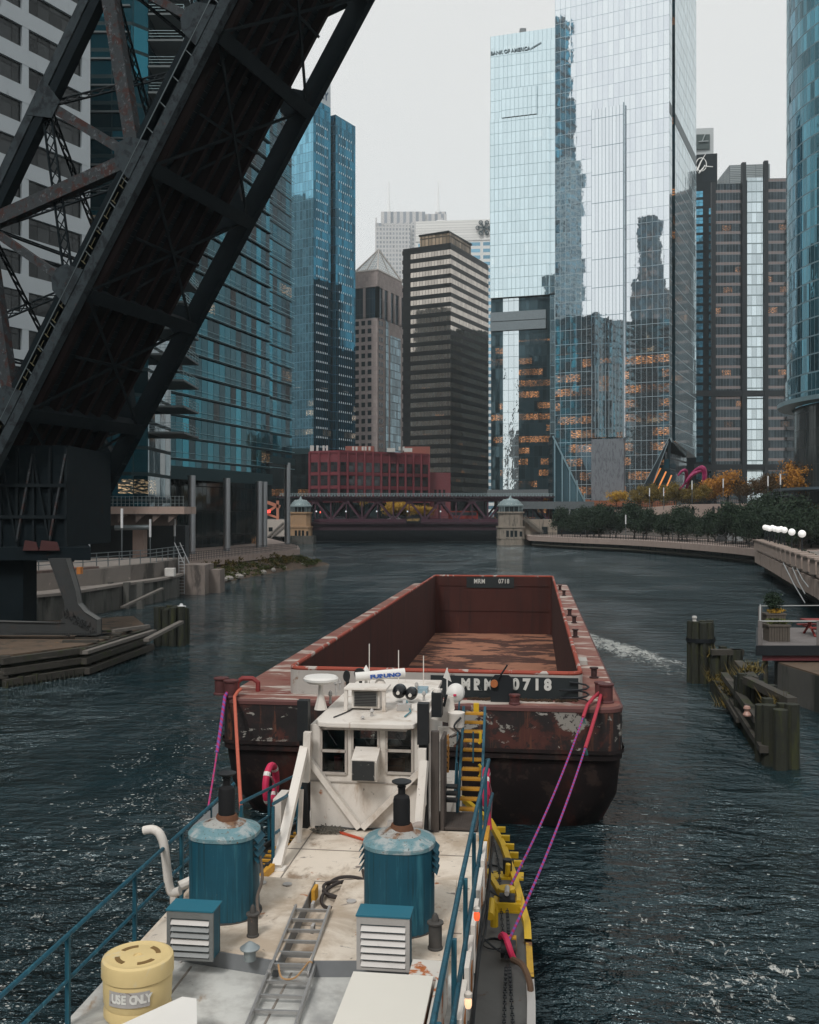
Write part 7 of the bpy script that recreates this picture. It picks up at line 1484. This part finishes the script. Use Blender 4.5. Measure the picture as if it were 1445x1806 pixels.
# ---- exhaust stacks
def stack(px, py, sx_, label):
    u, v = UV(px, py, ZP); v += .42
    h = 1.13; z0 = ZP; rx, ry = .47, .44
    P = [(u+rx*math.copysign(abs(math.cos(t))**.75, math.cos(t)), v+ry*math.copysign(abs(math.sin(t))**.85, math.sin(t))) for t in [2*PI*k/36 for k in range(36)]]
    st = MB().grid([[(x_, y, z) for x_, y in P] for z in (z0, z0+h)], closed=True).build('stack_casing', BLUE, TUG)
    def sc(f, z): return [(u+(x_-u)*f, v+(y-v)*f, z) for x_, y in P]
    MB().grid([sc(1.03, z0+h-.05), sc(1.03, z0+h), sc(.97, z0+h+.03), sc(.62, z0+h+.097)], closed=True).build('stack_top', BLUT, st); MB().grid([sc(.62, z0+h+.097), sc(.45, z0+h+.13), sc(.2, z0+h+.19), sc(.02, z0+h+.2)], closed=True).build('stack_cone', BLUC, st)
    MB().lathe([(.17, z0+h+.12), (.145, z0+h+.2), (.135, z0+h+.22)], (u+.03, v, 0), 16).build('pipe_collar', M('rust_collar', (.14, .06, .03), .8, var=.4, scale=9) if 'rust_collar' not in bpy.data.materials else bpy.data.materials['rust_collar'], st)
    MB().lathe([(.115, z0+h+.15), (.115, z0+h+.53), (.105, z0+h+.58), (.05, z0+h+.62), (.05, z0+h+.7), (.062, z0+h+.71), (.045, z0+h+.74)], (u+.03, v, 0), 16).build('exhaust_pipe', M('soot', (.008, .008, .009), .75), st)
    m = MB().lathe([(.03, z0+h+.72), (.13, z0+h+.775), (.135, z0+h+.79), (.08, z0+h+.81), (.01, z0+h+.815)], (u+.03, v, 0), 18); m.build('rain_cap', BLK, st)
    for s in (-1, 1):
        for k in range(4): z = z0+h-.12-k*.09; m = MB().plate([(u+s*(rx-.01), v-.16, z+.06), (u+s*(rx-.01), v+.2, z+.06), (u+s*(rx+.055), v+.2, z-.01), (u+s*(rx+.055), v-.16, z-.01)], (0, 0, .012)); m.build('side_louvre', BLUE, st)
    return u, v
uL, vL = stack(379, 1628, 1, ''); uR_, vR_ = stack(697, 1652, 1, '')
def louvre(px0, px1, pyb, h, dark):
    a, b = UV(px0, pyb, ZP), UV(px1, pyb, ZP); v0 = a[1]; u0, u1 = a[0], b[0]; z0 = ZP+.02
    x = MB().box(u0+.012, u1-.012, v0+.03, v0+.32, z0, z0+h).build('louvre_box', BLUE, TUG)
    MB().box(u0-.01, u1+.01, v0-.01, v0+.34, z0+h+.001, z0+h+.02).build('box_top', M('top_blue', (.02, .14, .2), .5, var=.1) if 'top_blue' not in bpy.data.materials else bpy.data.materials['top_blue'], x)
    m = MB().box(u0, u0+.05, v0, v0+.04, z0, z0+h); m.box(u1-.05, u1, v0, v0+.04, z0, z0+h); m.box(u0+.051, u1-.051, v0, v0+.04, z0, z0+.03); m.box(u0+.051, u1-.051, v0, v0+.04, z0+h-.09, z0+h); m.build('louvre_frame', GALV if dark == 0 else M('frame_dark', (.20, .21, .21), .5, .2, var=.25, scale=4), x)
    MB().box(u0+.05, u1-.05, v0+.041, v0+.05, z0+.03, z0+h-.09).build('louvre_back', BLK, x)
    n = 6
    for k in range(n):
        z = z0+.035+(h-.13)*k/n; hh = (h-.13)/n; m = MB().plate([(u0+.052, v0+.04, z+hh*.95), (u0+.052, v0-.015, z+hh*.15), (u1-.052, v0-.015, z+hh*.15), (u1-.052, v0+.04, z+hh*.95)], (0, .006, .006)); m.build('louvre_blade', GALV if (dark == 0 or k in (2, 5)) else bpy.data.materials['frame_dark'], x)
louvre(294, 379, 1694, .60, 1); louvre(629, 724, 1712, .64, 0)
# white goose neck and small pipes, pots and vents
u, v = UV(312, 1608, ZP)
v = vL+.1; pp_ = [UZ(*k, v) for k in ((318, 1570), (304, 1573), (298, 1560), (292, 1510), (288, 1485), (280, 1468), (268, 1462), (254, 1464))]
MB().tube(arcline3([Vector((x_, v, z)) for x_, z in pp_]), .062, 12).build('gooseneck_pipe', TWH, TUG); MB().bar((pp_[1][0]+.02, v, ZP-.1), (pp_[1][0]+.02, v, pp_[1][1]), .08).build('pipe_post', TWH, TUG)
MB().tube([(pp_[0][0]-.05, v+.1, pp_[0][1]+.02), (pp_[0][0]+.25, v+.3, pp_[0][1]+.12)], .07, 10).build('pipe_branch', TWH, TUG)
u, v = UV(728, 1482, ZT); v -= .2; pp_ = [UZ(*k, v) for k in ((722, 1482), (725, 1464), (735, 1455), (746, 1455))]
MB().tube(arcline3([Vector((x_, v, z)) for x_, z in pp_]), .062, 12, False).build('elbow_pipe', M('elbow_grey', (.33, .28, .25), .6, var=.2, scale=5), TUG); MB().bar((pp_[0][0], v, ZT), (pp_[0][0], v, pp_[0][1]), .1).build('elbow_post', TWH, TUG)
POT = M('sooty_pot', (.07, .065, .06), .7, var=.4, scale=6, layers=[((.2, .13, .1), 8, .6, .7)])
for px, py, r, h in ((446, 1650, .07, .30), (768, 1672, .085, .34)):
    u, v = UV(px, py, ZP); MB().lathe([(r*1.15, ZP), (r*1.15, ZP+.02), (r, ZP+.03), (r, ZP+h-.03), (r*1.25, ZP+h-.02), (r*1.25, ZP+h), (r*.6, ZP+h+.01), (r*.5, ZP+h+.06), (r*.3, ZP+h+.1), (.01, ZP+h+.11)], (u, v, 0), 16).build('vent_pot', POT, TUG)
u, v = UV(441, 1692, ZP); MB().lathe([(.075, ZP), (.075, ZP+.13), (.12, ZP+.135), (.125, ZP+.15), (.03, ZP+.22), (.01, ZP+.225)], (u, v, 0), 18).build('mushroom_vent', M('galvanised', (.30, .34, .35), .45, .5, var=.2, scale=6), TUG)
# near boxes
a = UV(595, 1778, 3.2); b = UV(783, 1716, 3.2); b = (b[0], b[1]-.1); x = MB().box(-2.02, -1.13, 9.2, b[1], ZT, 3.17).build('locker', M('locker_rust', (.50, .44, .38), .7, var=.1, layers=[((.35, .11, .03), 2.5, .5, .58)]), TUG); MB().box(-2.03, -1.12, 9.15, b[1]+.02, 3.171, 3.2).build('lid', M('cream_lid', (.72, .69, .62), .5, var=.04, layers=[((.45, .16, .05), 3, .72, .75)]), x)
RWB = M('rusty_white', (.60, .57, .52), .7, var=.1, layers=[((.40, .12, .03), 2.3, .50, .56), ((.2, .05, .02), 4, .62, .68)])
a, b = UV(722, 1716, 3.1), UV(791, 1697, 3.1); MB().box(a[0], -1.0, b[1]-.42, b[1], ZT, 3.12).build('locker', RWB, TUG, .01); MB().box(-1.10, -1.0, 9.2, b[1]-.421, ZT, 3.12).build('locker_side', RWB, TUG)
# winches on the side deck
def winch(px, py, s=1):
    u, v = UV(px, py, ZK); m = MB().box(u-.26, u+.25, v-.28, v-.2, ZK, ZK+.16); m.box(u+.17, u+.25, v-.199, v+.2, ZK, ZK+.2); m.box(u-.26, u+.3, v-.3, v+.4, ZK, ZK+.03)
    m.lathe([(.16, ZK+.03), (.16, ZK+.3), (.05, ZK+.32)], (u-.02, v+.12, 0), 14); m.build('winch_base', YELP, TUG)
    MB().tube([(u-.14, v-.1, ZK+.16), (u+.14, v-.1, ZK+.16)], .12, 12).build('winch_drum', BLK, TUG); MB().tube([(u, v-.3, ZK+.35), (u, v+.05, ZK+.33)], .045, 8).build('turnbuckle', GALV, TUG)
winch(895, 1598)
u, v = UV(895, 1548, ZK); m = MB().box(u-.28, u+.32, v-.1, v+.25, ZK, ZK+.04); m.build('fairlead_base', YELP, TUG); MB().tube([(u, v+.1, ZK+.06), (u, v+.1, ZK+.34)], .09, 12).build('roller', BLK, TUG); MB().tube([(u, v-.02, ZK+.06), (u+.02, v-.06, ZK+.3)], .05, 8).build('roller_pin', YELP, TUG)
u, v = UV(897, 1695, ZK); MB().tube([(u-.12, v, ZK+.2), (u+.12, v, ZK+.2)], .14, 14).build('winch_drum', BLK, TUG); m = MB().tube([(u-.13+.035*k+.14*0, v+.19*math.cos(t), ZK+.22+.19*math.sin(t)) for k, t in enumerate([.5+2*PI*j/12 for j in range(8)])], .05, 7); m.build('rope_turns', PINKR, TUG)
MB().cbox((u, v+.3, ZK+.14), (.24, .12, .26)).build('cleat_block', ORY, TUG)
m = MB().bar((UV(868, 1558, ZK)[0]-.1, UV(868, 1558, ZK)[1], ZK+.25), (UV(880, 1580, ZK)[0]+.03, UV(880, 1580, ZK)[1], ZK+.06), .09); m.build('yellow_strut', YELP, TUG)

# small fittings: cable along the wheelhouse foot, wipers, roof wiring, bolts, stains of wear
m = MB().tube(arcline3([Vector((WL+.1+k*.24, VA-.06-.02*math.sin(k*2.1), ZT+.03+.012*math.sin(k*1.7))) for k in range(10)]), .017, 6); m.build('cable', BLK, TUG)
for h in holes: MB().bar((h[0]+.12, VA-.045, h[3]-.03), ((h[0]+h[1])/2+.06, VA-.045, (h[2]+h[3])/2+.12), .014).build('wiper', BLK, TUG)
m = MB().tube(arcline3([Vector((u0_+.3, 17.6, ZR+.015)), Vector((u0_+.5, 18.4, ZR+.015)), Vector((u0_+.42, 19.3, ZR+.015)), Vector((u0_+.6, 20.6, ZR+.015))]), .012, 5); m.build('roof_wire', BLK, TUG)
for du in (.35, 1.0, 1.55): MB().tube([(u0_+du, 21.2, ZR), (u0_+du, 21.2, ZR+.95-.2*du)], .012, 5).build('whip_aerial', TWH, TUG)
bl = MB()
for k in range(16): bl.lathe([(.02, ZT), (.02, ZT+.018), (.005, ZT+.02)], (-5.02+k*.27, 12.0, 0), 6)
for k in range(12): bl.lathe([(.018, ZP), (.018, ZP+.016), (.005, ZP+.018)], (-2.62+k*.13, 13.0-.55, 0), 6) if False else None
tag(bl.build('bolt', GALV, TUG), kind='stuff')
for (u, v) in ((uL, vL), (uR_, vR_)):
    m = MB()
    for k in range(20):
        t = 2*PI*k/20; m.lathe([(.013, ZP), (.013, ZP+.02), (.004, ZP+.022)], (u+.50*math.cos(t), v+.47*math.sin(t), 0), 6)
    m.lathe([(.52, ZP), (.52, ZP+.012), (.40, ZP+.013)], (u, v, 0), 28, 1, .95); m.build('stack_flange', POT, TUG)
    m = MB()
    for s in (-1, 1): m.bar((u+s*.33, v-.33, ZP+.02), (u+s*.33, v-.335, ZP+1.08), .014, .02)
    m.build('casing_seam', bpy.data.materials['top_blue'], TUG)
m = MB().tube(arcline3([Vector((uL+.52, vL-.05, ZP+.8)), Vector((uL+.56, vL-.08, ZP+.5)), Vector((uL+.5, vL-.12, ZP+.25)), Vector((uL+.55, vL-.2, ZP+.02))]), .022, 6); m.build('hanging_rope', M('dirty_rope', (.16, .13, .11), .9, var=.3, scale=12), TUG)
# ================================================================ LOOSE GEAR ON THE TUG, ROPES
DR = M('drum_yellow', (.70, .54, .26), .5, var=.1, scale=3, bump=.05, layers=[((.62, .56, .42), 2.5, .58, .70), ((.40, .27, .10), 3, .60, .74, (1, 1, .4)), ((.16, .11, .06), 9, .67, .72)])
u, v = UV(233, 1795, ZT); v = 10.75; u = -4.52
b = localthing('drum', 'pale yellow plastic drum with a torn lettered label and slotted lid', 'drum', (u, v, ZT)); z = ZT
MB().lathe([(.36, z), (.38, z+.03), (.38, z+.10), (.365, z+.14), (.38, z+.18), (.39, z+.43), (.38, z+.455)], (u, v, 0), 40).build('body', DR, b)
lid = MB().lathe([(.395, z+.46), (.405, z+.47), (.405, z+.62), (.395, z+.65), (.36, z+.665), (.29, z+.65), (.26, z+.655), (.05, z+.66), (.045, z+.645), (.01, z+.645)], (u, v, 0), 40).build('lid', DR, b)
for k in range(4):
    t0 = R(45+90*k-24); P = [(u+r_*math.cos(t0+R(48)*j/8), v+r_*math.sin(t0+R(48)*j/8), z+.656) for r_, js in ((.2, range(9)), (.255, range(8, -1, -1))) for j in js]
    MB().plate(P, (0, 0, .006)).build('lid_slot', M('slot_shadow', (.20, .12, .04), .7) if 'slot_shadow' not in bpy.data.materials else bpy.data.materials['slot_shadow'], lid)
LBL = M('torn_label', (.42, .40, .39), .7, var=.15, scale=8, layers=[((.2, .17, .15), 12, .62, .66), ((.6, .45, .2), 6, .68, .70)])
lw = [-118+k*7 for k in range(11)]
m = MB(); m.grid([[(u+.399*math.cos(R(t)), v+.399*math.sin(R(t)), z+.24) for t in lw], [(u+.396*math.cos(R(t)), v+.396*math.sin(R(t)), z+.41) for t in lw]]); m.build('label', LBL, b)
LW = M('label_white', (.75, .74, .70), .6)
for ch, t in zip('USE ONLY', [-106+k*8.0 for k in range(8)]):
    if ch != ' ': text('lettering', ch, LW, b, (u+.401*math.cos(R(t)), v+.401*math.sin(R(t)), z+.328), (R(90), 0, R(t+90)), .13, .002, bold=.006, width=.85)
# white chest at the bottom edge
a = UV(325, 1762, 3.03); q = localthing('chest', 'white chest whose corner shows at the bottom edge beside the yellow drum', 'chest', (-4.3, 9.6, ZT)); MB().plate([(a[0]-.75, a[1]-1.1, ZT), (a[0]+.55, a[1]-1.2, ZT), (a[0]+.12, a[1]-.02, ZT), (a[0]-.02, a[1], ZT)], (0, 0, .36)).build('body', TWH, q); MB().plate([(a[0]-.8, a[1]-1.15, 3.015), (a[0]+.6, a[1]-1.25, 3.015), (a[0]+.14, a[1]+.0, 3.015), (a[0]-.03, a[1]+.02, 3.015)], (0, 0, .035)).build('lid', WHITEP, q)
# aluminium ladder
ALU = M('aluminium', (.50, .49, .48), .35, .8, var=.12, scale=5)
p0, p1 = Vector((*UV(552, 1622, ZT+.1), ZT+.22)), Vector((*UV(482, 1800, ZT+.06), ZT+.06)); b = localthing('ladder', 'aluminium extension ladder lying between the two deck plates', 'ladder', (p1.x, p1.y, ZT))
for (f0, f1, hw, dz) in ((0, .66, .235, .055), (.42, 1.25, .27, 0)):
    a_, c_ = p0.lerp(p1, f0)+Vector((0, 0, dz)), p0.lerp(p1, f1)+Vector((0, 0, dz)); d = (c_-a_).normalized(); sd = d.cross(Vector((0, 0, 1))).normalized()*hw
    for s in (-1, 1): MB().bar(a_+sd*s, c_+sd*s, .03, .085).build('rail', ALU, b)
    n = round((c_-a_).length/.3)
    for k in range(n): e = a_.lerp(c_, (k+.3)/n); MB().bar(e-sd, e+sd, .035, .035).build('rung', ALU, b)
m = MB(); e = p0.lerp(p1, .62); m.tube(arcline3([e+Vector((-.15, 0, .1)), e+Vector((-.05, -.2, .04)), e+Vector((.1, -.15, .03)), e+Vector((.2, .1, .1)), e+Vector((.25, .1, .1))]), .012, 5); m.build('cord', M('tan_cord', (.42, .25, .12), .8), b)
# black hose coil
m = MB(); c0 = UV(598, 1582, ZT); rg = random.Random(4); P = []
for k in range(46): t = k*.36; P.append(Vector((c0[0]+(.34+.05*math.sin(k*.5))*math.cos(t)*(1+.15*math.sin(k*.21))+.12, c0[1]+.42*math.sin(t)+.15*math.sin(k*.15), ZT+.03+.09*abs(math.sin(k*.33)))))
P = [Vector((*UV(640, 1545, ZT), ZT+.1))]+P+[Vector((*UV(640, 1600, ZT), ZT+.05))]
MB().tube(arcline3(P, 3), .026, 6).lsolo('hose', M('black_hose', (.035, .028, .026), .6, var=.3), 'loose coil of dark hose on the deck beside the right stack', 'hose', (c0[0], c0[1], ZT))
m = MB(); p, q = UV(600, 1470, ZT), UV(658, 1488, ZT); m.bar((p[0], p[1], ZT+.03), (q[0], q[1], ZT+.03), .035); b = localthing('mop', 'long handled mop with red pole and grey head lying near the wheelhouse', 'mop', (p[0], p[1], ZT)); m.build('handle', M('red_pole', (.50, .07, .03), .5, layers=[((.6, .55, .5), 4, .6, .62)]), b)
rg = random.Random(5); m = MB(); c0 = UV(579, 1467, ZT)
for k in range(170): a_ = rg.uniform(0, 6.28); r_ = rg.uniform(0, 1)**.5; s0 = Vector((c0[0]+.27*r_*math.cos(a_), c0[1]+.16*r_*math.sin(a_), ZT+.02)); m.bar(s0, s0+Vector((rg.uniform(-.12, .12), rg.uniform(-.08, .08), rg.uniform(.0, .07))), .014)
m.build('mop_head', M('mop_grey', (.13, .12, .10), .9, var=.4, scale=20), b)
# life rings on the rails
def ring_buoy(u, v, z, rot, label):
    b = localthing('life_ring', label, 'life ring', (u, v, z-.38), 'red life rings hung on the tug rails'); n = 28
    m = MB(); pts_ = [(u+rot*.29*math.cos(2*PI*k/n), v+(.29 if rot == 0 else .28)*math.cos(2*PI*k/n), z+.36*math.sin(2*PI*k/n)) for k in range(n+1)]; m.tube(pts_, .068, 10, False); m.build('ring', PINKR, b)
    for a_ in (.8, 2.4, 3.9, 5.5):
        q = [(u+rot*.29*math.cos(a_+.12*k), v+(.29 if rot == 0 else .28)*math.cos(a_+.12*k), z+.36*math.sin(a_+.12*k)) for k in (-1, 0, 1)]; MB().tube(q, .071, 10, False).build('white_band', WHITEP, b)
    m = MB().tube(arcline3([Vector((u+.06, v-.2, z+.2)), Vector((u+.1, v, z-.1)), Vector((u+.08, v+.1, z-.5)), Vector((u+.05, v+.05, z-.75))]), .018, 6); m.build('lanyard', M('pale_pink_cord', (.42, .22, .24), .8), b)
p = UZ(858, 1396, 18.7); ring_buoy(p[0], 18.7, p[1]+.05, 0, 'red life ring hanging on the right rail by the yellow treads')
MB().tube([(p[0]+.02, 18.5, p[1]-.2), (p[0]+.05, 18.45, p[1]-.45), (p[0]+.07, 18.4, p[1]-.62)], .055, 8).lsolo('throw_bag', M('red_bag', (.5, .03, .08), .7, layers=[((.05, .02, .03), 9, .55, .6)]), 'red roped throw bag hanging below the right life ring', 'bag', (p[0]+.04, 18.45, p[1]-.6))
p = UZ(478, 1384, 18.6); ring_buoy(p[0], 18.6, p[1]+.02, .10, 'red life ring with white bands hanging behind the left gangway rail')
# tow ropes between barge and tug
def stripe(name, c1, c2, sc):
    b = NB(name); w = b.n('TexWave', wave_type='BANDS', bands_direction='DIAGONAL'); w.inputs['Scale'].default_value = sc; w.inputs['Distortion'].default_value = 1; b.l(b.coord('Object'), w.inputs[0]); return b.done(b.mix(b.step(w.outputs[0], .35, .65), c1, c2), .75)
ROP = stripe('purple_rope', (.40, .02, .12), (.16, .08, .34), 3.0); RED = M('red_sleeve', (.40, .035, .06), .7, var=.2, scale=8); ORG = M('orange_sleeve', (.50, .12, .075), .7, var=.2, scale=8)
def sag(p, q, s, n=14): return [Vector(p).lerp(Vector(q), k/n)-Vector((0, 0, s*4*(k/n)*(1-k/n))) for k in range(n+1)]
bt = UV(1067, 1236, ZD); BT = Vector((bt[0], bt[1], ZD+.22))
e1 = Vector((UV(893, 1600, ZK)[0], UV(893, 1600, ZK)[1], ZK+.25)); e2 = Vector((UV(897, 1692, ZK)[0], UV(897, 1692, ZK)[1], ZK+.3))
def rope(label, a, c, e, sag_, sl, mat1, mat2):
    b = localthing('tow_rope', label, 'rope', tuple(e), 'tow ropes between tug and barge'); P = sag(c, e, sag_); k = max(1, int(len(P)*sl))
    MB().tube([a, (a+c)/2+Vector((0, 0, .03)), c]+P[1:k+1], .046, 8).build('sleeve', mat1, b); MB().tube(P[k:], .024, 7).build('line', mat2, b)
    q = P[k]; m = MB()
    for j in range(7): m.bar(q+Vector((.03*math.cos(j), .03*math.sin(j), 0)), q+Vector((.06*math.cos(j), .06*math.sin(j), -.16)), .018)
    m.build('whipping', M('green_twine', (.05, .16, .15), .8) if 'green_twine' not in bpy.data.materials else bpy.data.materials['green_twine'], b)
g = UV(1040, 1250, ZD-.05); rope('purple tow rope with short red sleeve running to the yellow winch', BT+Vector((-.15, 0, 0)), Vector((UV(1036, 1247, ZD)[0], V0-.04, ZD+.06)), e1, .25, .12, RED, ROP)
rope('purple tow rope with long red sleeve running to the near winch', BT+Vector((-.1, -.15, 0)), Vector((UV(1056, 1249, ZD)[0], V0-.05, ZD+.06)), e2, .3, .26, RED, ROP)
lb = UV(398, 1228, ZD)
for px, ex, ey, lab, m1, m2, sl in ((389, 367, 1425, 'purple tow rope falling from the left barge bitts', ROP, stripe('pink_rope', (.5, .03, .14), (.35, .06, .2), 3), .5), (407, 428, 1465, 'orange sleeved tow rope falling from the left barge bitts', ORG, ORG, .8)):
    q = UV(px, 1236, ZD); c = Vector((q[0], V0-.06, ZD+.06)); e = Vector((*UV(ex, ey, ZK+.1), ZK+.1)); rope(lab, Vector((q[0]+.05, V0+.35, ZD+.2)), c, e, .1, sl, m1, m2)
# chains on the side deck
def chain(name, label, pts_):
    b = localthing(name, label, 'chain', tuple(pts_[-1])); P = arcline3([Vector(p) for p in pts_], 12); m = MB()
    L = 0
    for i in range(len(P)-1):
        d = (P[i+1]-P[i]); n = max(1, int(d.length/.075))
        for k in range(n):
            c = P[i].lerp(P[i+1], (k+.5)/n); t = d.normalized(); s = (Vector((0, 0, 1)).cross(t).normalized() if (k+i) % 2 else Vector((0, 0, 1)))*.022; a_, b_ = c-t*.035, c+t*.035
            for w in ((a_+s, b_+s), (a_-s, b_-s), (a_+s, a_-s), (b_+s, b_-s)): m.bar(w[0], w[1], .012)
    m.build('links', DARKM, b)
def cd(px, py, z=ZK+.05): return (*UV(px, py, z), z)
chain('chain', 'dark chain running aft from the yellow winch along the grey deck', [cd(895, 1606, ZK+.3), cd(897, 1640), cd(899, 1668)]); chain('chain', 'dark chain left of the winch line from the roller to the near drum', [cd(868, 1478), cd(879, 1520), cd(884, 1600), cd(889, 1660), cd(893, 1690, ZK+.2)])
chain('chain', 'dark chain trailing aft of the near drum out of the bottom edge', [cd(899, 1705, ZK+.15), cd(901, 1745), cd(905, 1810)]); chain('chain', 'reddish chain beside the trailing dark chain at the bottom edge', [cd(893, 1705, ZK+.15), cd(891, 1750), cd(889, 1810)])
m = MB().tube(arcline3([Vector(cd(905, 1692, ZK+.2)), Vector(cd(922, 1702, ZK+.3)), Vector(cd(934, 1730, ZK+.2)), Vector(cd(936, 1760, ZK)), Vector(cd(930, 1790, ZK-.2))]), .05, 8); c0 = cd(922, 1702, ZK); m.lsolo('old_rope', M('brown_rope', (.11, .065, .04), .9, var=.4, scale=20), 'thick brown old rope looped over the tug side', 'rope', c0)
for k, (pa, pb) in enumerate((((852, 1560), (892, 1585)), ((848, 1648), (888, 1680)))):
    a_, b_ = Vector(cd(*pa, ZK+.5)), Vector(cd(*pb, ZK+.2)); MB().tube(sag(a_, b_, .03, 6), .016, 5).lsolo('wire', DARKM, ('dark wire from the deckhouse to the yellow winch', 'dark wire from the deckhouse to the near drum')[k], 'wire', tuple(b_))
for k, (px, py) in enumerate(((868, 1535), (872, 1668))):
    c0 = UV(px, py, ZK); MB().tube([(c0[0]+.22*math.cos(t)*(1-.02*j), c0[1]+.2*math.sin(t), ZK+.02+.002*j) for j, t in enumerate([2*PI*i/12 for i in range(18)])], .012, 5).lsolo('wire_loop', DARKM, ('open loop of black wire beside the roller', 'open loop of black wire beside the yellow pipe')[k], 'wire', (c0[0], c0[1], ZK))
# ================================================================ MIST
hz_m = bpy.data.materials.new('mist'); hz_m.use_nodes = True; t_ = hz_m.node_tree; t_.nodes.remove(t_.nodes['Principled BSDF']); pv = t_.nodes.new('ShaderNodeVolumePrincipled')
pv.inputs['Color'].default_value = (.84, .96, 1, 1); pv.inputs['Density'].default_value = .00015; pv.inputs['Anisotropy'].default_value = .2; t_.links.new(pv.outputs[0], t_.nodes['Material Output'].inputs['Volume'])
tag(MB().box(-720, 720, -320, 2120, -1.5, 690).build('haze', hz_m), kind='stuff')
